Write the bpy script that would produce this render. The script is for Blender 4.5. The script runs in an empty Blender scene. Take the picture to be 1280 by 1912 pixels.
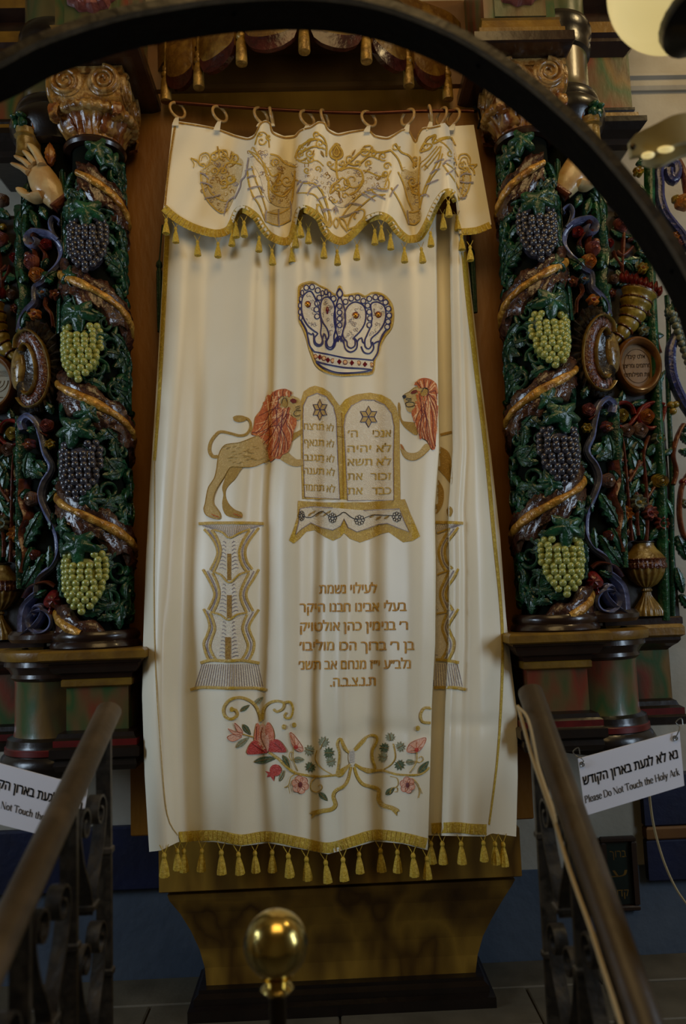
import bpy, math, random
from mathutils import Vector, Matrix
from mathutils.bvhtree import BVHTree
from mathutils.geometry import tessellate_polygon
from math import sin, cos, pi, radians, sqrt, atan2
random.seed(7)
SC = bpy.context.scene
COL = SC.collection

# ---------------------------------------------------------------- camera
FPX, IW, IH = 1480.0, 1280, 1912
CAM = Vector((-0.0055, -2.2757, 1.17))
yaw, pit, rol = radians(1.5612), radians(5.9843), radians(-2.0439)
FW = Vector((sin(yaw)*cos(pit), cos(yaw)*cos(pit), sin(pit)))
_r = Vector((cos(yaw), -sin(yaw), 0)); _u = _r.cross(FW)
RT = _r*cos(rol) + _u*sin(rol); UP = -_r*sin(rol) + _u*cos(rol)
cam_d = bpy.data.cameras.new('camera'); cam = bpy.data.objects.new('camera', cam_d); COL.objects.link(cam)
cam.matrix_world = Matrix(((RT.x, UP.x, -FW.x, CAM.x), (RT.y, UP.y, -FW.y, CAM.y), (RT.z, UP.z, -FW.z, CAM.z), (0, 0, 0, 1)))
cam_d.sensor_fit = 'VERTICAL'; cam_d.sensor_height = 36.0; cam_d.lens = 36.0*FPX/IH
cam_d.clip_start = 0.05
cam_d.dof.use_dof = True; cam_d.dof.focus_distance = 2.26; cam_d.dof.aperture_fstop = 2.2
SC.camera = cam

# ---------------------------------------------------------------- light and exposure
SC.view_settings.view_transform = 'Standard'; SC.view_settings.look = 'None'
SC.view_settings.exposure = -0.70; SC.view_settings.gamma = 1.0; SC.view_settings.use_curve_mapping = False
W = bpy.data.worlds.new('world'); SC.world = W; W.use_nodes = True
W.node_tree.nodes['Background'].inputs[0].default_value = (0.9, 0.72, 0.5, 1)
W.node_tree.nodes['Background'].inputs[1].default_value = 0.004

def area(name, loc, aim, sx, sy, energy, color):
    l = bpy.data.lights.new(name, 'AREA'); l.shape = 'RECTANGLE'; l.size = sx; l.size_y = sy
    l.energy = energy; l.color = color
    o = bpy.data.objects.new(name, l); COL.objects.link(o); o.location = loc
    o.rotation_euler = (Vector(aim)-Vector(loc)).to_track_quat('-Z', 'Y').to_euler()
    return o
area('window_light_east', (2.84, -1.5, 1.6), (0.2, -.1, .8), 0.8, 1.45, 66, (0.64, 0.81, 1.0))
area('window_light_west', (-2.84, -1.3, 1.6), (-0.2, -.1, 0.6), 0.8, 1.45, 76, (0.64, 0.81, 1.0))
area('hall_lamps', (0.2, -1.75, 3.5), (0, .0, 1.7), 1.5, 1.5, 33, (1.0, 0.68, 0.29))
area('wall_fill_light', (1.7, -.55, 3.5), (1.5, .36, 2.6), .25, .25, 11, (1.0, 0.74, 0.36))  # added unseen light; brightens the wall the globe's own glow leaves dim

# ---------------------------------------------------------------- helpers
def ray(u, v):
    return (FW + RT*((u-IW/2)/FPX) + UP*((IH/2-v)/FPX)).normalized()
def P(u, v, Y):
    d = ray(u, v); return CAM + d*((Y-CAM.y)/d.y)
def PZ(u, v, Z):
    d = ray(u, v); return CAM + d*((Z-CAM.z)/d.z)
def proj(p):
    d = Vector(p)-CAM; z = d.dot(FW)
    return IW/2+FPX*d.dot(RT)/z, IH/2-FPX*d.dot(UP)/z
def lerp(a, b, t): return a+(b-a)*t
def interp(tab, x):
    if x <= tab[0][0]: return tab[0][1]
    for (a, p), (b, q) in zip(tab, tab[1:]):
        if x <= b: return lerp(p, q, (x-a)/(b-a)) if b > a else q
    return tab[-1][1]
def smooth_path(pts, step, closed=False):
    """Catmull-Rom through points of any dimension, resampled about every STEP."""
    pts = [tuple(p) for p in pts]; n = len(pts)
    if n < 3 and not closed: 
        d = math.dist(pts[0], pts[-1]); k = max(1, int(d/step))
        return [tuple(lerp(a, b, i/k) for a, b in zip(pts[0], pts[-1])) for i in range(k+1)]
    out = []
    rng = n if closed else n-1
    for i in range(rng):
        if closed: p0, p1, p2, p3 = pts[i-1], pts[i], pts[(i+1) % n], pts[(i+2) % n]
        else: p0, p1, p2, p3 = pts[max(i-1, 0)], pts[i], pts[i+1], pts[min(i+2, n-1)]
        k = max(1, int(round(math.dist(p1, p2)/step)))
        for j in range(k):
            t = j/k; t2 = t*t; t3 = t2*t
            out.append(tuple(.5*(2*b+(c-a)*t+(2*a-5*b+4*c-d)*t2+(3*b-a-3*c+d)*t3) for a, b, c, d in zip(p0, p1, p2, p3)))
    if not closed: out.append(pts[-1])
    return out

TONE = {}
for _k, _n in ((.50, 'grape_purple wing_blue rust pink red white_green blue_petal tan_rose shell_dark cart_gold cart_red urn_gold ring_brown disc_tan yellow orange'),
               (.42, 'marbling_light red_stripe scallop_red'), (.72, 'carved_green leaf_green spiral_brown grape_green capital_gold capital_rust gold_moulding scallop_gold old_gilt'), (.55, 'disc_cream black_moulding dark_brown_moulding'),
               (.8, 'skin_paint ridge_gold'), (1.25, 'base_marbling'), (1.3, 'scroll_blue'), (1.0, 'ochre_wood'), (.30, 'floor_stone blue_wash deep_blue frame_wood'), (.36, 'rail_paint'), (.5, 'iron_worn_lit'), (.12, 'iron'), (.3, 'shade_umber'), (.62, 'plaster')):
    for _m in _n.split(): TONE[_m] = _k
def lin(c):
    if isinstance(c, str): c = [int(c[i:i+2], 16)/255 for i in (0, 2, 4)]
    return tuple(x/12.92 if x <= .04045 else ((x+.055)/1.055)**2.4 for x in c[:3])+(1,)

MATS = {}
def mat(name, c1, c2=None, scale=20, rough=.5, bump=0, bscale=60, metal=0, spec=.5, coat=0, stretch=None, detail=4, sheen=0, lo=.35, hi=.65):
    m = bpy.data.materials.new(name); m.use_nodes = True; MATS[name] = m; k_ = TONE.get(name, 1)
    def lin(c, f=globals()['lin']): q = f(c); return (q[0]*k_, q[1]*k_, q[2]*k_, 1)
    nt = m.node_tree; N = nt.nodes; L = nt.links; b = N['Principled BSDF']
    b.inputs['Roughness'].default_value = rough; b.inputs['Metallic'].default_value = metal
    b.inputs['Specular IOR Level'].default_value = spec; b.inputs['Coat Weight'].default_value = coat
    b.inputs['Coat Roughness'].default_value = .12
    if sheen: b.inputs['Sheen Weight'].default_value = sheen
    b.inputs['Base Color'].default_value = lin(c1)
    tc = N.new('ShaderNodeTexCoord'); src = tc.outputs['Object']
    if stretch:
        mp = N.new('ShaderNodeMapping'); mp.inputs['Scale'].default_value = stretch[:3]
        if len(stretch) > 3: mp.inputs['Rotation'].default_value = (0, radians(stretch[3]), 0)
        L.new(src, mp.inputs['Vector']); src = mp.outputs['Vector']
    if c2:
        no = N.new('ShaderNodeTexNoise'); no.inputs['Scale'].default_value = scale; no.inputs['Detail'].default_value = detail
        L.new(src, no.inputs['Vector'])
        cr = N.new('ShaderNodeValToRGB'); e = cr.color_ramp.elements
        cols = [c1, c2] if not isinstance(c2, (list,)) else [c1]+c2
        e[0].position = lo; e[0].color = lin(cols[0]); e[1].position = hi; e[1].color = lin(cols[-1])
        for i, c in enumerate(cols[1:-1]):
            k = e.new(lo+(hi-lo)*(i+1)/(len(cols)-1)); k.color = lin(c)
        L.new(no.outputs['Fac'], cr.inputs['Fac']); L.new(cr.outputs['Color'], b.inputs['Base Color'])
    if bump:
        n2 = N.new('ShaderNodeTexNoise'); n2.inputs['Scale'].default_value = bscale; n2.inputs['Detail'].default_value = 3
        L.new(src, n2.inputs['Vector'])
        bp = N.new('ShaderNodeBump'); bp.inputs['Strength'].default_value = bump; bp.inputs['Distance'].default_value = .01
        L.new(n2.outputs['Fac'], bp.inputs['Height']); L.new(bp.outputs['Normal'], b.inputs['Normal'])
    return m

class MB:
    def __init__(s): s.v = []; s.f = []; s.m = []
    def add(s, verts, faces, m=0):
        o = len(s.v); s.v += [tuple(p) for p in verts]
        s.f += [tuple(i+o for i in f) for f in faces]; s.m += [m]*len(faces)
    def join(s, b, m=None):
        o = len(s.v); s.v += b.v; s.f += [tuple(i+o for i in f) for f in b.f]; s.m += b.m if m is None else [m]*len(b.f)
    def rings(s, rings, m=0, closed=True, cap=True, capm=None):
        n = len(rings[0]); o = len(s.v); fs = []
        for r in rings: s.v += [tuple(p) for p in r]
        for i in range(len(rings)-1):
            for j in range(n if closed else n-1):
                a = o+i*n+j; b = o+i*n+(j+1) % n
                fs.append((a, b, b+n, a+n))
        if cap and closed:
            fs.append(tuple(o+j for j in range(n))[::-1]); fs.append(tuple(o+(len(rings)-1)*n+j for j in range(n)))
        s.f += fs; s.m += [m]*len(fs)
    def rect_loft(s, secs, m=0):
        """secs: (x0,x1,y0,y1,z[,mat]) rectangles stacked in z; small corner chamfers keep edges from being razor sharp"""
        for a, b in zip(secs, secs[1:]):
            mm = b[5] if len(b) > 5 else m
            s.rings([[(q[0], q[2], q[4]), (q[1], q[2], q[4]), (q[1], q[3], q[4]), (q[0], q[3], q[4])] for q in (a, b)], mm, cap=False)
        for q, fl in ((secs[0], True), (secs[-1], False)):
            r = [(q[0], q[2], q[4]), (q[1], q[2], q[4]), (q[1], q[3], q[4]), (q[0], q[3], q[4])]
            s.add(r[::-1] if fl else r, [(0, 1, 2, 3)], q[5] if len(q) > 5 else m)
    def box(s, x0, x1, y0, y1, z0, z1, m=0, ch=.004):
        c = min(ch, (x1-x0)/3, (z1-z0)/3, (y1-y0)/3)
        s.rect_loft([(x0+c, x1-c, y0+c, y1-c, z0), (x0, x1, y0, y1, z0+c), (x0, x1, y0, y1, z1-c), (x0+c, x1-c, y0+c, y1-c, z1)], m)
    def lathe(s, prof, cx, cy, seg=32, a0=0, a1=2*pi, m=0, rf=None):
        full = abs(a1-a0-2*pi) < 1e-6; k = seg if full else seg+1; o = len(s.v)
        for q in prof:
            r, z = q[0], q[1]
            for j in range(k):
                a = a0+(a1-a0)*j/seg; rr = r*(rf(a, z) if rf else 1)
                s.v.append((cx+rr*sin(a), cy-rr*cos(a), z))
        for i in range(len(prof)-1):
            mm = prof[i+1][2] if len(prof[i+1]) > 2 else m
            for j in range(seg):
                a = o+i*k+j; b = o+i*k+(j+1) % k
                s.f.append((a, b, b+k, a+k)); s.m.append(mm)
    def tube(s, path, r, seg=6, m=0, closed=False, flat=None):
        path = [Vector(p) for p in path]; n = len(path); R = r if callable(r) else (lambda t: r)
        up = Vector((.013, .027, 1)); rings = []
        for i, p in enumerate(path):
            if closed: t = path[(i+1) % n]-path[i-1]
            else: t = path[min(i+1, n-1)]-path[max(i-1, 0)]
            if t.length < 1e-9: t = Vector((0, 0, 1))
            t.normalize()
            x = up.cross(t)
            if x.length < .05: x = Vector((1, 0, 0)).cross(t)
            x.normalize(); y = t.cross(x)
            if i and x.dot(px) < 0 and x.dot(px) < -.5: x = -x; y = -y
            px = x; up = y
            rr = R(i/max(1, n-1)); fy = rr*(flat if flat else 1)
            rings.append([p+x*(cos(2*pi*j/seg)*rr)+y*(sin(2*pi*j/seg)*fy) for j in range(seg)])
        if closed: rings.append(rings[0])
        s.rings(rings, m, cap=not closed)
    def sphere(s, c, r, seg=10, rings=7, m=0):
        c = Vector(c); r3 = r if isinstance(r, tuple) else (r, r, r); o = len(s.v)
        s.v.append((c.x, c.y, c.z-r3[2]))
        for i in range(1, rings):
            th = pi*i/rings
            for j in range(seg):
                a = 2*pi*j/seg; s.v.append((c.x+r3[0]*sin(th)*cos(a), c.y+r3[1]*sin(th)*sin(a), c.z-r3[2]*cos(th)))
        s.v.append((c.x, c.y, c.z+r3[2])); t = len(s.v)-1
        for j in range(seg):
            s.f.append((o, o+1+(j+1) % seg, o+1+j)); s.m.append(m)
            s.f.append((t, o+1+(rings-2)*seg+j, o+1+(rings-2)*seg+(j+1) % seg)); s.m.append(m)
            for i in range(rings-2):
                a = o+1+i*seg+j; b = o+1+i*seg+(j+1) % seg
                s.f.append((a, b, b+seg, a+seg)); s.m.append(m)
    def mesh(s, name, mats, flip=False, angle=38):
        me = bpy.data.meshes.new(name)
        me.from_pydata(s.v, [], [f[::-1] for f in s.f] if flip else s.f)
        for m in (mats if isinstance(mats, (list, tuple)) else [mats]): me.materials.append(MATS[m])
        me.polygons.foreach_set('material_index', s.m); me.polygons.foreach_set('use_smooth', [True]*len(s.f))
        if angle: me.set_sharp_from_angle(angle=radians(angle))
        me.update(); return me

def tag(o, label=None, cat=None, group=None, kind=None):
    if label: o['label'] = label
    if cat: o['category'] = cat
    if group: o['group'] = group
    if kind: o['kind'] = kind
    return o
def put(name, me, parent=None, label=None, kind=None, loc=None):
    o = bpy.data.objects.new(name, me); COL.objects.link(o)
    if parent:
        o.parent = parent
        r = parent
        # meshes are modelled in place: undo the roots' offsets
        if parent.type == 'EMPTY': o.matrix_parent_inverse = Matrix.Translation(-parent.location)
        elif loc is not None or True: o.matrix_parent_inverse = Matrix.Identity(4)
    if loc is not None: o.location = loc
    return tag(o, label, None, None, kind)
def obj(name, mb, mats, parent=None, label=None, kind=None, flip=False, angle=38):
    return put(name, mb.mesh(name, mats, flip, angle), parent, label, kind)
def thing(name, loc, label, cat, group=None):
    o = bpy.data.objects.new(name, None); COL.objects.link(o); o.location = loc; o.empty_display_size = .05
    return tag(o, label, cat, group, 'thing')

# ---------------------------------------------------------------- materials
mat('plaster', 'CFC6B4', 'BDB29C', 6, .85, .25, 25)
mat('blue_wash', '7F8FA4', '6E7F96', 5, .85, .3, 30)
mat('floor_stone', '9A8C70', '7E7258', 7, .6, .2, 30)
mat('joint_dark', '4A4030', None, 1, .9)
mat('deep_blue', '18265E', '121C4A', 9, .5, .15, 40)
mat('ochre_wood', '8E5C0C', '7E4E08', 3, .45, .12, 30, stretch=(2, 2, .6))
mat('brown_wood', '66400E', '56340A', 6, .5, .1, 30)
mat('base_marbling', '7A581C', ['4A300C', '8A6622', '5C4014', '3A240A'], 3.2, .38, .08, 40, stretch=(1.6, 1.6, .45, 38), detail=3, lo=.3, hi=.7)
mat('black_moulding', '251912', '1A110C', 12, .3, .1, 40, coat=.2)
mat('dark_brown_moulding', '3D2418', '2A1810', 12, .28, .1, 40, coat=.3)
mat('gold_moulding', '8F6A1E', '6F4D14', 15, .38, .15, 60)
mat('red_stripe', '8A1C18', '6A1412', 20, .35)
mat('marbling', '5A4628', ['3A3420', '6E2E1C', '5A4628', '2C4A26', '6A5024', '4A3A20', '2E4A2A'], 3.6, .35, .05, 60, stretch=(1.5, 1.5, .7, -38), detail=3, lo=.3, hi=.7, coat=.2)
mat('marbling_light', '8A7A4A', ['5A6A40', '8A6A40', '9A8A58'], 4, .32, .05, 60, stretch=(1.5, 1.5, .7, 40), detail=3, lo=.3, hi=.7, coat=.2)
mat('carved_green', '17462F', ['0F3222', '1F5638', '16402C'], 22, .3, .5, 90, coat=.25)
mat('leaf_green', '1C5434', ['123D26', '24623C'], 22, .3, .5, 80, coat=.25)
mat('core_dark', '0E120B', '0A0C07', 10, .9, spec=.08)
mat('spiral_brown', '4A2A1E', ['331A14', '5C3826', '2C1712'], 25, .25, .5, 70, coat=.5)
mat('ridge_gold', 'C08A30', ['A8701E', 'D8A448', '8C5A1C'], 18, .34, .8, 60, metal=.25, coat=.2)
mat('grape_purple', '4C4654', ['3A3542', '625C68', '454650'], 30, .22, .1, 60, coat=.6)
mat('grape_green', 'B4B85A', ['9CA04A', 'C6CA72', 'A8A850'], 30, .25, .1, 60, coat=.5)
mat('capital_gold', 'A87A34', ['865720', 'C09858', '6E4418'], 18, .3, .5, 70, coat=.4)
mat('capital_rust', '9A5A24', ['743A14', 'B8863E', '5C2E10'], 16, .3, .4, 60, coat=.4)
mat('skin_paint', 'D8B880', ['C89E66', 'E0C690'], 14, .3, .15, 50, coat=.4)
mat('scroll_blue', '565A78', ['464A66', '686C88'], 25, .3, .35, 70, coat=.4)
mat('wing_blue', '454B88', ['383C72', '5A6098'], 25, .28, .5, 80, coat=.5)
mat('rust', '8A4630', ['6A3020', 'A05C3C'], 25, .3, .4, 80, coat=.4)
mat('orange', 'D8862C', ['B8641C', 'E8A048'], 25, .35, .3, 70, coat=.3)
mat('yellow', 'C4A030', ['A08024', 'D8B84C'], 25, .35, .3, 70, coat=.3)
mat('pink', 'B0645A', ['8E463E', 'C88076'], 25, .32, .3, 70, coat=.4)
mat('red', '9C2420', ['7A1818', 'B43A30'], 25, .3, .3, 70, coat=.5)
mat('white_green', 'A0A890', ['788470', 'B8BCA4'], 25, .35, .3, 70, coat=.3)
mat('blue_petal', '4A6478', ['3A5064', '5C7888'], 25, .3, .3, 70, coat=.3)
mat('tan_rose', 'A8826A', ['8A6450', 'BC9A80'], 25, .32, .3, 70, coat=.3)
mat('shell_dark', '4A4038', ['342C28', '5E544A'], 30, .26, .4, 80, coat=.5)
mat('cart_gold', 'A88434', ['846420', 'BC9C50'], 25, .28, .2, 70, coat=.4)
mat('cart_red', '7C3A16', ['5C260E', '924C20'], 40, .22, .6, 120, coat=.6)
mat('urn_gold', 'B08A3A', ['8A6626', 'C4A050'], 20, .3, .3, 60, coat=.4)
mat('ring_brown', '96602A', ['7A4A1C', 'A87234'], 12, .3, .1, 50, coat=.3)
mat('disc_tan', 'B48A58', ['A07848', 'C09A68'], 8, .5, .1, 50)
mat('disc_cream', 'C8C0A4', ['B8B094', 'D0C8B0'], 8, .5, .1, 50)
mat('ink_brown', '4E3418', None, 1, .7)
mat('cloth', 'F0E8D2', 'EAE1C8', 3, .37, .03, 300, spec=.5, sheen=.1)
mat('thread_gold', 'CCA83A', ['BC962C', 'D8B84C'], 120, .38, .3, 300, spec=.7)
mat('thread_gold_dark', 'AE8230', ['9C7226', 'BC9440'], 120, .45, .5, 300)
mat('fringe_gold', 'D0B03C', ['BC9A2C', 'DCC050'], 90, .5, .4, 250, spec=.4)
mat('thread_white', 'F0E6D0', ['E8DCC4', 'F6EEDC'], 150, .45, .4, 350)
mat('thread_grey', 'A89CA0', ['948890', 'BCB2B4'], 150, .45, .4, 350)
mat('thread_navy', '1E2064', None, 1, .45)
mat('thread_black', '201A22', None, 1, .5)
mat('thread_tan', 'CCAE6C', ['C2A260', 'D6BA7C'], 150, .5, .4, 350)
mat('thread_tan_dark', 'B8923E', ['AA8434', 'C29E4C'], 150, .5, .4, 350)
mat('thread_rust', 'CC6E34', ['BE5C28', 'DA8848'], 100, .45, .4, 300)
mat('thread_peach', 'F4C490', ['ECB47C', 'FAD4A8'], 100, .45, .4, 300)
mat('thread_maroon', '70201C', None, 1, .5)
mat('thread_red', 'C83C28', ['B83020', 'D44C38'], 100, .42, .3, 300)
mat('thread_pink', 'F0BCA0', ['E6AC90', 'F6CCB4'], 100, .45, .3, 300)
mat('thread_coral', 'DC8058', ['D07048', 'E49470'], 100, .45, .3, 300)
mat('thread_green', '54643C', ['445430', '667448'], 100, .45, .3, 300)
mat('thread_sage', '94987A', ['848868', 'A4A88A'], 100, .45, .3, 300)
mat('thread_script', 'CC9630', ['BC8424', 'DCAC48'], 60, .4, .3, 300)
mat('gem_gold', 'D0902C', None, 1, .15, metal=.6)
mat('gem_ruby', '6A1020', None, 1, .2, coat=.5)
mat('ring_wood', 'C09858', ['A88048', 'CCA868'], 30, .35, .1, 80, coat=.3)
mat('rod_brown', '5C2C18', None, 1, .25, metal=.5)
mat('old_gilt', 'B08838', ['86642A', 'C8A050'], 25, .34, .3, 80, metal=.25)
mat('scallop_gold', '8A6422', ['6C4814', '9C7832'], 16, .4, .3, 60)
mat('scallop_red', '5A1E1A', ['40120F', '6E2C24'], 14, .3, .3, 60, coat=.3)
mat('iron', '1E1812', ['17120D', '2A2218'], 12, .75, .15, 50, spec=.08)
mat('iron_worn_lit', '4A3E30', ['30281E', '5C5040'], 22, .42, .2, 60, spec=.5)  # railing iron; its lighter tone also paints the arch's lit edge
mat('rail_paint', '7A6448', ['6A563C', '8A7254'], 9, .4, .1, 40, spec=.35)
mat('brass', 'DCC070', None, 1, .2, metal=1)
mat('brass_dark', '3A2C14', None, 1, .3, metal=.7)
mat('sign_white', 'E4E2EA', None, 1, .45)
mat('sign_ink', '101014', None, 1, .5)
mat('steel_wire', '8A8880', None, 1, .3, metal=.8)
mat('string', 'B09A70', None, 1, .8)
mat('lamp_fitting', '0E0B08', None, 1, .35, spec=.5)
mat('cream_enamel', 'B8A878', ['A89868', 'C4B488'], 8, .3, .05, 40, coat=.4)
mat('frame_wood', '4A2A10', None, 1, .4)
mat('picture_dark', '14201A', '0C1410', 10, .3)
mat('green_cord', '123A24', '0C2A1A', 60, .6, .4, 200)
mat('shade_umber', '3A2A1A', ['2A1E12', '4A3622'], 8, .6, .2, 40)
mat('hall_plaster', 'B8A478', 'A89468', 3, .9)
mat('thread_cream', 'DCCBA0', ['D0BC8C', 'E6D8B4'], 150, .45, .5, 350)
# ---------------------------------------------------------------- room
WY = .36                      # back wall plane
def plane_obj(name, x0, x1, y0, y1, z0, z1, m, **k):
    b = MB(); b.box(x0, x1, y0, y1, z0, z1, 0, .002); return obj(name, b, m, kind='structure', **k)
zb0 = P(100, 1664, WY).z; zb1 = P(100, 1545, WY).z
plane_obj('wall_back', -2.9, 2.9, WY, WY+.1, zb0-.02, 3.9, 'plaster')
plane_obj('wall_lower', -2.9, 2.9, WY-.004, WY+.1, -.62, zb0, 'blue_wash')
HX, HY, HZ, HF = 2.9, -4.6, 3.9, -.62          # the hall in front of the ark: half width, far wall, ceiling, lower floor
def shell(name, x0, x1, y0, y1, z0, z1, m): return plane_obj(name, x0, x1, y0, y1, z0, z1, m)
shell('wall_side_west', -HX-.1, -HX, HY, WY+.1, HF, HZ, 'hall_plaster'); shell('wall_side_east', HX, HX+.1, HY, WY+.1, HF, HZ, 'hall_plaster')
shell('wall_front', -HX, HX, HY-.1, HY, HF, HZ, 'hall_plaster'); shell('ceiling', -HX, HX, HY, WY+.1, HZ, HZ+.1, 'hall_plaster')
shell('floor_hall', -HX, HX, HY, WY+.1, HF-.1, HF, 'floor_stone')
for n, (sx, y) in enumerate(((1, -1.5), (-1, -1.3))):      # the two windows that light the hall: frames round the daylight
    b = MB(); xw = sx*(HX-.0)
    for q in ((y-.48, y-.42, 1.05, 2.6), (y+.42, y+.48, 1.05, 2.6), (y-.42, y+.42, 1.05, 1.08), (y-.42, y+.42, 2.53, 2.6)): b.box(min(xw, xw-sx*.04), max(xw, xw-sx*.04), q[0], q[1], q[2], q[3])
    obj('window_%d' % (n+1), b, 'frame_wood', kind='structure')
t = MB(); zt_ = P(1230, 155, WY).z; zt2 = P(1230, 166, WY).z
t.rect_loft([(.6, 2.2, WY-.012, WY+.02, zt2-.012), (.6, 2.2, WY-.02, WY+.02, zt2), (.6, 2.2, WY-.02, WY+.02, zt_), (.6, 2.2, WY-.034, WY+.02, zt_+.006), (.6, 2.2, WY-.034, WY+.02, zt_+.016), (.6, 2.2, WY-.006, WY+.02, zt_+.022)])
obj('trim_1', t, 'plaster', kind='structure')
# floor: large flagstones, each its own piece with a recessed joint
fl = MB(); fl.box(-2.2, 2.2, -.9, WY-.004, -.615, -.012, 0)
floor = obj('floor', fl, 'joint_dark', kind='structure')
ys = [-.9, -.42, -.02, .19, WY+.0]
for r in range(4):
    xs = [-2.2+.55*k+(.23 if r % 2 else 0) for k in range(9)]
    for a, b_ in zip(xs, xs[1:]):
        q = MB(); dz = random.uniform(-.0015, .0015)
        q.box(a+.003, min(b_, 2.2)-.003, ys[r]+.003, ys[r+1]-.003, -.02, dz, 0, .004); obj('flagstone', q, 'floor_stone', floor)

# painted blue boards along the wall behind the ark
def band(x0, x1, z0, z1, label, name='blue_board'):
    b = MB(); b.box(x0, x1, WY-.03, WY, z0, z1, 0, .006); o = obj(name, b, 'deep_blue'); return tag(o, label, 'wall board', 'painted boards along the wall')
band(-2.2, -.36, zb0, zb1, 'deep blue painted board on the wall behind the railing whose sign is half hidden')
xb = P(1196, 1520, WY).x
za, zc, zd, ze = P(1240, 1440, WY).z, P(1240, 1538, WY).z, P(1240, 1562, WY).z, P(1240, 1640, WY).z
band(xb, 2.2, zc, za, 'deep blue board on the wall above the brown strip, behind the fully legible sign')
band(xb, 2.2, ze, zd, 'deep blue board on the wall under the brown strip, beside the framed black picture')
b = MB(); b.box(xb, 2.2, WY-.036, WY, zd, zc, 0, .006)
tag(obj('brown_strip', b, 'brown_wood'), 'narrow brown wooden strip on the wall between two deep blue boards', 'wall strip')
# small framed pictures low on the wall
def picture(u0, v0, u1, v1, label, txt):
    a, b_ = P(u0, v0, WY-.03), P(u1, v1, WY-.03); x0, x1, z0, z1 = a.x, b_.x, b_.z, a.z
    r = thing('framed_picture', ((x0+x1)/2, WY, z0), label, 'picture')
    f = MB(); w = .016
    for q in ((x0, x1, z1-w, z1), (x0, x1, z0, z0+w), (x0, x0+w, z0+w, z1-w), (x1-w, x1, z0+w, z1-w)): f.box(q[0], q[1], WY-.026, WY-.0045, q[2], q[3], 0, .004)
    obj('frame', f, 'frame_wood', r)
    p = MB(); p.box(x0+w, x1-w, WY-.012, WY-.005, z0+w, z1-w, 0, .001); obj('picture_panel', p, 'picture_dark', r)
    for k, s in enumerate(txt):
        tb = MB(); text_mb(tb, s, lambda x, y: Vector((x0+.03+x*.03, WY-.0125, z1-.065-k*.06+y*.034)), 'c', (x1-x0-.06)/.03)
        obj('lettering', tb, 'gold_moulding', r)
# text as geometry: Blender's own fonts, laid out right to left for Hebrew
_tc = {}
def glyphs(s, bold=0.0):
    k = (s, bold)
    if k in _tc: return _tc[k]
    c = bpy.data.curves.new('tmp_text', 'FONT'); c.resolution_u = 3
    c.body = s[::-1] if any('\u0590' <= ch <= '\u05ff' for ch in s) else s
    o = bpy.data.objects.new('tmp_text', c); COL.objects.link(o)
    dg = bpy.context.evaluated_depsgraph_get(); dg.update(); k = o.evaluated_get(dg).to_curve(dg); loops = []
    for sp in k.splines:
        bp = sp.bezier_points; n = len(bp); L = []
        for i in range(n):
            p0, p1, p2, p3 = bp[i].co, bp[i].handle_right, bp[(i+1) % n].handle_left, bp[(i+1) % n].co
            st = abs((p1-p0).cross(p3-p0).z)+abs((p2-p0).cross(p3-p0).z) < 1e-5; q = 1 if st else 4
            for j in range(q):
                t = j/q; m = 1-t; L.append(tuple(p0[d]*m**3+3*p1[d]*m*m*t+3*p2[d]*m*t*t+p3[d]*t**3 for d in (0, 1)))
        A = sum(x0*y1-x1*y0 for (x0, y0), (x1, y1) in zip(L, L[1:]+L[:1])); loops.append((A, L, sp.character_index))
    o.evaluated_get(dg).to_curve_clear(); bpy.data.objects.remove(o); bpy.data.curves.remove(c)
    big_of = {}; v, f = [], []
    for A, L, ci in loops:
        if abs(A) > abs(big_of.get(ci, 0)): big_of[ci] = A
    # strokes of a letter overlap: each outline is filled by itself, counters are cut from the outline round them
    def holds(L, p):
        ins = False
        for (x0, y0), (x1, y1) in zip(L, L[1:]+L[:1]):
            if (y0 > p[1]) != (y1 > p[1]) and p[0] < (x1-x0)*(p[1]-y0)/(y1-y0)+x0: ins = not ins
        return ins
    for A, L, ci in loops:
        big = big_of[ci]
        if A*big < 0: continue
        hs = [H for B, H, cj in loops if B*big < 0 and cj == ci and holds(L, H[0])]
        tri = tessellate_polygon([[Vector((p[0], p[1], 0)) for p in q] for q in [L]+hs]); b0 = len(v)
        for q in [L]+hs: v += q
        f += [tuple(i+b0 for i in t) for t in tri]
    if bold:
        v0, f0 = v, f; v, f = [], []
        for dx, dy in ((-bold, 0), (bold, 0), (0, bold*.6), (0, -bold*.6)):
            o = len(v); v += [(p[0]+dx, p[1]+dy) for p in v0]; f += [tuple(i+o for i in q) for q in f0]
    _tc[k] = (v, f); return v, f
def text_mb(mb, s, fn, align='l', width=None, bold=0.0, m=0):
    """fn(x, y) places a glyph point; x in em (scaled so the line fills WIDTH when given), y in em from the baseline"""
    v, f = glyphs(s, bold)
    if not v: return
    x0 = min(p[0] for p in v); x1 = max(p[0] for p in v); sx = width/(x1-x0) if width else 1
    mb.add([fn((p[0]-x0)*sx, p[1]) for p in v], f, m)
picture(1122, 1566, 1197, 1702, 'small dark framed picture with gilt Hebrew letters, low behind the brown handrail and white sign', ['ברוך', 'ע', 'קדש'])

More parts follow.
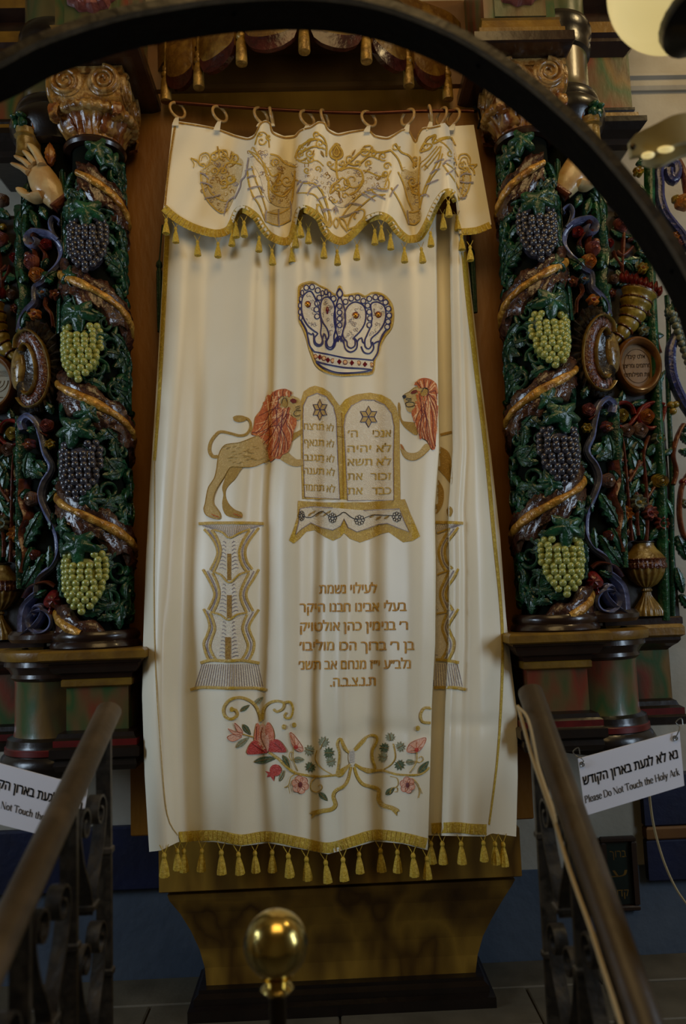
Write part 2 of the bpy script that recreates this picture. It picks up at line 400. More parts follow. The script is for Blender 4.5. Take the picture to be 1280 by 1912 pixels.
# ---------------------------------------------------------------- ark case behind the curtain
AY = .13                      # face of the ark's golden panel
zlow = P(640, 1655, .03).z; zlint = P(600, 168, AY).z
ark = thing('ark_cabinet', (0, .2, 0), 'tall golden brown ark cabinet on a marbled bracket foot, behind the white curtain', 'cabinet')
b = MB(); b.box(-.59, .59, AY, WY-.03, P(300, 1560, AY).z, zlint, 0, .004); obj('back_panel', b, 'ochre_wood', ark)
b = MB()
b.rect_loft([(-.60, .60, AY+.02, WY-.03, zlint), (-.60, .60, AY-.012, WY-.03, zlint+.004), (-.60, .60, AY-.012, WY-.03, zlint+.02), (-.60, .60, AY+.0, WY-.03, zlint+.026), (-.60, .60, AY, WY-.03, 3.1)])
obj('lintel', b, 'brown_wood', ark)
for x in (-.83, .605):
    b = MB(); b.box(x, x+.225, .21, WY-.03, .95, 2.6, 0); obj('case_side', b, 'core_dark', ark)
# bracket foot: upper band and a body that scoops inwards to the plinth
xl, xr = P(296, 1600, .0).x, P(972, 1600, .0).x
b = MB(); zt0 = P(640, 1560, 0).z; zm = P(640, 1655, 0).z
b.rect_loft([(xl, xr, .012, WY-.03, zm), (xl, xr, 0, WY-.03, zm+.006), (xl, xr, 0, WY-.03, zt0), (xl+.02, xr-.02, .02, WY-.03, zt0+.02), (xl+.02, xr-.02, .02, WY-.03, zt0+.2)])
obj('foot_band', b, 'base_marbling', ark)
b = MB(); secs = []
for u0, u1, v, Y in ((385, 888, 1828, .135), (382, 892, 1795, .13), (372, 902, 1760, .115), (356, 920, 1725, .09), (336, 940, 1692, .06), (316, 956, 1668, .03), (312, 962, 1657, .02)):
    p0, p1 = P(u0, v, Y), P(u1, v, Y); secs.append((p0.x, p1.x, Y, WY-.03, (p0.z+p1.z)/2))
b.rect_loft(secs); obj('foot_body', b, 'base_marbling', ark, angle=60)
b = MB(); zf = secs[0][4]; x0, x1 = secs[0][0], secs[0][1]
b.rect_loft([(x0-.045, x1+.045, .075, WY-.03, 0), (x0-.045, x1+.045, .075, WY-.03, zf*.42), (x0-.03, x1+.03, .092, WY-.03, zf*.5), (x0-.03, x1+.03, .092, WY-.03, zf*.74), (x0-.018, x1+.018, .108, WY-.03, zf*.86), (x0-.018, x1+.018, .108, WY-.03, zf*1.0)])
obj('plinth', b, 'black_moulding', ark)

# ---------------------------------------------------------------- pedestals under the columns
CX, CXO, CYO = .65, .785, .085
SIDE = {1: 'crossed by the black iron arch', -1: 'clear of the black iron arch'}
def mx(b, s):
    if s < 0: b.v = [(-p[0], p[1], p[2]) for p in b.v]
    return b
def Zp(u, v, Y): return P(u, v, Y).z
def pedestal(s):
    r = thing('column_pedestal', (s*CX, .1, .62), 'marble painted stepped bracket pedestal under the twisted column, beside the ' + ('half hidden sign' if s < 0 else 'fully legible white sign'), 'pedestal', 'column pedestals')
    h = .14; z = lambda v: Zp(1045, v, -.14)
    def sq(i, v, m=0): return (CX-.025-h+i, CX-.025+h-i, -.14+i, .22, z(v), m)
    b = MB(); b.rect_loft([sq(.006, 1201), sq(0, 1198), sq(0, 1185), sq(.008, 1181)]); obj('ledge', mx(b, s), 'gold_moulding', r, flip=s < 0)
    b = MB(); b.rect_loft([sq(.046, 1236), sq(.044, 1228), sq(.03, 1224), sq(.022, 1214), sq(.02, 1208), sq(.012, 1205), sq(.012, 1201)]); obj('cornice', mx(b, s), 'dark_brown_moulding', r, flip=s < 0)
    b = MB(); b.rect_loft([sq(.052, 1253), sq(.046, 1250), sq(.046, 1239), sq(.05, 1236)]); obj('fillet', mx(b, s), 'gold_moulding', r, flip=s < 0)
    b = MB(); b.rect_loft([sq(.057, 1338), sq(.057, 1252)]); obj('die', mx(b, s), 'marbling', r, flip=s < 0)
    b = MB(); b.rect_loft([sq(.06, 1412), sq(.035, 1408), sq(.03, 1398), sq(.033, 1388), sq(.022, 1382), sq(.022, 1366, 0), sq(.03, 1362), sq(.03, 1350, 1), sq(.036, 1346), sq(.04, 1338), sq(.055, 1334)])
    obj('base_moulding', mx(b, s), ['black_moulding', 'red_stripe'], r, flip=s < 0)
    # round pedestal set back beside it
    zz = lambda v: Zp(1100, v, CYO-.13)
    def ln(name, prof, m):
        q = MB(); q.lathe([(R, zz(v))+((mm,) if mm is not None else ()) for R, v, mm in prof], CXO, CYO, 40, radians(-60), radians(130)); obj(name, mx(q, s), m, r, flip=s < 0)
    ln('round_ledge', [(.10, 1176, None), (.148, 1176, None), (.158, 1180, None), (.160, 1187, None), (.156, 1196, None), (.14, 1199, None)], 'gold_moulding')
    ln('round_cornice', [(.145, 1197, None), (.147, 1207, None), (.135, 1214, None), (.128, 1222, None), (.13, 1229, None), (.124, 1233, None), (.118, 1236, None)], 'dark_brown_moulding')
    ln('round_die', [(.119, 1234, None), (.117, 1245, None), (.117, 1330, None), (.121, 1342, None)], 'marbling')
    ln('round_base', [(.12, 1340, 0), (.136, 1345, 0), (.138, 1354, 0), (.140, 1359, 0), (.143, 1361, 1), (.144, 1371, 1), (.142, 1373, 0), (.15, 1378, 0), (.158, 1388, 0), (.156, 1400, 0), (.14, 1412, 0), (.02, 1414, 0)], ['black_moulding', 'red_stripe'])
    # straight pedestal under the carved panel
    Y0 = .10; zq = lambda v: Zp(1235, v, Y0); xe = P(1278, 1175, Y0).x; xd = P(1254, 1260, Y0+.04).x
    def st(i, v, m=0): return (CXO+.05, xe-i*.75, Y0+i, WY-.006, zq(v), m)
    b = MB(); b.rect_loft([st(.01, 1190), st(0, 1186), st(0, 1172), st(.008, 1166)]); obj('panel_ledge', mx(b, s), 'gold_moulding', r, flip=s < 0)
    b = MB(); b.rect_loft([st(.05, 1216), st(.035, 1208), st(.02, 1202), st(.012, 1196), st(.012, 1190)]); obj('panel_cornice', mx(b, s), 'dark_brown_moulding', r, flip=s < 0)
    b = MB(); b.rect_loft([(CXO+.05, xd, Y0+.05, WY-.006, zq(1322)), (CXO+.05, xd, Y0+.05, WY-.006, zq(1212))]); obj('panel_die', mx(b, s), 'marbling', r, flip=s < 0)
    b = MB(); b.rect_loft([st(.03, 1358), st(.006, 1354), st(.006, 1340), st(.016, 1336), st(.016, 1324, 1), st(.03, 1320), st(.036, 1312), st(.05, 1308)]); obj('panel_base', mx(b, s), ['black_moulding', 'red_stripe'], r, flip=s < 0)
    return r
pedestal(1); pedestal(-1)

# ---------------------------------------------------------------- upper storey
def rosette_shell(s, r, cx, y, z):
    b = MB(); n = 44
    rg = []
    for rr, h in ((.0, .012), (.02, .02), (.045, .03), (.062, .026), (.072, .01), (.074, 0)):
        rg.append([(cx+rr*cos(2*pi*j/n)*(1+.06*cos(11*2*pi*j/n)*(rr > .03)), y-h-.006*cos(11*2*pi*j/n)*(.02 < rr < .07), z+rr*.8*sin(2*pi*j/n)*(1+.06*cos(11*2*pi*j/n)*(rr > .03))) for j in range(n)])
    b.rings(rg, 0, cap=False); return obj('shell_rosette', mx(b, s), 'pink', r, flip=s < 0)
def upper(s):
    Y = -.17; z = lambda v: Zp(980, v, Y)
    r = thing('upper_cornice', (s*CX, 0, 1.62), 'stepped dark cornice with marbled block above the gold capital ' + ('crossed by the iron arch' if s > 0 else 'showing two full spirals'), 'cornice', 'upper cornices')
    cx = CX-.028; h = .145; zt = z(74)
    def sq(i, zz, m=0): return (cx-h+i, cx+h-i, Y+i, .25, zz, m)
    b = MB(); b.rect_loft([sq(.03, zt-.010), sq(.006, zt-.004), sq(.0, zt), sq(0, zt+.028), sq(.012, zt+.036)]); obj('corona', mx(b, s), 'dark_brown_moulding', r, flip=s < 0)
    b = MB(); b.rect_loft([sq(.02, zt+.034), sq(.02, zt+.055), sq(.028, zt+.06), sq(.032, zt+.085), sq(.028, zt+.09)]); obj('gold_fillet', mx(b, s), 'gold_moulding', r, flip=s < 0)
    b = MB(); b.rect_loft([sq(.04, zt+.088), sq(.04, zt+.36)]); obj('upper_block', mx(b, s), 'marbling', r, flip=s < 0)
    b = MB(); b.rect_loft([(cx-.075, cx+.075, Y+.028, Y+.05, zt+.095), (cx-.075, cx+.075, Y+.028, Y+.05, zt+.3)]); obj('block_panel', mx(b, s), 'marbling_light', r, flip=s < 0)
    rosette_shell(s, r, cx, Y+.028, zt+.185)
    # round section above the carved side column
    zz = lambda v: Zp(1085, v, CYO-.14)
    def ln(name, prof, m, x=CXO):
        q = MB(); q.lathe([(R, zz(v)) for R, v in prof], x, CYO, 40, radians(-70), radians(140)); obj(name, mx(q, s), m, r, flip=s < 0)
    ln('round_cornice', [(.10, 232), (.12, 226), (.124, 214), (.132, 206), (.142, 196), (.145, 184), (.14, 172), (.128, 164), (.13, 158), (.124, 146), (.11, 140)], 'black_moulding')
    ln('upper_column', [(.112, 142), (.104, 134), (.102, 120), (.102, -60)], 'marbling_light')
    ln('column_ring', [(.102, 64), (.112, 60), (.116, 48), (.112, 38), (.118, 30), (.122, 16), (.116, 4), (.104, -2)], 'black_moulding')
    # straight section over the carved panel
    Y0 = .10; zq = lambda v: Zp(1150, v, Y0); xe = P(1206, 200, Y0).x; xd = P(1176, 150, Y0+.05).x
    def st(i, v, m=0): return (CXO+.03, xe-i*.8, Y0+i, WY-.02, zq(v), m)
    b = MB(); b.rect_loft([st(.06, 262), st(.045, 256), st(.04, 246), st(.018, 236), st(.0, 226), st(0, 216), st(.02, 212, 0), st(.022, 202, 1), st(.034, 199), st(.03, 195, 0), st(.03, 190), st(.045, 187)])
    obj('lower_moulding', mx(b, s), ['black_moulding', 'gold_moulding'], r, flip=s < 0)
    b = MB(); b.rect_loft([(CXO+.03, xd, Y0+.05, WY-.02, zq(189)), (CXO+.03, xd, Y0+.05, WY-.02, zq(60))]); obj('frieze', mx(b, s), 'marbling', r, flip=s < 0)
    b = MB(); b.rect_loft([st(.06, 92), st(.03, 80), st(.012, 72), st(.012, 66, 0), st(.0, 60, 0), st(.0, 40, 1), st(.02, 36), st(.02, 16, 0), st(-.02, 6, 0), st(-.03, -10, 1), st(-.05, -40, 0)])
    obj('upper_moulding', mx(b, s), ['dark_brown_moulding', 'gold_moulding'], r, flip=s < 0)
upper(1); upper(-1)
# ---------------------------------------------------------------- carving toolkit: design space (a along the surface, z up, h out)
class Cyl:
    def __init__(s, cx, cy, R, side=1, rf=None): s.cx, s.cy, s.R, s.side, s.rf = cx, cy, R, side, rf
    def __call__(s, a, z, h):
        f = a/s.R; r = (s.rf(z) if s.rf else s.R)+h
        return (s.side*(s.cx+r*sin(f)), s.cy-r*cos(f), z)
    def px(s, u, v):
        d = ray(u, v); ox, oy = CAM.x-s.cx, CAM.y-s.cy
        A = d.x*d.x+d.y*d.y; B = ox*d.x+oy*d.y; R = s.R; c = ox*ox+oy*oy-R*R; q = B*B-A*c
        t = (-B-sqrt(max(q, 0)))/A; p = CAM+d*t
        return atan2(p.x-s.cx, s.cy-p.y)*R, p.z
class Flat:
    def __init__(s, Y, side=1): s.Y, s.side = Y, side
    def __call__(s, a, z, h): return (s.side*a, s.Y-h, z)
    def px(s, u, v): p = P(u, v, s.Y); return p.x, p.z
def c_stroke(b, M, pts, w, h=None, base=0, m=0, step=.006, groove=False):
    """raised half-round band along PTS; w(t) is its width, or a number"""
    q = smooth_path(pts, step); n = len(q); W_ = w if callable(w) else (lambda t: w); rg = []
    for i, p in enumerate(q):
        a = q[max(i-1, 0)]; c = q[min(i+1, n-1)]; tx, tz = c[0]-a[0], c[1]-a[1]; L = math.hypot(tx, tz) or 1
        nx, nz = -tz/L, tx/L; t = i/max(1, n-1); ww = W_(t)/2; hh = h if h is not None else ww
        k = 9 if groove else 7; ring = []
        for j in range(k):
            an = pi*j/(k-1); g = (.82 if groove and j in (3, 5) else 1.0)*(.98 if groove and j == 4 else 1)
            ring.append(M(p[0]+nx*ww*cos(an), p[1]+nz*ww*cos(an), base+hh*sin(an)*g))
        ring.append(M(p[0]-nx*ww, p[1]-nz*ww, -.006)); ring.append(M(p[0]+nx*ww, p[1]+nz*ww, -.006))
        rg.append(ring)
    b.rings(rg, m)
def c_leaf(b, M, x, z, ang, L, Wd, h=.008, serr=0, m=0, base=0, n=10, bend=0):
    rg = []
    for i in range(n+1):
        t = i/n; a = ang+bend*t; cx = x+cos(ang+bend*t/2)*L*t; cz = z+sin(ang+bend*t/2)*L*t
        w = Wd/2*max(.03, sin(pi*min(1, t*.92+.06))**.8)*(1+serr*(1 if i % 2 else -1)*.5)
        nx, nz = -sin(a), cos(a); arch = h*(.55+.45*sin(pi*t))
        ring = []
        for k, hh in ((-1, .15), (-.9, .45), (-.5, .62), (-.08, .7), (0, 1.0), (.08, .7), (.5, .62), (.9, .45), (1, .15)):
            ring.append(M(cx+nx*w*k, cz+nz*w*k, base+arch*hh))
        ring.append(M(cx+nx*w, cz+nz*w, base-.01)); ring.append(M(cx-nx*w, cz-nz*w, base-.01))
        rg.append(ring)
    b.rings(rg, m)
def c_polar(b, M, x, z, rfun, prof, n=30, m=0, base=0):
    """prof: (fraction of radius, height[, ripple]) rings from the centre out, then a skirt"""
    rg = []
    for q in list(prof)+[(1.0, None)]:
        ring = []
        for j in range(n):
            th = 2*pi*j/n; r = rfun(th)*q[0]
            hh = -.008 if q[1] is None else q[1]+(q[2](th) if len(q) > 2 else 0)
            ring.append(M(x+r*cos(th), z+r*sin(th), base+hh if q[1] is not None else base+hh))
        rg.append(ring)
    b.rings(rg, m)
def c_vine(b, M, x, z, r, ang=-pi/2, h=.014, base=.0):
    def rf(th):
        d = (th-ang+pi) % (2*pi)-pi
        lob = max(math.exp(-((d-c)/w)**2)*k for c, w, k in ((0, .42, 1.0), (1.15, .4, .92), (-1.15, .4, .92), (2.25, .38, .72), (-2.25, .38, .72)))
        return r*(.42+.58*lob)*(1+.05*sin(th*17))
    vein = lambda th: .004*max(0, cos((th-ang)*2.6))
    c_polar(b, M, x, z, rf, [(.04, h), (.3, h*.95, vein), (.6, h*.85, vein), (.85, h*.6, vein), (1, h*.25)], 46, base=base)
def c_rose(b, M, x, z, r, h=None, base=0, m=0):
    h = h or r*.8; w = lambda k: (lambda th: r*.05*sin(th*k+k))
    c_polar(b, M, x, z, lambda th: r*(1+.07*cos(5*th)), [(.02, h), (.16, h*.98), (.24, h*.62), (.36, h*.95, w(3)), (.5, h*.55), (.62, h*.8, w(4)), (.76, h*.35), (.88, h*.55, w(5)), (1, h*.15)], 22, base=base, m=m)
def c_flower(b, M, x, z, r, n=5, h=None, base=0, m=0, mc=1):
    h = h or r*.5; ph = random.random()*6
    c_polar(b, M, x, z, lambda th: r*(.72+.28*abs(cos(n*(th+ph)/2))), [(.05, h*.45), (.35, h*.5), (.7, h, lambda th: h*.25*cos(n*(th+ph))), (1, h*.35)], n*6, base=base, m=m)
    c_dome(b, M, x, z, r*.27, r*.27, h*.9, mc, base+h*.3)
def c_dome(b, M, x, z, rx, rz, h, m=0, base=0, n=12):
    rg = []
    for k in range(5):
        a = pi/2*k/4; rg.append([M(x+rx*sin(a)*cos(2*pi*j/n) if k else x+rx*.04*cos(2*pi*j/n), z+(rz*sin(a) if k else rz*.04)*sin(2*pi*j/n), base+h*cos(a)) for j in range(n)])
    rg.append([M(x+rx*cos(2*pi*j/n), z+rz*sin(2*pi*j/n), base-.008) for j in range(n)])
    b.rings(rg, m)
def spiral(x, z, r0, r1, a0, turns, n=20):
    return [(x+lerp(r0, r1, i/n)*cos(a0+2*pi*turns*i/n), z+lerp(r0, r1, i/n)*sin(a0+2*pi*turns*i/n)) for i in range(n+1)]

# ---------------------------------------------------------------- twisted grape columns
def RC(z): return interp([(1.0, .094), (1.5, .093), (1.85, .090), (2.2, .083), (2.53, .076)], z)
ZB, ZT = Zp(1030, 1156, -.09), Zp(985, 246, -.07)
zc = lambda v: Zp(1030, v, 0)
PITCH = (zc(487)-zc(1101))/3
GR = MB(); GR.sphere((0, 0, 0), .0108, 12, 8)
grape_me = {k: GR.mesh('grape', m) for k, m in (('purple', 'grape_purple'), ('green', 'grape_green'))}
def helix_z(f, k=0): return zc(487)+PITCH*((f-pi/2)/(2*pi))+k*PITCH
def twisted(s):
    M = Cyl(CX, 0, .095, s, RC)
    r = thing('twisted_column', (s*CX, 0, ZB), 'twisted carved column wound with grapes and vine leaves, ' + SIDE[s], 'column', 'twisted grape columns')
    fl = s < 0
    b = MB(); b.lathe([(RC(z)-.012, z) for z in [lerp(ZB-.01, ZT+.01, i/12) for i in range(13)]], CX, 0, 36); obj('shaft', mx(b, s), 'core_dark', r, flip=fl)
    b = MB(); b.lathe([(.07, ZB+.014), (.112, ZB+.012), (.119, ZB+.004), (.12, ZB-.006), (.116, ZB-.014), (.122, ZB-.02), (.126, ZB-.03), (.118, ZB-.038), (.05, ZB-.039)], CX, 0, 40); obj('base_ring', mx(b, s), 'dark_brown_moulding', r, flip=fl)
    # spiral acanthus band and its gilded ridge
    f0, f1 = -pi/2-pi*.2-6*pi, pi/2+pi*1.6
    f0 = -pi*7.2; N = 300
    offs = [-.062, -.060, -.052, -.044, -.036, -.028, -.020, -.012, 0, .012, .022, .032, .042, .046]
    hs = [0, .006, .011, .015, .013, .015, .012, .012, .013, .014, .016, .015, .010, 0]
    rg = []
    for i in range(N+1):
        f = lerp(f0, f1, i/N); z0 = helix_z(f)
        ring = []
        for k, (o, h) in enumerate(zip(offs, hs)):
            wob = 1+.22*sin(f*7.5+k*.5)*(k in (0, 1, 2, 12, 13)); z = z0+o*wob
            z = min(max(z, ZB), ZT)
            cor = (.0045*sin(f*34+o*90) if o > .012 else .0045*sin(f*19-o*130)+.002*sin(f*37+o*60)) if abs(o) > .013 else 0
            ring.append(M(f*.095, z, h+cor*(0 < k < 13)))
        if z0 < ZB-.05 or z0 > ZT+.05: continue
        rg.append(ring)
    b = MB(); b.rings(rg, 0, closed=False); obj('spiral_band', mx(b, 1), 'spiral_brown', r, flip=fl, angle=70)
    b = MB()
    ks = 0
    pts = []
    for i in range(N*2+1):
        f = lerp(f0, f1, i/N/2); z = helix_z(f)
        if ZB+.004 < z < ZT-.012: pts.append((f*.095, z))
    q = pts; rg = []
    for i, p in enumerate(q):
        w = .0118+.0022*sin(i*.13)+.0012*sin(i*.41); ring = []
        for j in range(9):
            an = pi*j/8; ring.append(M(p[0]-.3*w*cos(an), p[1]+w*.95*cos(an), .011+(.012+.0012*sin(i*.9))*sin(an)**.7))
        rg.append(ring)
    b.rings(rg, 0, closed=False); obj('gilt_ridge', b, 'ridge_gold', r, flip=fl)
    # grape clusters with a leaf over each
    for (u, v, kind, ul, vl) in ((1008, 432, 'purple', 1003, 372), (1034, 632, 'green', 1030, 562), (1050, 850, 'purple', 1050, 773), (1054, 1056, 'green', 1056, 985)):
        M.R = .11; a, z = M.px(u, v); al, zl = M.px(ul, vl); M.R = .095; a *= .095/.11; al *= .095/.11
        g = MB(); H = .155; Wd = .058
        def outline(t): return Wd*interp([(0, .15), (.12, .45), (.35, .8), (.6, 1), (.82, .98), (1, .82)], t)
        c_polar(g, M, a, z, lambda th: .05+.022*abs(sin(th)), [(.05, .022), (.6, .02), (.9, .012), (1, .0)], 24)
        cl = obj('grape_cluster', g, 'grape_'+kind, r, label=('dusky purple' if kind == 'purple' else 'pale green')+' grape cluster', flip=fl)
        row = 0; zz = -H/2
        while zz < H/2:
            t = (zz+H/2)/H; hw = outline(t); sp = .0178; n = int(hw*2/sp)
            for k in range(n+1):
                x = (k-n/2)*sp+random.uniform(-.0015, .0015)
                if t > .86 and abs(x) < .022: continue
                lift = .010+.018*max(0, 1-(x/Wd)**2)*(1-.5*abs(2*t-1)**3)+random.uniform(-.002, .002)
                o = put('grape', grape_me[kind], cl, loc=M(a+x, z+zz+random.uniform(-.0015, .0015), lift))
            zz += .0152; row += 1
        b = MB(); c_vine(b, M, al, zl, .056, -pi/2+random.uniform(-.2, .2), .014, .022); obj('vine_leaf', b, 'leaf_green', r, flip=fl)
    # further leaves and curled tendrils between the turns
    b = MB()
    rnd = random.Random(5)
    f = f0; 
    for i in range(300):
        f = lerp(f0, f1, (i+.5)/300); z = helix_z(f)+PITCH*rnd.choice([.24, .32, .4, .5, .6, .68, .76])
        if not ZB+.03 < z < ZT-.03: continue
        a = f*.095; rr = rnd.uniform(.018, .034); d = rnd.choice([-1, 1])
        tw = rnd.random()*6
        c_stroke(b, M, spiral(a, z, rr, rr*.25, tw, d*rnd.uniform(.9, 1.3), 10)+[], lambda t: lerp(.014, .007, t), .010, 0)
        c_leaf(b, M, a+rnd.uniform(-.02, .02), z+rnd.uniform(-.03, .03), rnd.random()*6.28, rnd.uniform(.045, .075), rnd.uniform(.02, .034), .012, .3, bend=rnd.uniform(-1.2, 1.2), base=.002)
    obj('tendrils', b, 'carved_green', r, kind='stuff', flip=fl)
    for k in range(16):
        f = rnd.uniform(-1.5, 1.2) if k % 2 else rnd.uniform(1.4, 4.6); turn = k//2
        z = helix_z(f, -turn*.62+.9)+PITCH*rnd.uniform(.35, .65)
        lo_ = ZB+.06
        while z < lo_: z += PITCH
        while z > ZT-.06: z -= PITCH
        b = MB(); c_vine(b, M, f*.095, z, rnd.uniform(.032, .044), rnd.random()*6.28, .012, .010); obj('vine_leaf', b, 'carved_green', r, flip=fl)
    M2 = M
    a, z = M.px(965, 268); b = MB(); c_vine(b, M, a*.7, ZT-.035, .05, -1.9, .014, .012); obj('vine_leaf', b, 'leaf_green', r, flip=fl)
    # capital: ring, fluted acanthus bell, cord, paired spirals, abacus
    c = MB(); c.lathe([(.07, ZT-.012), (.088, ZT-.010), (.092, ZT), (.088, ZT+.010), (.07, ZT+.012)], CX, 0, 36)
    cap = obj('capital', mx(c, s), 'dark_brown_moulding', r, flip=fl)
    zcord = Zp(985, 172, -.13)
    b = MB(); b.lathe([(lerp(.076, .118, ((i/10)**1.7)), lerp(ZT+.008, zcord, i/10)) for i in range(11)], CX, 0, 120, rf=lambda a, z: 1+.045*cos(a*20)*(1+.6*sin(z*60+a*3)))
    obj('fluted_bell', mx(b, s), 'capital_rust', cap, flip=fl, angle=60)
    mid = (ZT+zcord)/2
    for k in range(4):
        an = 2*pi*k/4+pi/4; tip = []
        pts = [(.080, ZT+.02), (.096, mid-.01), (.118, mid+.035), (.140, zcord+.012), (.150, zcord-.004), (.146, zcord-.026), (.136, zcord-.03)]
        q = smooth_path(pts, .008); rg = []
        for i, (rr, z) in enumerate(q):
            t = i/(len(q)-1); w = .034*(1-.55*t)*(1+.12*sin(i*2.2)); ring = []
            for j in range(7):
                x = (j-3)/3; ring.append((s*(CX+(rr-.012*abs(x))*sin(an)+w*x*cos(an)), -(rr-.012*abs(x))*cos(an)+w*x*sin(an), z+(.003 if j % 2 else 0)))
            for j in range(6, -1, -1):
                x = (j-3)/3; ring.append((s*(CX+(rr-.02)*sin(an)+w*x*cos(an)), -(rr-.02)*cos(an)+w*x*sin(an), z-.004))
            rg.append(ring)
        b = MB(); b.rings(rg); obj('acanthus_leaf', b, 'capital_rust', cap, flip=fl)
    b = MB(); b.lathe([(.105, zcord-.014), (.122, zcord-.012), (.128, zcord-.002), (.124, zcord+.010), (.10, zcord+.014)], CX, 0, 160, rf=lambda a, z: 1+.02*cos(a*34)); obj('cord_ring', mx(b, s), 'capital_gold', cap, flip=fl, angle=70)
    zv = Zp(985, 131, -.115); zab = min(Zp(985, 97, -.11), Zp(980, 74, -.17)-.011); b = MB()
    b.rect_loft([(CX-.085, CX+.085, -.085, .1, zcord+.005), (CX-.1, CX+.1, -.1, .1, zcord+.03), (CX-.1, CX+.1, -.1, .1, zab-.022), (CX-.108, CX+.108, -.105, .1, zab-.02), (CX-.108, CX+.108, -.105, .1, zab)])
    obj('abacus', mx(b, s), 'capital_gold', cap, flip=fl)
    for face in range(3):
        for k in (-1, 1):
            def Mf(a, z, h, face=face):
                p = (a, -.098-h) if face == 0 else ((-.098-h, -a) if face == 1 else (.098+h, a))
                return (s*(CX+p[0]), p[1], z)
            b = MB(); x0 = k*.054
            c_polar(b, Mf, x0, zv, lambda th: .047, [(.05, .012), (.9, .010), (1, .006)], 28)
            sp = spiral(x0, zv-.001, .043, .005, pi/2, -k*2.3, 46)
            c_stroke(b, Mf, sp, lambda t: lerp(.016, .008, t), .009, .010, step=.004)
            obj('spiral_volute', b, 'capital_gold', cap, flip=fl)
    return r
twisted(1); twisted(-1)
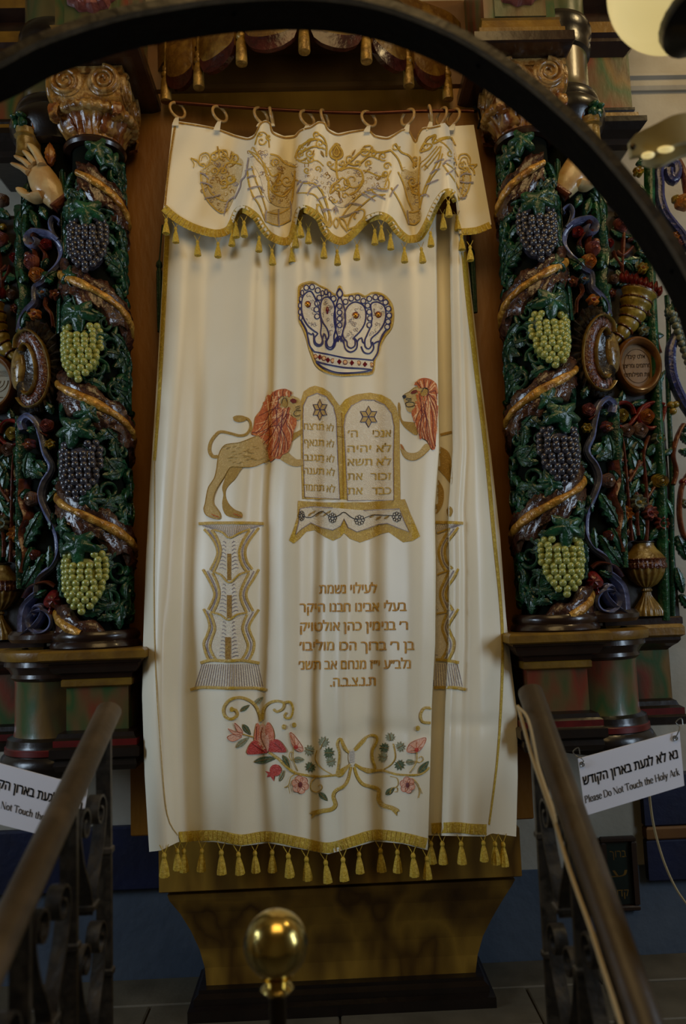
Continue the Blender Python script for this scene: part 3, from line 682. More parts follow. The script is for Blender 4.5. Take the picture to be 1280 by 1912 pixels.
# ---------------------------------------------------------------- pierced side columns beside the twisted ones
def carved_column(s):
    fl = s < 0
    M = Cyl(CXO, CYO, .115, s)
    z0 = Zp(1100, 1152, CYO-.12); z1 = Zp(1085, 236, CYO-.12)
    r = thing('carved_side_column', (s*CXO, CYO, z0), 'round pierced column with carved hand and blue vine, ' + ('hand cut across by the iron arch' if s > 0 else 'hand in full view'), 'column', 'carved side columns')
    A0, A1 = radians(-64), radians(104)
    b = MB(); b.lathe([(.094, z0), (.094, z1)], CXO, CYO, 24, A0, A1); obj('core', mx(b, s), 'core_dark', r, flip=fl)
    b = MB(); b.lathe([(.09, z0+.018), (.128, z0+.016), (.136, z0+.006), (.136, z0-.006), (.128, z0-.016), (.09, z0-.018)], CXO, CYO, 40, A0, radians(130)); obj('base_ring', mx(b, s), 'dark_brown_moulding', r, flip=fl)
    px = M.px
    def path(pts): return [px(*p) for p in pts]
    PXM = .00152
    def stroke(name, m, pts, w, h=.014, base=-.02, groove=False, w1=None):
        b = MB(); ww = (lambda t: PXM*lerp(w, w1, t)) if w1 else PXM*w
        c_stroke(b, M, path(pts), ww, h+.02 if base < -.01 else h, base, 0, .006, groove); return obj(name, b, m, r, flip=fl)
    # edge borders of twisted green leafwork
    for k, (pts) in enumerate(([(1128, 360), (1122, 420), (1128, 470), (1124, 520), (1132, 570), (1134, 610)], [(1040, 300), (1044, 420), (1058, 520), (1066, 600)], [(1146, 745), (1148, 800), (1152, 870), (1158, 940), (1162, 1010), (1164, 1060)])):
        stroke('leaf_border', 'carved_green', pts, 11, .014, w1=12)
    rnd = random.Random(3)
    for pts in ([(1126, 360), (1130, 600)], [(1148, 760), (1160, 1050)], [(1112, 345), (1118, 430)]):
        for k in range(7):
            t = (k+.5)/7; a, z = px(lerp(pts[0][0], pts[1][0], t), lerp(pts[0][1], pts[1][1], t)); b = MB()
            c_leaf(b, M, a, z, pi/2+rnd.choice((-.5, .5)), .05, .02, .016, .3, base=.0, bend=rnd.uniform(-.6, .6)); obj('border_leaf', b, 'carved_green', r, flip=fl)
    # crown-topped vessel over the fingers
    a, z = px(1096, 226); b = MB()
    rg = []
    for dz, w, h in ((-.085, .034, .02), (-.078, .038, .03), (-.066, .032, .03), (-.03, .030, .03), (-.024, .034, .034), (-.016, .030, .03), (.0, .032, .032)):
        rg.append([M(a+w*cos(pi*j/10), z+dz, -.02+1.9*h*sin(pi*j/10)) for j in range(11)])
    b.rings(rg, 0, closed=False); v = obj('crowned_vessel', b, 'urn_gold', r, flip=fl)
    for k in (-1, -.33, .33, 1):
        b = MB(); hb = -.02+.058*sqrt(1-(k*.9)**2); c_leaf(b, M, a+k*.028, z-.004, pi/2, .03, .02, .014, 0, base=hb); c_dome(b, M, a+k*.028, z+.03, .009, .009, .02, 0, hb); obj('crown_point', b, 'orange' if abs(k) > .5 else 'leaf_green', v, flip=fl)
    # the hand: palm and cuff carved in the round, five separate fingers
    def q(u, v): return px(1280-u*1.0+CMIR, v)
    CMIR = -66
    hand = MB()
    def L(u, v):                      # the left photograph hand, mirrored onto this side's design
        return px(1107-(u-58)*1.12, v-4)
    prof = [((110, 368), 34, .022), ((104, 354), 46, .030), ((94, 338), 60, .036), ((86, 322), 60, .036), ((79, 306), 54, .030), ((73, 294), 44, .024)]
    rg = []
    for (u, v), w, h in prof:
        a, z = L(u, v); ww = w*PXM/2
        rg.append([M(a+ww*cos(pi*j/12)*.88, z-ww*cos(pi*j/12)*.45, -.008+h*sin(pi*j/12)) for j in range(13)]+[M(a-ww*.84, z+ww*.43, -.012), M(a+ww*.84, z-ww*.43, -.012)])
    hand.rings(rg)
    h_o = obj('blessing_hand', hand, 'skin_paint', r, flip=fl)
    for pts, w in (([(89, 298), (83, 279), (76, 262)], 15), ([(81, 296), (72, 279), (65, 264)], 14.5), ([(75, 302), (66, 289), (58, 281)], 14), ([(71, 311), (62, 301), (53, 293)], 13), ([(84, 350), (70, 354), (61, 348), (57, 340)], 17)):
        b = MB(); c_stroke(b, M, [L(*p) for p in pts], (lambda t, w=w: PXM*w*(1.08-.35*t)*(1+.06*sin(t*9))), .030, .004, 0, .005); obj('finger', b, 'skin_paint', h_o, flip=fl)
    b = MB(); c_stroke(b, M, [L(100, 374), L(122, 354)], PXM*20, .034, -.006, 0, .006); obj('cuff', b, 'rust', r, flip=fl)
    a, z = px(1061, 270); b = MB(); c_leaf(b, M, a-.002, z-.03, pi/2, .065, .03, .022, .2); obj('orange_leaf', b, 'orange', r, flip=fl)
    # leaf fronds hanging from the wrist
    for u, v, an, L_ in ((1098, 372, -1.9, .06), (1108, 378, -1.5, .075), (1116, 372, -1.2, .06), (1082, 366, -2.0, .04)):
        a, z = px(u, v); b = MB(); c_leaf(b, M, a, z, an, L_, .022, .018, .3, base=.004); obj('frond', b, 'leaf_green', r, flip=fl)
    # blue scroll vine
    stroke('scroll_vine', 'scroll_blue', [(1065, 418), (1053, 436), (1051, 455), (1062, 475), (1079, 491), (1090, 503), (1102, 510), (1105, 524), (1106, 538), (1118, 551), (1128, 568), (1134, 592)], 15, .016, groove=True, w1=10)
    stroke('scroll_vine', 'scroll_blue', [(1063, 420), (1069, 398), (1062, 385), (1051, 393), (1054, 400)], 11, .016, w1=7)
    stroke('scroll_vine', 'scroll_blue', [(1056, 428), (1068, 416), (1084, 410), (1098, 409), (1108, 420), (1108, 434), (1099, 438), (1092, 431), (1095, 423)], 13, .020, w1=9)
    stroke('scroll_vine', 'scroll_blue', [(1141, 772), (1143, 755), (1132, 744), (1118, 757), (1110, 784), (1105, 815), (1096, 838), (1100, 852), (1112, 870), (1118, 894), (1109, 926), (1096, 957), (1093, 982), (1096, 1003), (1108, 1024), (1130, 1041), (1136, 1058), (1137, 1074)], 14, .016, groove=True, w1=13)
    stroke('scroll_vine', 'scroll_blue', [(1134, 1068), (1148, 1078), (1160, 1092), (1166, 1115), (1168, 1150)], 13, .016, groove=True)
    stroke('scroll_vine', 'scroll_blue', [(1168, 1152), (1156, 1140), (1142, 1128), (1130, 1112), (1128, 1098), (1137, 1094), (1142, 1102), (1138, 1110)], 11, .022, groove=True)
    lp = [(1132+19*cos(t*pi/8), 1122+21*sin(t*pi/8)) for t in range(17)]
    stroke('scroll_vine', 'scroll_blue', lp, 10, .024, groove=True)
    stroke('scroll_vine', 'scroll_blue', [(1104, 1104), (1109, 1118), (1110, 1138), (1105, 1148), (1098, 1143)], 12, .014, groove=True, w1=8)
    # shell cartouche: fluted surround, C-shaped channel with gilt rims, golden boss
    a0, zc0 = px(1112, 656); b = MB(); n = 64
    rx, rz = .074, .138
    rg = []
    for q_, h in ((.05, .004), (.62, .004), (.66, .012), (.82, .012), (1.0, .006)):
        rg.append([M(a0+rx*q_*cos(2*pi*j/n)*(1+.06*sin(j*pi/2.0)*(q_ > .9)), zc0+rz*q_*sin(2*pi*j/n)*(1+.03*sin(j*pi/2)*(q_ > .9)), h+(.007*(1 if j % 2 else -1) if q_ > .63 else 0)) for j in range(n)])
    rg.append([M(a0+rx*cos(2*pi*j/n), zc0+rz*sin(2*pi*j/n), -.02) for j in range(n)])
    b.rings(rg); sh = obj('fluted_shell', b, 'shell_dark', r, flip=fl, angle=60)
    mid = [(1130, 622), (1126, 606), (1113, 603), (1101, 624), (1096, 655), (1099, 690), (1110, 714), (1124, 720), (1132, 708)]
    b = MB(); c_stroke(b, M, path(mid), lambda t: PXM*24, .010, .008, 0, .005); obj('red_channel', b, 'cart_red', sh, flip=fl)
    for out in ([(1128, 628), (1124, 618), (1118, 617), (1111, 632), (1107, 656), (1109, 684), (1117, 703), (1125, 708), (1129, 702)], [(1136, 622), (1132, 602), (1113, 592), (1094, 616), (1086, 655), (1089, 694), (1104, 724), (1126, 731), (1138, 714)]):
        b = MB(); c_stroke(b, M, path(out), PXM*5, .013, .012, 0, .005); obj('gilt_rim', b, 'cart_gold', sh, flip=fl)
    a, z = px(1133, 657); b = MB(); c_dome(b, M, a+.022, z, .034, .062, .016, 0, .008, 24); bo = obj('golden_boss', b, 'urn_gold', sh, flip=fl)
    b = MB(); text_mb(b, 'ל', lambda x, y: M(a+.006+x*.02, z-.02+y*.03, .026), bold=.02); obj('boss_letter', b, 'ink_brown', sh, flip=not fl)
    # flowers, fruit and leaves
    def fl_(kind, u, v, rp, m, m2=None, n=5, base=.0):
        a, z = px(u, v); b = MB(); R = rp*PXM
        if kind == 'rose': c_rose(b, M, a, z, R, R*.9, base)
        elif kind == 'flower': c_flower(b, M, a, z, R, n, R*.7, base+.006)
        else: c_dome(b, M, a, z, R, R, R*.9, 0, base)
        return obj({'rose': 'carved_rose', 'flower': 'carved_flower', 'fruit': 'carved_fruit'}[kind], b, [m, m2 or m], r, flip=fl)
    fl_('rose', 1100, 410, 9, 'rust'); fl_('rose', 1078, 433, 11, 'red'); fl_('rose', 1106, 464, 15, 'pink'); fl_('rose', 1098, 488, 15, 'orange')
    fl_('flower', 1088, 523, 11, 'blue_petal', 'orange', 5); fl_('flower', 1068, 527, 11, 'rust', 'orange'); fl_('flower', 1104, 562, 12, 'orange', 'red', 5)
    fl_('rose', 1098, 765, 13, 'pink'); fl_('flower', 1094, 800, 10, 'yellow', 'yellow', 6); fl_('flower', 1129, 798, 12, 'rust', 'orange'); fl_('flower', 1124, 772, 8, 'leaf_green')
    fl_('rose', 1134, 897, 14, 'tan_rose'); fl_('rose', 1136, 1000, 10, 'rust'); fl_('fruit', 1120, 395, 7, 'orange'); fl_('fruit', 1112, 452, 8, 'rust')
    a, z = px(1106, 1085); b = MB(); c_polar(b, M, a, z, lambda th: .027*(1+.10*cos(3*th+1.5)), [(.1, .034), (.5, .03, lambda th: .004*cos(6*th)), (.85, .018), (1, .0)], 24)
    for k in (-1, 0, 1): c_leaf(b, M, a+k*.012-.004, z-.02, -pi/2+k*.35-.2, .03, .016, .02, 0)
    obj('pomegranate', b, 'red', r, label='red carved pomegranate', flip=fl)
    stroke('stem', 'rust', [(1104, 1060), (1116, 1052), (1130, 1052), (1148, 1060), (1158, 1076)], 8, .014)
    stroke('stem', 'rust', [(1076, 585), (1078, 560), (1088, 545), (1084, 530)], 7, .010); stroke('stem', 'rust', [(1106, 480), (1100, 450), (1104, 430)], 6, .010)
    stroke('stem', 'rust', [(1146, 860), (1150, 900), (1144, 930), (1154, 960), (1150, 1000), (1158, 1030)], 11, .016, w1=9)
    stroke('stem', 'rust', [(1086, 470), (1082, 450), (1090, 436)], 6, .010); stroke('stem', 'rust', [(1120, 760), (1110, 776), (1098, 784)], 6, .01)
    for u, v, an, L_, w in ((1070, 503, .5, .05, .03), (1085, 500, 2.4, .045, .028), (1132, 812, -1.45, .075, .042), (1120, 828, -2.2, .045, .03), (1112, 858, .45, .075, .036), (1096, 870, 2.9, .05, .026), (1094, 880, -2.6, .05, .024), (1119, 922, -1.15, .115, .040), (1098, 925, -1.6, .05, .022), (1126, 1012, -1.2, .085, .034), (1140, 985, -1.3, .07, .026), (1108, 985, -1.7, .07, .02), (1118, 1000, -1.0, .05, .024), (1146, 1020, -1.3, .06, .026), (1076, 460, -.9, .035, .02), (1120, 500, 1.2, .05, .024), (1086, 745, 1.2, .04, .024), (1150, 800, -1.5, .06, .024), (1106, 905, 2.2, .05, .024), (1118, 1066, -.6, .04, .02), (1092, 1040, 1.4, .05, .02)):
        a, z = px(u, v); b = MB(); c_leaf(b, M, a, z, an, L_, w, .016, .35, base=.0, bend=rnd.uniform(-.5, .5)); obj('carved_leaf', b, 'leaf_green' if rnd.random() < .6 else 'carved_green', r, flip=fl)
carved_column(1); carved_column(-1)

# ---------------------------------------------------------------- flat pierced panels and the far wing
def carved_panel(s):
    fl = s < 0; YP = .15
    M = Flat(YP, s); px = M.px; K = .00162
    z0 = Zp(1230, 1160, YP); z1 = Zp(1150, 250, YP)
    r = thing('openwork_screen', (s*.9, YP, z0), 'pierced openwork screen of flowers, urn and cornucopia round ' + ('a tan inscribed disc' if s > 0 else 'a cream disc with a seven-branched lamp'), 'carving', 'openwork screens')
    rnd = random.Random(11)
    def path(pts): return [px(*p) for p in pts]
    def stroke(name, m, pts, w, h=.014, base=0, groove=False, w1=None):
        b = MB(); ww = (lambda t: K*lerp(w, w1, t)) if w1 else K*w
        c_stroke(b, M, path(pts), ww, h, base, 0, .007, groove); return obj(name, b, m, r, flip=fl)
    def fl_(kind, u, v, rp, m, m2=None, n=5, base=.004):
        a, z = px(u, v); b = MB(); R = rp*K
        if kind == 'rose': c_rose(b, M, a, z, R, R*.9, base)
        elif kind == 'flower': c_flower(b, M, a, z, R, n, R*.7, base)
        else: c_dome(b, M, a, z, R, R, R*.9, 0, base)
        return obj({'rose': 'carved_rose', 'flower': 'carved_flower', 'fruit': 'carved_berry'}[kind], b, [m, m2 or m], r, flip=fl)
    def leaf(u, v, an, L_, w, m='leaf_green', bend=None):
        a, z = px(u, v); b = MB(); c_leaf(b, M, a, z, an, L_, w, .012, .22, bend=rnd.uniform(-.5, .5) if bend is None else bend); obj('carved_leaf', b, m, r, flip=fl)
    # the green post at its outer edge, the sill and the head rail
    b = MB()
    q = [px(1212, 286), px(1215, 540), px(1226, 760), px(1234, 930), px(1240, 1158)]
    c_stroke(b, M, q, .034, .026, -.006, 0, .03); obj('green_post', b, 'leaf_green', r, flip=fl)
    b = MB(); b.box(CXO+.06, px(1270, 1150)[0], YP-.012, YP+.012, z0-.012, z0+.014); obj('panel_sill', mx(b, s), 'dark_brown_moulding', r, flip=fl)
    b = MB(); b.box(CXO+.04, px(1236, 700)[0], YP+.012, YP+.03, z0, px(1200, 372)[1]); obj('shade_board', mx(b, s), 'shade_umber', r, flip=fl)  # dark board added for the shade on the wall behind the openwork
    for k in range(70):
        u, v = rnd.uniform(1140, 1212), rnd.uniform(385, 1000)
        if abs(u-1187) < 44 and abs(v-685) < 62: continue
        leaf(u, v, rnd.uniform(.2, 2.9), rnd.uniform(.035, .055), rnd.uniform(.016, .024), rnd.choice(['carved_green', 'leaf_green', 'rust']))
    # stems
    for pts in ([(1160, 405), (1163, 450), (1160, 500), (1164, 530)], [(1150, 470), (1162, 478), (1180, 462)], [(1161, 500), (1150, 486), (1144, 470)], [(1205, 1010), (1207, 960), (1204, 900), (1200, 850), (1210, 815)], [(1178, 1010), (1172, 940), (1166, 870), (1160, 820), (1150, 800)],
                [(1244, 1010), (1236, 1000), (1234, 985)], [(1207, 930), (1220, 910), (1228, 902)], [(1172, 900), (1184, 880), (1192, 860)], [(1190, 1000), (1188, 970), (1190, 945)], [(1222, 600), (1226, 640), (1232, 660)]):
        stroke('stem', 'rust', pts, 9, .012, w1=6)
    for pts in ([(1240, 760), (1232, 790), (1214, 800), (1195, 792), (1190, 776), (1198, 760), (1220, 752), (1238, 756)], [(1183, 774), (1178, 760), (1165, 752), (1150, 756), (1144, 775), (1150, 795), (1168, 797), (1181, 785), (1194, 768), (1210, 757)]):
        stroke('knotwork_ring', 'red', pts, 8, .014)
    # cornucopia
    b = MB(); ax = [(1192, 546), (1186, 566), (1180, 586), (1172, 604), (1160, 622), (1146, 640)]; rad = [34, 30, 25, 20, 14, 7]
    qa = smooth_path([px(*p)+(rr*K,) for p, rr in zip(ax, rad)], .004); rg = []
    for i, (a, z, rr) in enumerate(qa):
        j0 = qa[max(i-1, 0)]; j1 = qa[min(i+1, len(qa)-1)]; dx, dz = j1[0]-j0[0], j1[1]-j0[1]; L_ = math.hypot(dx, dz) or 1
        nx, nz = -dz/L_, dx/L_; rr *= 1+.07*sin(i/len(qa)*2*pi*5.5)
        rg.append([M(a+nx*rr*cos(pi*j/12), z+nz*rr*cos(pi*j/12), .9*rr*sin(pi*j/12)) for j in range(13)])
    b.rings(rg, 0, closed=False); cc = obj('cornucopia', b, 'yellow', r, label='ribbed yellow horn of plenty with a red ruffle', flip=fl)
    for k in range(6):
        i = int((k+.15)/6*len(qa)); a, z, rr = qa[i]; j1 = qa[min(i+2, len(qa)-1)]; dx, dz = j1[0]-a, j1[1]-z; L_ = math.hypot(dx, dz) or 1
        b = MB(); b.tube([M(a-dz/L_*rr*1.02*cos(pi*j/12), z+dx/L_*rr*1.02*cos(pi*j/12), .92*rr*sin(pi*j/12)) for j in range(13)], .0035, 6); obj('horn_rib', b, 'cart_red', cc, flip=fl)
    for k in range(9):
        t = k/8; u, v = lerp(1160, 1226, t), lerp(526, 552, t**1.3)
        a, z = px(u, v+4); b = MB(); c_leaf(b, M, a, z, pi/2-.35*t+.1, .034+.008*(k % 2), .020, .030, .1, base=.004); obj('ruffle_petal', b, 'red', cc, flip=fl)
    # medallion
    a, z = px(1187, 685); b = MB(); n = 56; RX, RZ = .074, .094
    rg = [[M(a+RX*q_*cos(2*pi*j/n), z+RZ*q_*sin(2*pi*j/n), h) for j in range(n)] for q_, h in ((.74, .004), (.74, .022), (.79, .030), (.88, .034), (.96, .028), (1.0, .012), (1.0, -.01))]
    b.rings(rg, 0, cap=False); md = obj('medallion_frame', b, 'ring_brown', r, flip=fl)
    b = MB(); rg = [[M(a+RX*q_*cos(2*pi*j/n), z+RZ*q_*sin(2*pi*j/n), h) for j in range(n)] for q_, h in ((.02, .009), (.4, .009), (.76, .008))]; b.rings(rg, 0, cap=True)
    obj('inscribed_disc', b, 'disc_tan' if s > 0 else 'disc_cream', md, flip=fl)
    if s > 0:
        b = MB()
        for k, (t, w) in enumerate((('אלט קיבל', .058), ('מרחמים ומריצון', .088), ('ןות תפילותינו', .080))):
            text_mb(b, t, lambda x, y, k=k, w=w: M(a-w/2+x-.002, z+.024-k*.029+y*.020, .0096), 'c', w, .012)
        b.tube([M(a+RX*.56*cos(2*pi*j/40), z+RZ*.58*sin(2*pi*j/40), .0092) for j in range(40)], .0009, 4, closed=True)
        obj('disc_lettering', b, 'ink_brown', md)
    else:
        b = MB()
        for k in range(1, 4):
            R = .011*k; b.tube([M(a-.012+R*cos(pi+pi*j/14), z+.01+R*1.1*sin(pi+pi*j/14), .0095) for j in range(15)], .0011, 4)
        b.tube([M(a-.012, z+.014, .0095), M(a-.012, z-.042, .0095)], .0013, 4); b.tube([M(a-.03, z-.043, .0095), M(a+.006, z-.043, .0095)], .0013, 4)
        for k in range(5): b.tube([M(a-.045, z+.04-k*.004, .0095), M(a+.03, z+.04-k*.004, .0095)], .0006, 4)
        obj('lamp_engraving', b, 'ink_brown', md, flip=fl)
    # urn
    zt_u = px(1192, 1012)[1]; zb_u = px(1204, 1150)[1]; a = px(1204, 1060)[0]; H = zt_u-zb_u; Rm = .066
    def sect(name, tab, m, nf=0, amp=0):
        rg = []
        for t, w in tab:
            z = zb_u+H*t; rg.append([M(a+Rm*w*cos(pi*j/60), z, (.75*Rm*w*sin(pi*j/60))*(1+amp*cos(j*pi*nf/30))-.004) for j in range(61)])
        b = MB(); b.rings(rg, 0, closed=False); return b
    ub = sect('b', [(.38, .22), (.42, .5), (.5, .78), (.58, .93), (.64, .97)], 0, 9, .07)
    un = obj('urn', ub, 'urn_gold', r, label='fluted golden urn', flip=fl, angle=60)
    obj('urn_band', sect('b', [(.63, .98), (.645, 1.03), (.70, 1.03), (.715, .98), (.745, 1.0), (.76, 1.04), (.775, .98)], 0, 16, .03), 'cart_red', un, flip=fl)
    obj('urn_shoulder', sect('b', [(.77, 1.0), (.82, .86), (.9, .6), (.95, .5), (.985, .5)], 0), 'urn_gold', un, flip=fl)
    obj('urn_rim', sect('b', [(.98, .5), (.99, .58), (1.0, .58), (1.01, .5)], 0), 'black_moulding', un, flip=fl)
    obj('urn_foot', sect('b', [(0, .72), (.06, .74), (.10, .66), (.2, .40), (.28, .22), (.32, .20), (.34, .28), (.37, .22)], 0, 9, .05), 'urn_gold', un, flip=fl)
    # flowers and leaves
    for a_ in (('rose', 1158, 422, 16, 'pink'), ('flower', 1198, 502, 12, 'yellow', 'orange', 6), ('rose', 1146, 522, 10, 'tan_rose'), ('flower', 1141, 548, 9, 'rust', 'orange'), ('flower', 1214, 585, 11, 'tan_rose', 'rust', 5), ('flower', 1200, 618, 12, 'white_green', 'yellow', 5),
               ('rose', 1159, 776, 13, 'yellow'), ('rose', 1205, 778, 15, 'orange'), ('rose', 1168, 805, 14, 'tan_rose'), ('rose', 1193, 804, 15, 'tan_rose'), ('flower', 1228, 820, 14, 'white_green', 'yellow', 7), ('rose', 1230, 899, 16, 'yellow'), ('flower', 1190, 939, 17, 'white_green', 'yellow', 8), ('flower', 1166, 960, 16, 'orange', 'orange', 8), ('flower', 1212, 958, 16, 'pink', 'red', 8), ('flower', 1234, 978, 15, 'pink', 'rust', 8),
               ('fruit', 1170, 392, 6, 'orange'), ('fruit', 1152, 398, 6, 'yellow'), ('rose', 1136, 455, 9, 'red'), ('flower', 1190, 322, 11, 'yellow', 'orange'), ('rose', 1150, 350, 13, 'tan_rose')):
        fl_(*a_)
    for a_ in ((1140, 428, -.6, .06, .03), (1172, 440, -.4, .05, .026), (1136, 492, .1, .06, .036), (1164, 488, .05, .06, .026), (1150, 505, -1.2, .05, .03), (1192, 470, .8, .05, .026), (1214, 575, 1.5, .06, .028), (1190, 615, 2.8, .045, .022), (1212, 625, -.2, .045, .024), (1206, 600, 1.2, .04, .022), (1222, 745, 1.4, .10, .022), (1232, 740, 1.6, .08, .022), (1142, 600, -1.3, .06, .03),
               (1181, 818, -2.3, .05, .024), (1183, 818, -.9, .05, .024), (1176, 845, -1.55, .07, .030), (1196, 845, -1.2, .075, .030), (1208, 850, .9, .05, .03), (1222, 838, -1.1, .075, .026), (1208, 888, .75, .075, .028), (1168, 880, -2.0, .06, .028), (1180, 895, .9, .07, .03), (1158, 880, -1.2, .06, .026), (1176, 925, 1.0, .06, .028), (1196, 905, -.8, .06, .028), (1212, 925, .25, .055, .03), (1240, 930, -1.3, .06, .026), (1172, 1005, 2.2, .06, .026), (1185, 1008, 1.9, .06, .026), (1198, 1008, 1.35, .06, .026), (1212, 1008, .9, .055, .026), (1222, 1000, -.3, .05, .026), (1152, 1000, 1.9, .06, .026), (1230, 865, -1.4, .06, .026), (1190, 860, 2.2, .05, .026), (1236, 850, .5, .04, .02),
               (1188, 305, .2, .05, .026), (1196, 300, .9, .045, .024), (1170, 345, -1.2, .06, .03), (1186, 345, -.9, .05, .026), (1140, 380, .6, .06, .03)):
        leaf(*a_)
    # far wing of blue scrollwork beyond the post
    r2 = thing('carved_wing', (s*1.0, YP, z0), 'openwork wing of violet blue scrolls and berries beyond the green post', 'carving', 'carved wings') if s > 0 else None
    if s > 0:
        def st2(name, m, pts, w, h=.018, base=0, groove=False, w1=None):
            b = MB(); ww = (lambda t: K*lerp(w, w1, t)) if w1 else K*w
            c_stroke(b, M, path(pts), ww, h, base, 0, .007, groove); obj(name, b, m, r2)
        st2('wing_scroll', 'wing_blue', [(1246, 318), (1248, 330), (1256, 338), (1262, 326), (1260, 310), (1248, 302), (1234, 308), (1228, 325), (1230, 345), (1231, 372), (1240, 400), (1256, 422), (1272, 442), (1284, 470)], 19, .024, groove=True, w1=18)
        st2('wing_scroll', 'wing_blue', [(1284, 600), (1266, 622), (1252, 650), (1252, 690), (1260, 720), (1274, 750), (1290, 775)], 20, .022, groove=True)
        st2('wing_edge', 'rust', [(1262, 296), (1274, 320), (1280, 350), (1284, 380)], 12, .016)
        st2('wing_stem', 'rust', [(1276, 792), (1264, 815), (1256, 850), (1262, 880), (1256, 905)], 8, .012)
        st2('wing_stem', 'rust', [(1288, 880), (1272, 910), (1268, 960), (1276, 1000), (1290, 1010)], 9, .012)
        for k in range(10):
            t = k/9; u, v = lerp(1248, 1282, t), lerp(590, 690, t)
            a, z = px(u, v); b = MB(); c_dome(b, M, a, z, .011, .012, .012, 0, .022); c_dome(b, M, a+.010, z-.004, .010, .011, .012, 0, .02); obj('garland_bead', b, 'white_green', r2)
        for u, v, R, m, kind in ((1274, 378, 17, 'orange', 'r'), (1262, 372, 9, 'yellow', 'r'), (1260, 442, 10, 'orange', 'f'), (1268, 455, 9, 'pink', 'f'), (1272, 580, 15, 'pink', 'f'), (1252, 756, 7, 'yellow', 'b'), (1261, 755, 7, 'yellow', 'b'), (1256, 768, 7, 'yellow', 'b'), (1276, 800, 8, 'leaf_green', 'r'), (1276, 900, 8, 'red', 'b'), (1278, 940, 10, 'white_green', 'f'), (1276, 1020, 10, 'leaf_green', 'r')):
            a, z = px(u, v); b = MB(); R *= K
            if kind == 'r': c_rose(b, M, a, z, R)
            elif kind == 'f': c_flower(b, M, a, z, R, 5, R*.7, .004, 0, 0)
            else: c_dome(b, M, a, z, R, R, R)
            obj({'r': 'carved_rose', 'f': 'carved_flower', 'b': 'carved_berry'}[kind], b, m, r2)
        for u, v, an, L_, w in ((1256, 560, -.9, .07, .03), (1250, 600, 1.4, .06, .026), (1244, 575, -1.2, .06, .026), (1270, 810, -.8, .05, .026), (1268, 840, -.4, .05, .024), (1258, 292, .6, .07, .026), (1240, 296, .9, .04, .02), (1264, 1000, -1.3, .08, .03), (1262, 1060, -1.4, .08, .03), (1270, 1110, -1.0, .06, .03)):
            a, z = px(u, v); b = MB(); c_leaf(b, M, a, z, an, L_, w, .012, .25); obj('carved_leaf', b, 'carved_green', r2)
        b = MB(); c_stroke(b, M, path([(1246, 550), (1250, 620), (1248, 700), (1252, 800), (1256, 900), (1256, 1000), (1258, 1158)]), .014, .012, -.012, 0, .02); obj('wing_frame', b, 'carved_green', r2)
carved_panel(1); carved_panel(-1)

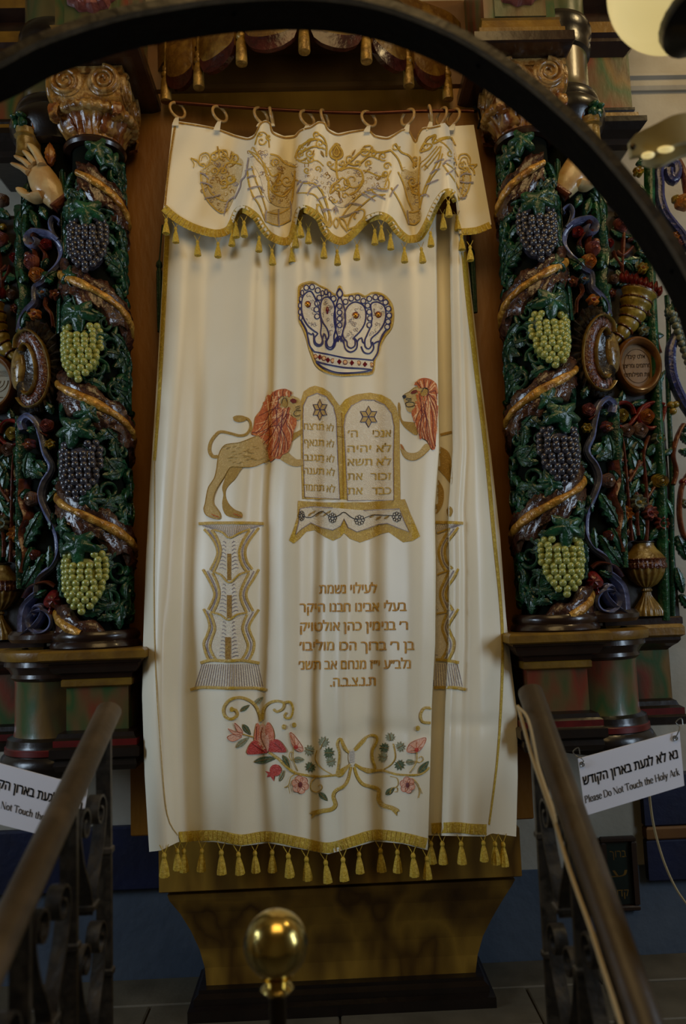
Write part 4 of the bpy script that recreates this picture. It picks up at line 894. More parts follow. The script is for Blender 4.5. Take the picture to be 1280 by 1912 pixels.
# ---------------------------------------------------------------- carved canopy with wooden tassels over the curtain
ZT_ = 1.17+1.56
def canopy():
    r = thing('carved_canopy', (0, 0, ZT_), 'bowed carved wooden valance of gilt and red scallops above the curtain rod', 'canopy')
    sp = []
    tass = [(310, 192, 122), (371, 167, 100), (451, 122, 48), (568, 100, 40), (684, 118, 62), (763, 164, 95), (836, 189, 125)]
    for u, v, vt in tass:
        p = PZ(u, v-3, ZT_); sp.append(p)
    print('canopy', [tuple(round(c, 3) for c in p) for p in sp])
    sx = [(-.50, .16)]+[(p.x, p.y) for p in sp]+[(.50, .16)]
    dense = smooth_path(sx, .004)
    def at(x, o=0.0):
        i = min(range(len(dense)), key=lambda k: abs(dense[k][0]-x)); a, c = dense[max(i-3, 0)], dense[min(i+3, len(dense)-1)]
        tx, ty = c[0]-a[0], c[1]-a[1]; L = math.hypot(tx, ty); return dense[i][0]+ty/L*o, dense[i][1]-tx/L*o
    zu = ZT_+.14; n = 60; xs = [lerp(-.495, .495, i/n) for i in range(n+1)]
    b = MB(); rg = []
    for off, z in ((-.03, zu), (.0, zu), (0, zu+.10), (.02, zu+.11), (.02, zu+.15), (-.03, zu+.15)): rg.append([at(x, off)+(z,) for x in xs])
    b.rings(rg, 0, closed=False); obj('bowed_fascia', b, 'scallop_gold', r)
    b = MB(); o = [at(x, -.01)+(zu+.05,) for x in xs]; m2 = len(o)
    b.add(o+[(p[0], p[1], p[2]+.015) for p in o], [tuple(range(m2)), tuple(range(m2, 2*m2))[::-1]]); obj('soffit', b, 'brown_wood', r)
    xs6 = [(sp[i].x, sp[i+1].x) for i in range(6)]
    for i, (x0, x1) in enumerate(xs6):
        m = 14; g = (x1-x0)*.10; drop = .105; b = MB(); verts = []; idx = {}
        for lay in (0, 1):
            for j in range(m+1):
                k = j/m; x = lerp(x0+g, x1-g, k); bot = ZT_+.012+.055*(1-sqrt(max(0, 1-(2*k-1)**2*.98)))
                for q in range(9):
                    f = q/8; bu = .012*sin(pi*min(1, f*1.1))*(1-(2*k-1)**2)
                    idx[lay, j, q] = len(verts); verts.append(at(x, (bu+.012) if lay == 0 else -.004)+(lerp(ZT_+.165, bot, f),))
        fs = []; ms = []
        for j in range(m):
            for q in range(8):
                for lay in (0, 1): fs.append((idx[lay, j, q], idx[lay, j+1, q], idx[lay, j+1, q+1], idx[lay, j, q+1])); ms.append(1 if q >= 6 else 0)
            fs.append((idx[0, j, 8], idx[0, j+1, 8], idx[1, j+1, 8], idx[1, j, 8])); ms.append(1)
        for j in (0, m):
            for q in range(8): fs.append((idx[0, j, q], idx[0, j, q+1], idx[1, j, q+1], idx[1, j, q])); ms.append(0)
        b.v, b.f, b.m = verts, fs, ms; obj('scallop', b, ['scallop_gold', 'scallop_red'], r)
    for p in sp:
        R = .0175; b = MB(); b.lathe([(.001, ZT_-.002), (R*.95, ZT_-.001), (R, ZT_+.003), (R*.96, ZT_+.03), (R*.86, ZT_+.066), (R*.7, ZT_+.072), (R*.62, ZT_+.076), (R*.85, ZT_+.082), (R*.85, ZT_+.09), (R*.5, ZT_+.096), (R*.62, ZT_+.104), (R*.55, ZT_+.114), (R*.3, ZT_+.12), (R*.25, ZT_+.2)], p.x, p.y, 20)
        obj('wooden_tassel', b, 'old_gilt', r)
canopy()
# ---------------------------------------------------------------- the curtain and its pelmet
def edge(tab): return lambda v: interp(tab, v)
UL = edge([(380, 309), (440, 307), (600, 299), (750, 290), (900, 280), (1050, 272), (1200, 267), (1300, 265), (1450, 270), (1600, 279)])
UR = edge([(380, 868), (470, 871), (560, 881), (700, 897), (850, 916), (1000, 933), (1150, 944), (1250, 955), (1330, 965), (1450, 966), (1600, 962)])
UF = edge([(380, 812), (500, 813), (700, 817), (840, 819), (950, 811), (1060, 813), (1200, 812), (1310, 806), (1600, 798)])
HEM_F = [(265, 1592), (300, 1588), (333, 1572), (400, 1572), (450, 1580), (500, 1574), (560, 1585), (612, 1595), (660, 1582), (700, 1571), (750, 1575), (800, 1588)]
HEM_R = [(780, 1560), (800, 1560), (905, 1562), (918, 1556), (962, 1562)]
def ybase(t): return lerp(.035, -.105, t**.8)
def folds(x, t):
    """depth of the soft folds over the front panel; x runs 0..1 across it, t 0..1 down"""
    y = 0
    for c0, c1, w0, w1, a0, a1 in ((.06, .04, .05, .07, -.012, -.030), (.17, .13, .05, .05, .008, .022), (.33, .30, .06, .06, -.016, -.020), (.395, .42, .03, .05, .016, .012), (.50, .52, .06, .07, -.018, -.012),
                                   (.58, .60, .04, .05, .004, .016), (.66, .70, .05, .055, -.006, -.028), (.79, .80, .05, .07, .014, .018), (.92, .95, .06, .06, -.012, -.022)):
        c, w, a = lerp(c0, c1, t), lerp(w0, w1, t), lerp(a0, a1, t); y += 1.6*a*math.exp(-((x-c)/w)**2)
    y += .0035*sin(x*23+t*4)*(1-t)+.003*sin(t*15+x*9)
    k = max(0, min(1, (t-.45)/.5)); k = k*k*(3-2*k); y -= .024*k/(1+math.exp((x-lerp(.045, .112, k))/.006))
    # creases where the cloth has been folded away
    y += .003*math.exp(-((t-.82)/.012)**2)*(x > .5)+.0025*math.exp(-((x-.8-.2*(t-.9))/.02)**2)*(t > .8)
    return y
NF, NV = 120, 150
TAIL = [(0, 0, 0), (4, -6, .018), (2, -10, .035), (-10, -6, .046), (-8, 8, .055), (8, 18, .058), (22, 24, .05), (30, 26, .034), (27, 24, .014), (30, 30, -.008), (44, 42, -.02)]
def curtain_mesh():
    b = MB(); rows = []
    for i in range(NV+1):
        t = i/NV; row = []
        v0 = 400
        for j in range(NF+1):
            x = j/NF; v_g = lerp(v0, 1580, t); u = lerp(UL(v_g), UF(v_g), x); v = lerp(v0, interp(HEM_F, u), t); u = lerp(UL(v), UF(v), x)
            Y = ybase(t)+folds(x, t)
            if x < .10: Y += .035*(1-x/.10)**2*lerp(.6, 1.3, t)
            row.append(P(u, v, Y))
        # pleat: the front panel turns under, runs back, and comes forward again as the outer fall
        tail = []; v = lerp(v0, 1560, t); uf, ur = UF(v), UR(v); yf = ybase(t)+folds(1, t)
        for k, (d0, d1, dy) in enumerate(TAIL[1:]): tail.append((uf+lerp(d0, d1, t**.7), yf+dy))
        us = tail[-1][0]; ysl = tail[-1][1]
        for k in range(1, 8):
            x = k/7; tail.append((lerp(us, ur, x), ysl+.045*x**2+lerp(.004, .022, t)*sin(x*7+t*2)*(1-x)+.01*x))
        q = smooth_path(tail, 3.0)
        NT = 60
        # resample to a fixed count
        L = [0]
        for a, c in zip(q, q[1:]): L.append(L[-1]+math.hypot((c[0]-a[0]), (c[1]-a[1])*600))
        for k in range(NT+1):
            d = L[-1]*k/NT; m = 0
            while m < len(L)-2 and L[m+1] < d: m += 1
            f = (d-L[m])/max(1e-9, L[m+1]-L[m]); u = lerp(q[m][0], q[m+1][0], f); Y = lerp(q[m][1], q[m+1][1], f)
            vv = lerp(v0, interp(HEM_R, u), t)
            row.append(P(u, vv, Y))
        rows.append(row)
    n = len(rows[0])
    b.rings(rows, 0, closed=False); return b
def solid(b, th=.0025):
    """give the sheet of cloth a back face a little behind it, with closed edges"""
    n = len(b.v); nf = len(b.f); me = bpy.data.meshes.new('t'); me.from_pydata(b.v, [], b.f); me.update()
    nr = [Vector(v.normal) for v in me.vertices]; bpy.data.meshes.remove(me)
    sgn = -1 if sum(q.y for q in nr) < 0 else 1
    b.v += [tuple(Vector(p)+q*th*sgn) for p, q in zip(b.v, nr)]
    cnt = {}
    for f in b.f:
        for a, c in zip(f, f[1:]+f[:1]): cnt[(min(a, c), max(a, c))] = cnt.get((min(a, c), max(a, c)), 0)+1
    b.f += [tuple(i+n for i in f[::-1]) for f in b.f[:nf]]
    for (a, c), k in cnt.items():
        if k == 1: b.f.append((a, c, c+n, a+n))
    b.m = [0]*len(b.f); return b
cur_b = curtain_mesh(); CV, CF = list(cur_b.v), list(cur_b.f)
BVH_C = BVHTree.FromPolygons([Vector(p) for p in CV], CF)
cur = thing('ark_curtain', (0, 0, .5), 'long white satin curtain embroidered with crown, two lions and tablets, gold fringe below', 'curtain')
obj('cloth_panel', solid(cur_b), 'cloth', cur, angle=80)

VT = [(322, 229), (332, 226), (365, 231), (402, 238), (440, 252), (462, 257), (474, 252), (480, 240), (486, 228), (495, 224), (504, 228), (509, 245), (530, 254), (550, 252), (558, 243), (568, 238), (580, 235), (594, 226), (606, 228), (612, 240), (630, 249), (655, 244), (686, 240), (700, 252), (722, 256), (735, 250), (752, 240), (764, 243), (775, 262), (780, 250), (788, 238), (805, 236), (822, 232), (830, 229), (838, 238)]
VB = [(305, 388), (325, 405), (350, 420), (378, 431), (405, 437), (425, 433), (433, 420), (441, 396), (449, 387), (460, 390), (478, 403), (490, 425), (505, 442), (530, 453), (545, 446), (551, 420), (557, 392), (566, 386), (580, 392), (597, 405), (606, 430), (618, 446), (640, 452), (662, 436), (682, 412), (700, 401), (712, 400), (728, 408), (742, 430), (757, 447), (772, 449), (785, 443), (797, 420), (812, 384), (824, 362), (836, 354), (846, 359), (854, 374), (857, 392)]
def yval(x):
    # x: 0..1 across; folds come forward where the lower hem rides high
    return -.004
def valance_mesh():
    N = 170; M = 26; b = MB(); rows = [[] for _ in range(M+1)]
    Lx = lambda tab, k: interp([(i/(len(tab)-1), p) for i, p in enumerate(tab)], k)
    fT = [(0, 322), (.22, 440), (.275, 478), (.30, 495), (.33, 510), (.43, 556), (.475, 592), (.50, 610), (.575, 655), (.70, 735), (.79, 776), (.86, 805), (1, 838)]
    fB = [(0, 305), (.22, 425), (.275, 449), (.33, 497), (.43, 549), (.475, 566), (.50, 592), (.575, 640), (.70, 712), (.79, 772), (.86, 800), (.95, 838), (1, 857)]
    DY = [(0, .0), (.12, .012), (.21, .026), (.25, .0), (.29, -.065), (.325, -.02), (.38, .026), (.43, .016), (.475, -.065), (.515, -.01), (.575, .018), (.64, .0), (.70, -.045), (.75, -.005), (.79, .018), (.83, .0), (.90, -.05), (.955, -.058), (1, -.01)]
    sT = smooth_path(DY, .01)
    for j in range(N+1):
        s = j/N; ut, ub = interp(fT, s), interp(fB, s); vt, vb = interp(VT, ut), interp(VB, ub); d = interp(sT, s)
        for i in range(M+1):
            t = i/M; u = lerp(ut, ub, t); v = lerp(vt, vb, t)
            Y = lerp(.012, -.03, t)+d*lerp(.55, 1.0, t)+.002*sin(s*60+t*7)
            rows[i].append(P(u, v, Y))
    b.rings(rows, 0, closed=False); return b
val_b = valance_mesh()
# the turned-back end flap at the rod's far end is cut in one with the pelmet
fl_rows = []
for i in range(19):
    t = i/18; row = []
    for j in range(13):
        x = j/12; u = lerp(lerp(838, 856, t), lerp(884, 917, t), x); v = lerp(lerp(236, 233, x), lerp(436, 419, x)+4*sin(x*pi), t)
        row.append(P(u, v, lerp(.022, -.008, t)+.012*sin(x*pi*.8)*-1+.012*x))
    fl_rows.append(row)
val_b.rings(fl_rows, 0, closed=False)
VVV, VFF = list(val_b.v), list(val_b.f)
BVH_V = BVHTree.FromPolygons([Vector(p) for p in VVV], VFF)
val = thing('curtain_pelmet', (0, 0, 2.2), 'short white pelmet embroidered with gold scrolls and tasselled fringe, hung on wooden rings', 'pelmet')
obj('pelmet_cloth', solid(val_b), 'cloth', val, angle=80)

# ---------------------------------------------------------------- embroidery: thin raised threadwork lying on the cloth
class Emb:
    def __init__(s, bvh, clip=None): s.b = bvh; s.mb = MB(); s.mats = []; s.clip = clip; s.lastY = -.02
    def mi(s, m):
        if m not in s.mats: s.mats.append(m)
        return s.mats.index(m)
    def on(s, u, v, lift):
        d = ray(u, v); hit = s.b.ray_cast(CAM, d)
        if hit[0] is None: p = P(u, v, s.lastY)
        else: p = hit[0]; s.lastY = p.y
        n = hit[1] if hit[0] is not None else None
        return p-d*(lift+.0012)
    def ok(s, u, v): return s.clip is None or s.clip(u, v)
    def poly(s, pts, m, lay=0, step=9, smooth=True, fr=None):
        step = min(step, 5.5)
        if fr: pts = [fr(*p) for p in pts]
        if smooth: pts = smooth_path(pts, 4, True)
        tri = tessellate_polygon([[Vector((p[0], p[1], 0)) for p in pts]])
        vs = [tuple(p) for p in pts]; ts = [tuple(t) for t in tri]; mid = {}
        for it in range(9):
            nt = []; ch = False
            for t in ts:
                es = [(math.dist(vs[t[k]], vs[t[(k+1) % 3]]), k) for k in range(3)]; L, k = max(es)
                if L > step:
                    a, c, e = t[k], t[(k+1) % 3], t[(k+2) % 3]; key = (min(a, c), max(a, c))
                    if key not in mid: mid[key] = len(vs); vs.append(((vs[a][0]+vs[c][0])/2, (vs[a][1]+vs[c][1])/2))
                    q = mid[key]; nt += [(a, q, e), (q, c, e)]; ch = True
                else: nt.append(t)
            ts = nt
            if not ch: break
        if s.clip: ts = [t for t in ts if all(s.clip(*vs[k]) for k in t)]
        s.mb.add([s.on(*p, .0008*lay) for p in vs], ts, s.mi(m))
    def stroke(s, pts, w, m, lay=1, w1=None, closed=False, fr=None, smooth=True, raise_=.0009, step=3.5):
        if fr: pts = [fr(*p) for p in pts]
        q = smooth_path(pts, step, closed) if smooth and len(pts) > 2 else smooth_path(pts, step) if not closed else pts
        if closed: q = q+[q[0]]
        n = len(q); rows = []; lift = .0008*lay
        for i, p in enumerate(q):
            a = q[max(i-1, 0)] if not closed else q[i-1 if i else -2]; c = q[min(i+1, n-1)] if not closed else q[(i+1) if i < n-1 else 1]
            dx, dy = c[0]-a[0], c[1]-a[1]; L = math.hypot(dx, dy) or 1; nx, ny = -dy/L, dx/L; ww = (w if w1 is None else lerp(w, w1, i/(n-1)))/2
            rows.append([(p[0]+nx*ww, p[1]+ny*ww, lift), (p[0], p[1], lift+raise_), (p[0]-nx*ww, p[1]-ny*ww, lift)])
        run = []
        def flush():
            if len(run) > 1: s.mb.rings([[s.on(*k) for k in r] for r in run], s.mi(m), closed=False)
        for r in rows:
            if s.ok(r[1][0], r[1][1]): run.append(r)
            else: flush(); run = []
        flush()
    def disc(s, u, v, r, m, lay=2, ry=None, n=12):
        pts = [(u+r*cos(2*pi*k/n), v+(ry or r)*sin(2*pi*k/n)) for k in range(n)]
        if not s.ok(u, v): return
        s.mb.add([s.on(u, v, .0008*lay+.0006)]+[s.on(*p, .0008*lay) for p in pts], [(0, k+1, (k+1) % n+1) for k in range(n)], s.mi(m))
    def ringo(s, u, v, r, w, m, lay=2, ry=None, n=14): s.stroke([(u+r*cos(2*pi*k/n), v+(ry or r)*sin(2*pi*k/n)) for k in range(n)], w, m, lay, closed=True)
    def leaf(s, x0, y0, x1, y1, w, m, lay=1, fr=None, vein='thread_gold_dark'):
        if fr: (x0, y0), (x1, y1) = fr(x0, y0), fr(x1, y1)
        dx, dy = x1-x0, y1-y0; L = math.hypot(dx, dy); nx, ny = -dy/L*w/2, dx/L*w/2
        s.poly([(x0, y0), (x0+dx*.3+nx*.9, y0+dy*.3+ny*.9), (x0+dx*.62+nx*.8, y0+dy*.62+ny*.8), (x1, y1), (x0+dx*.62-nx*.8, y0+dy*.62-ny*.8), (x0+dx*.3-nx*.9, y0+dy*.3-ny*.9)], m, lay, 6)
        if vein: s.stroke([(x0, y0), (x0+dx*.85, y0+dy*.85)], .9, vein, lay+1)
    def spiral(s, u, v, r, a0, turns, w, m, lay=2, tail=None):
        pts = [(u+lerp(r, r*.15, k/22)*cos(a0+2*pi*turns*k/22), v+lerp(r, r*.15, k/22)*sin(a0+2*pi*turns*k/22)) for k in range(23)]
        s.stroke((tail or [])+pts, w, m, lay, w1=w*.7, step=2.5)
    def text(s, t, u0, u1, v0, v1, h, m, lay=1, bold=.02, skew=0):
        """baseline from (u0,v0) to (u1,v1); h is the letter height in the same units"""
        vv, ff = glyphs(t, bold)
        if not vv: return
        x0 = min(p[0] for p in vv); x1 = max(p[0] for p in vv); W_ = x1-x0
        pts = []
        for x, y in vv:
            k = (x-x0)/W_; pts.append(s.on(lerp(u0, u1, k)+skew*y*h, lerp(v0, v1, k)-y*h/.58, .0008*lay))
        s.mb.add(pts, ff, s.mi(m))
    def done(s, name, parent, label=None, kind=None):
        if not s.mb.v: return None
        return obj(name, s.mb, s.mats, parent, label, kind, angle=0)
def frame_(ox, oy, k): return lambda x, y: (ox+x/k, oy+y/k)
Z3, Z4, Z5, Z6, Z7, Z8 = frame_(520, 500, 3.765), frame_(340, 690, 3.765), frame_(600, 690, 3.765), frame_(330, 960, 4.267), frame_(540, 1060, 3.765), frame_(390, 1270, 2.783)
K3 = 1/3.765
# crown
e = Emb(BVH_C)
OUT = [(145, 130), (190, 105), (240, 100), (285, 125), (330, 145), (372, 178), (402, 185), (427, 128), (455, 190), (505, 188), (560, 180), (610, 200), (660, 175), (712, 180), (757, 210), (792, 262), (802, 330), (795, 402), (775, 445), (745, 482), (716, 540), (702, 600), (677, 650), (668, 722), (645, 748), (560, 752), (430, 757), (340, 737), (270, 692), (240, 632), (215, 562), (200, 500), (175, 430), (145, 370), (138, 280), (138, 190)]
cxm, cym = 470, 430
e.poly(OUT, 'thread_tan_dark', 0, 9, True, Z3)
e.poly([(x+(cxm-x)*.05, y+(cym-y)*.05) for x, y in OUT], 'cloth', 1, 9, True, Z3); e.stroke(OUT, 3.0, 'thread_gold', 2, closed=True, fr=Z3)
PET = [[(225, 165), (175, 195), (160, 260), (170, 340), (205, 405), (250, 445), (275, 462), (252, 492), (262, 530), (292, 540), (308, 510), (295, 460), (300, 400), (290, 330), (268, 240)],
       [(345, 205), (305, 225), (292, 300), (305, 370), (340, 430), (352, 480), (336, 520), (348, 556), (374, 556), (388, 525), (388, 480), (402, 420), (398, 330), (385, 250)],
       [(430, 205), (402, 270), (389, 340), (397, 420), (415, 480), (430, 500), (446, 470), (460, 410), (469, 350), (460, 280)],
       [(540, 240), (490, 265), (464, 320), (470, 390), (450, 450), (456, 490), (480, 520), (482, 548), (508, 565), (535, 548), (536, 510), (524, 496), (570, 450), (605, 390), (613, 320), (595, 265)],
       [(690, 240), (648, 258), (655, 330), (650, 400), (622, 470), (606, 510), (610, 556), (634, 570), (652, 545), (650, 500), (702, 450), (740, 390), (753, 320), (738, 265)]]
for p in PET:
    e.poly(p, 'thread_white', 2, 9, True, Z3); e.stroke(p, 2.8, 'thread_navy', 3, closed=True, fr=Z3)
rnd = random.Random(2)
for p in PET:
    xs = [q[0] for q in p]; yy = [q[1] for q in p]
    def inside(x, y):
        c = False
        for (x0, y0), (x1, y1) in zip(p, p[1:]+p[:1]):
            if (y0 > y) != (y1 > y) and x < (x1-x0)*(y-y0)/(y1-y0)+x0: c = not c
        return c
    for k in range(26):
        x, y = rnd.uniform(min(xs)+12, max(xs)-12), rnd.uniform(min(yy)+12, max(yy)-12)
        pts = []
        a = rnd.random()*6
        for j in range(7):
            if inside(x, y) and inside(x+9, y) and inside(x-9, y): pts.append((x, y))
            a += rnd.choice([-1.5, 1.5]); x += 13*cos(a); y += 13*sin(a)
        if len(pts) > 2: e.stroke(pts, .8, 'thread_grey', 3, fr=Z3, step=2)
for q in ([(248, 490), (252, 532), (282, 552), (310, 530), (306, 492)], [(330, 510), (334, 558), (366, 575), (394, 545), (396, 510), (414, 482)], [(456, 505), (468, 568), (506, 592), (545, 570), (552, 522), (532, 494)], [(580, 552), (600, 594), (640, 602), (668, 565), (658, 520)],
          [(160, 372), (196, 440), (206, 500), (216, 545), (252, 592)], [(760, 430), (730, 470), (706, 530), (694, 600), (660, 652)], [(250, 590), (330, 605), (460, 632), (560, 640), (657, 650)], [(262, 656), (340, 680), (450, 700), (570, 708), (652, 716)], [(262, 660), (320, 705), (400, 735), (500, 739), (600, 731), (656, 718)],
          [(206, 455), (232, 470), (242, 458), (250, 495)], [(308, 500), (318, 462), (330, 482), (336, 510)], [(396, 530), (416, 490), (428, 480), (440, 492), (456, 530)], [(414, 520), (428, 496), (440, 520)], [(552, 520), (566, 500), (584, 492), (590, 520), (600, 530)], [(662, 540), (690, 520), (712, 516)], [(427, 145), (450, 180), (428, 212), (408, 180), (427, 145)]):
    e.stroke(q, 2.9, 'thread_navy', 3, fr=Z3)
e.poly([(262, 600), (330, 612), (460, 640), (560, 648), (652, 656), (650, 706), (570, 700), (450, 692), (340, 672), (262, 648)], 'thread_white', 2, 9, True, Z3)
BEADS = [(195, 140), (235, 135), (275, 158), (308, 178), (333, 170), (356, 188), (385, 217), (166, 175), (156, 220), (150, 265), (150, 310), (155, 350), (286, 210), (271, 250), (266, 293), (270, 341), (470, 238), (510, 215), (555, 210), (595, 233), (637, 218), (680, 207), (718, 215), (750, 243), (770, 288), (775, 335), (768, 378), (762, 415), (625, 265), (637, 310), (642, 355), (638, 402), (428, 270), (428, 315), (428, 358), (428, 403)]
for x, y in BEADS:
    u, v = Z3(x, y); nar = .6 if x < 170 or 300 < x < 360 else 1
    e.disc(u, v, 4.6*nar, 'thread_white', 3, 4.8); e.ringo(u, v, 4.6*nar, 2.0, 'thread_navy', 4, 4.8)
crown = e.done('embroidered_crown', cur, 'navy outlined embroidered crown with gold jewels')
for x, y, r_, m in ((203, 257, 18, 'gem_gold'), (540, 335, 19, 'gem_gold'), (700, 330, 19, 'gem_gold'), (342, 300, 15, 'gem_ruby')):
    u, v = Z3(x, y); p = e.on(u, v, .002); b = MB()
    if m == 'gem_gold': b.sphere(p, (.0105, .006, .0105), 14, 8, 1); b.sphere(p-ray(u, v)*.003, (.0075, .006, .0075), 14, 8, 0); obj('jewel', b, ['gem_gold', 'gem_ruby'], crown)
    else: b.sphere(p, (.005, .004, .012), 12, 8, 0); obj('jewel', b, ['gem_ruby'], crown)
for x, y in ((257, 625), (318, 637), (380, 655), (467, 665), (562, 670), (652, 683)):
    u, v = Z3(x, y); p = e.on(u, v, .0022); b = MB(); b.sphere(p, (.0058, .0028, .0062), 12, 6, 0); b.tube([p+Vector((.006*cos(a*pi/7), -.0005, .0064*sin(a*pi/7))) for a in range(14)], .0012, 5, 1, closed=True); obj('band_stud', b, ['thread_peach', 'thread_maroon'], crown)
for x, y in ((290, 627), (345, 648), (425, 660), (515, 668), (607, 678)):
    f = Emb(BVH_C); f.poly([(x-16, y), (x, y-20), (x+16, y), (x, y+20)], 'gem_ruby', 4, 9, False, Z3); f.done('band_lozenge', crown)

# tablets of the law
e = Emb(BVH_C)
TABO = [(564, 932), (562, 860), (561, 790), (562, 748), (567, 731), (578, 723), (588, 720), (602, 724), (616, 733), (626, 748), (634, 758), (644, 746), (655, 740), (666, 736), (690, 733), (712, 737), (728, 746), (739, 760), (745, 780), (746, 876), (747, 934)]
e.poly(TABO, 'thread_gold', 0, 9, False)
TL = [Z4(*p) for p in [(850, 350), (852, 255), (882, 192), (950, 165), (1010, 190), (1060, 260), (1080, 340), (1090, 600), (1105, 910), (862, 895), (852, 600)]]
TR_ = [Z5(*p) for p in [(158, 400), (170, 320), (210, 255), (290, 213), (370, 215), (440, 245), (490, 310), (507, 400), (502, 600), (505, 918), (185, 920), (170, 600)]]
for t in (TL, TR_): e.poly(t, 'thread_white', 1, 9, False); e.stroke(t, 1.6, 'thread_grey', 2, closed=True, smooth=False)
for a, c in zip(TR_, TR_[1:]): pass
BASE = [(556, 935), (600, 938), (680, 938), (755, 932), (765, 958), (774, 978), (784, 1001), (770, 1010), (752, 1013), (738, 1003), (725, 994), (711, 997), (690, 1007), (672, 1013), (653, 1006), (642, 995), (635, 1003), (621, 1010), (606, 1003), (588, 990), (572, 993), (560, 1006), (548, 1015), (539, 1009), (547, 990), (555, 965)]
e.poly(BASE, 'thread_gold', 0, 9, False)
BIN = [(560, 950), (580, 946), (620, 948), (680, 953), (745, 950), (753, 972), (763, 993), (741, 985), (722, 977), (706, 979), (685, 987), (666, 993), (650, 985), (642, 968), (635, 982), (621, 990), (600, 985), (580, 976), (563, 987), (552, 998), (558, 975)]
e.poly(BIN, 'thread_white', 1, 9, False); e.stroke(BIN, 1.6, 'thread_grey', 2, closed=True, smooth=False)
e.stroke([(563, 963), (580, 966), (600, 955), (618, 966), (632, 962), (642, 956), (656, 966), (671, 970), (695, 962), (718, 962), (740, 963)], 1.3, 'thread_black', 3)
for u, v, k in ((563, 963, .6), (620, 967, .8), (671, 971, 1), (740, 965, .9)):
    for j in range(8):
        a = 2*pi*j/8; e.ringo(u+6.5*k*cos(a), v+6.5*sin(a), 3.0*k, 1.1, 'thread_black', 3, 3.0, 8)
for x, y in ((455, 1040), (400, 1045), (355, 1030)):
    u, v = Z5(x, y); e.leaf(u-5, v+3, u+6, v-4, 6, 'thread_tan', 2)
for k in range(6): e.leaf(575+k*7, 964-(k % 2)*5, 583+k*7, 956-(k % 2)*3, 5, 'thread_tan', 2)
e.stroke([(637, 770), (639, 850), (641, 930)], 1.2, 'thread_gold_dark', 1); e.stroke([(627, 796), (640, 797)], 1.2, 'thread_gold_dark', 1); e.stroke([(627, 814), (641, 816)], 1.2, 'thread_gold_dark', 1)
tabs = e.done('embroidered_tablets', cur, 'gold bordered embroidered tablets with two stars')
for cu, cv, R, sx in ((597, 765, 20, .72), (688, 778, 20, .9)):
    e = Emb(BVH_C); pt = []
    for k in range(12):
        a = -pi/2+k*pi/6; r_ = R if k % 2 == 0 else R*.577
        pt.append((cu+r_*cos(a)*sx, cv+r_*sin(a)))
    e.poly(pt, 'thread_tan', 3, 9, False); e.stroke(pt, 1.5, 'thread_navy', 4, closed=True, smooth=False)
    for k in range(1, 12, 2): e.stroke([(cu, cv), pt[k]], 1.2, 'thread_navy', 4)
    e.done('star', tabs)
def word(t, *a):
    e = Emb(BVH_C); e.text(t, *a); e.done('tablet_word', tabs)
for k, (w1, w2) in enumerate((('אנכי', "ה׳"), ('לא', 'יהיה'), ('לא', 'תשא'), ('זכור', 'את'), ('כבד', 'את'))):
    v = (816, 844, 869, 896, 923)[k]; xr = 729.5; a = (696, 703, 703, 692, 695)[k]
    word(w1, a, xr, v, v-.5, 12.5, 'thread_gold', 3, .012); word(w2, 649, (668, 693, 695, 677, 677)[k], v+.5, v, 12.5, 'thread_gold', 3, .012)
for k, w in enumerate(('תרצח', 'תנאף', 'תגנב', 'תענה', 'תחמד')):
    v = (803, 833, 861, 886, 917)[k]; word(w, 567.5, 604, v-1, v, 11.5, 'thread_gold', 3, .012); word('לא', 609, 622.5+k*.6, v+1.5, v+3, 11.5, 'thread_gold', 3, .012)

# lions
def mane(e, strands, fr, seed):
    rn = random.Random(seed)
    for k, (pts) in enumerate(strands):
        m = ('thread_rust', 'thread_peach', 'thread_rust', 'thread_maroon')[k % 4]
        e.stroke(pts, rn.uniform(3.2, 5.0) if m != 'thread_maroon' else 1.4, m, 3 if m != 'thread_maroon' else 4, w1=1.0, fr=fr)
e = Emb(BVH_C)
e.stroke([(250, 612), (212, 610), (190, 570), (200, 510), (235, 460), (270, 437), (340, 450), (400, 465), (450, 455), (478, 420), (482, 380), (462, 348), (430, 338)], 6.5, 'thread_tan_dark', 1, w1=4.5, fr=Z4)
e.poly([(355, 335), (385, 322), (430, 326), (455, 345), (430, 365), (385, 370), (360, 355)], 'thread_tan_dark', 2, fr=Z4)
e.poly([(325, 700), (345, 675), (425, 680), (400, 722), (370, 770), (330, 810), (305, 850), (305, 900), (330, 950), (370, 985), (415, 1003), (426, 1030), (410, 1046), (350, 1040), (310, 1026), (287, 990), (280, 940), (288, 880), (280, 830), (298, 770)], 'thread_tan_dark', 1, fr=Z4)
e.poly([(745, 520), (800, 482), (848, 445), (845, 418), (800, 440), (735, 470)], 'thread_tan_dark', 1, fr=Z4)
e.poly([(670, 610), (735, 662), (800, 682), (852, 668), (850, 630), (805, 632), (765, 605), (730, 575)], 'thread_tan', 1, fr=Z4)
LB = [(515, 470), (470, 488), (400, 513), (340, 520), (300, 530), (272, 560), (255, 600), (246, 650), (240, 700), (225, 760), (200, 800), (182, 830), (170, 880), (160, 940), (150, 980), (165, 1020), (200, 1040), (245, 1051), (266, 1045), (262, 1012), (236, 972), (216, 940), (220, 890), (245, 830), (290, 760), (325, 700), (350, 682), (430, 685), (500, 682), (560, 660), (615, 632), (700, 580), (660, 490), (580, 455)]
e.poly(LB, 'thread_tan', 2, fr=Z4); e.stroke(LB, 1.3, 'thread_tan_dark', 3, closed=True, fr=Z4)
e.poly([(700, 190), (740, 180), (790, 190), (832, 220), (836, 300), (826, 350), (800, 352), (755, 310), (690, 275), (675, 230)], 'thread_tan', 2, fr=Z4)
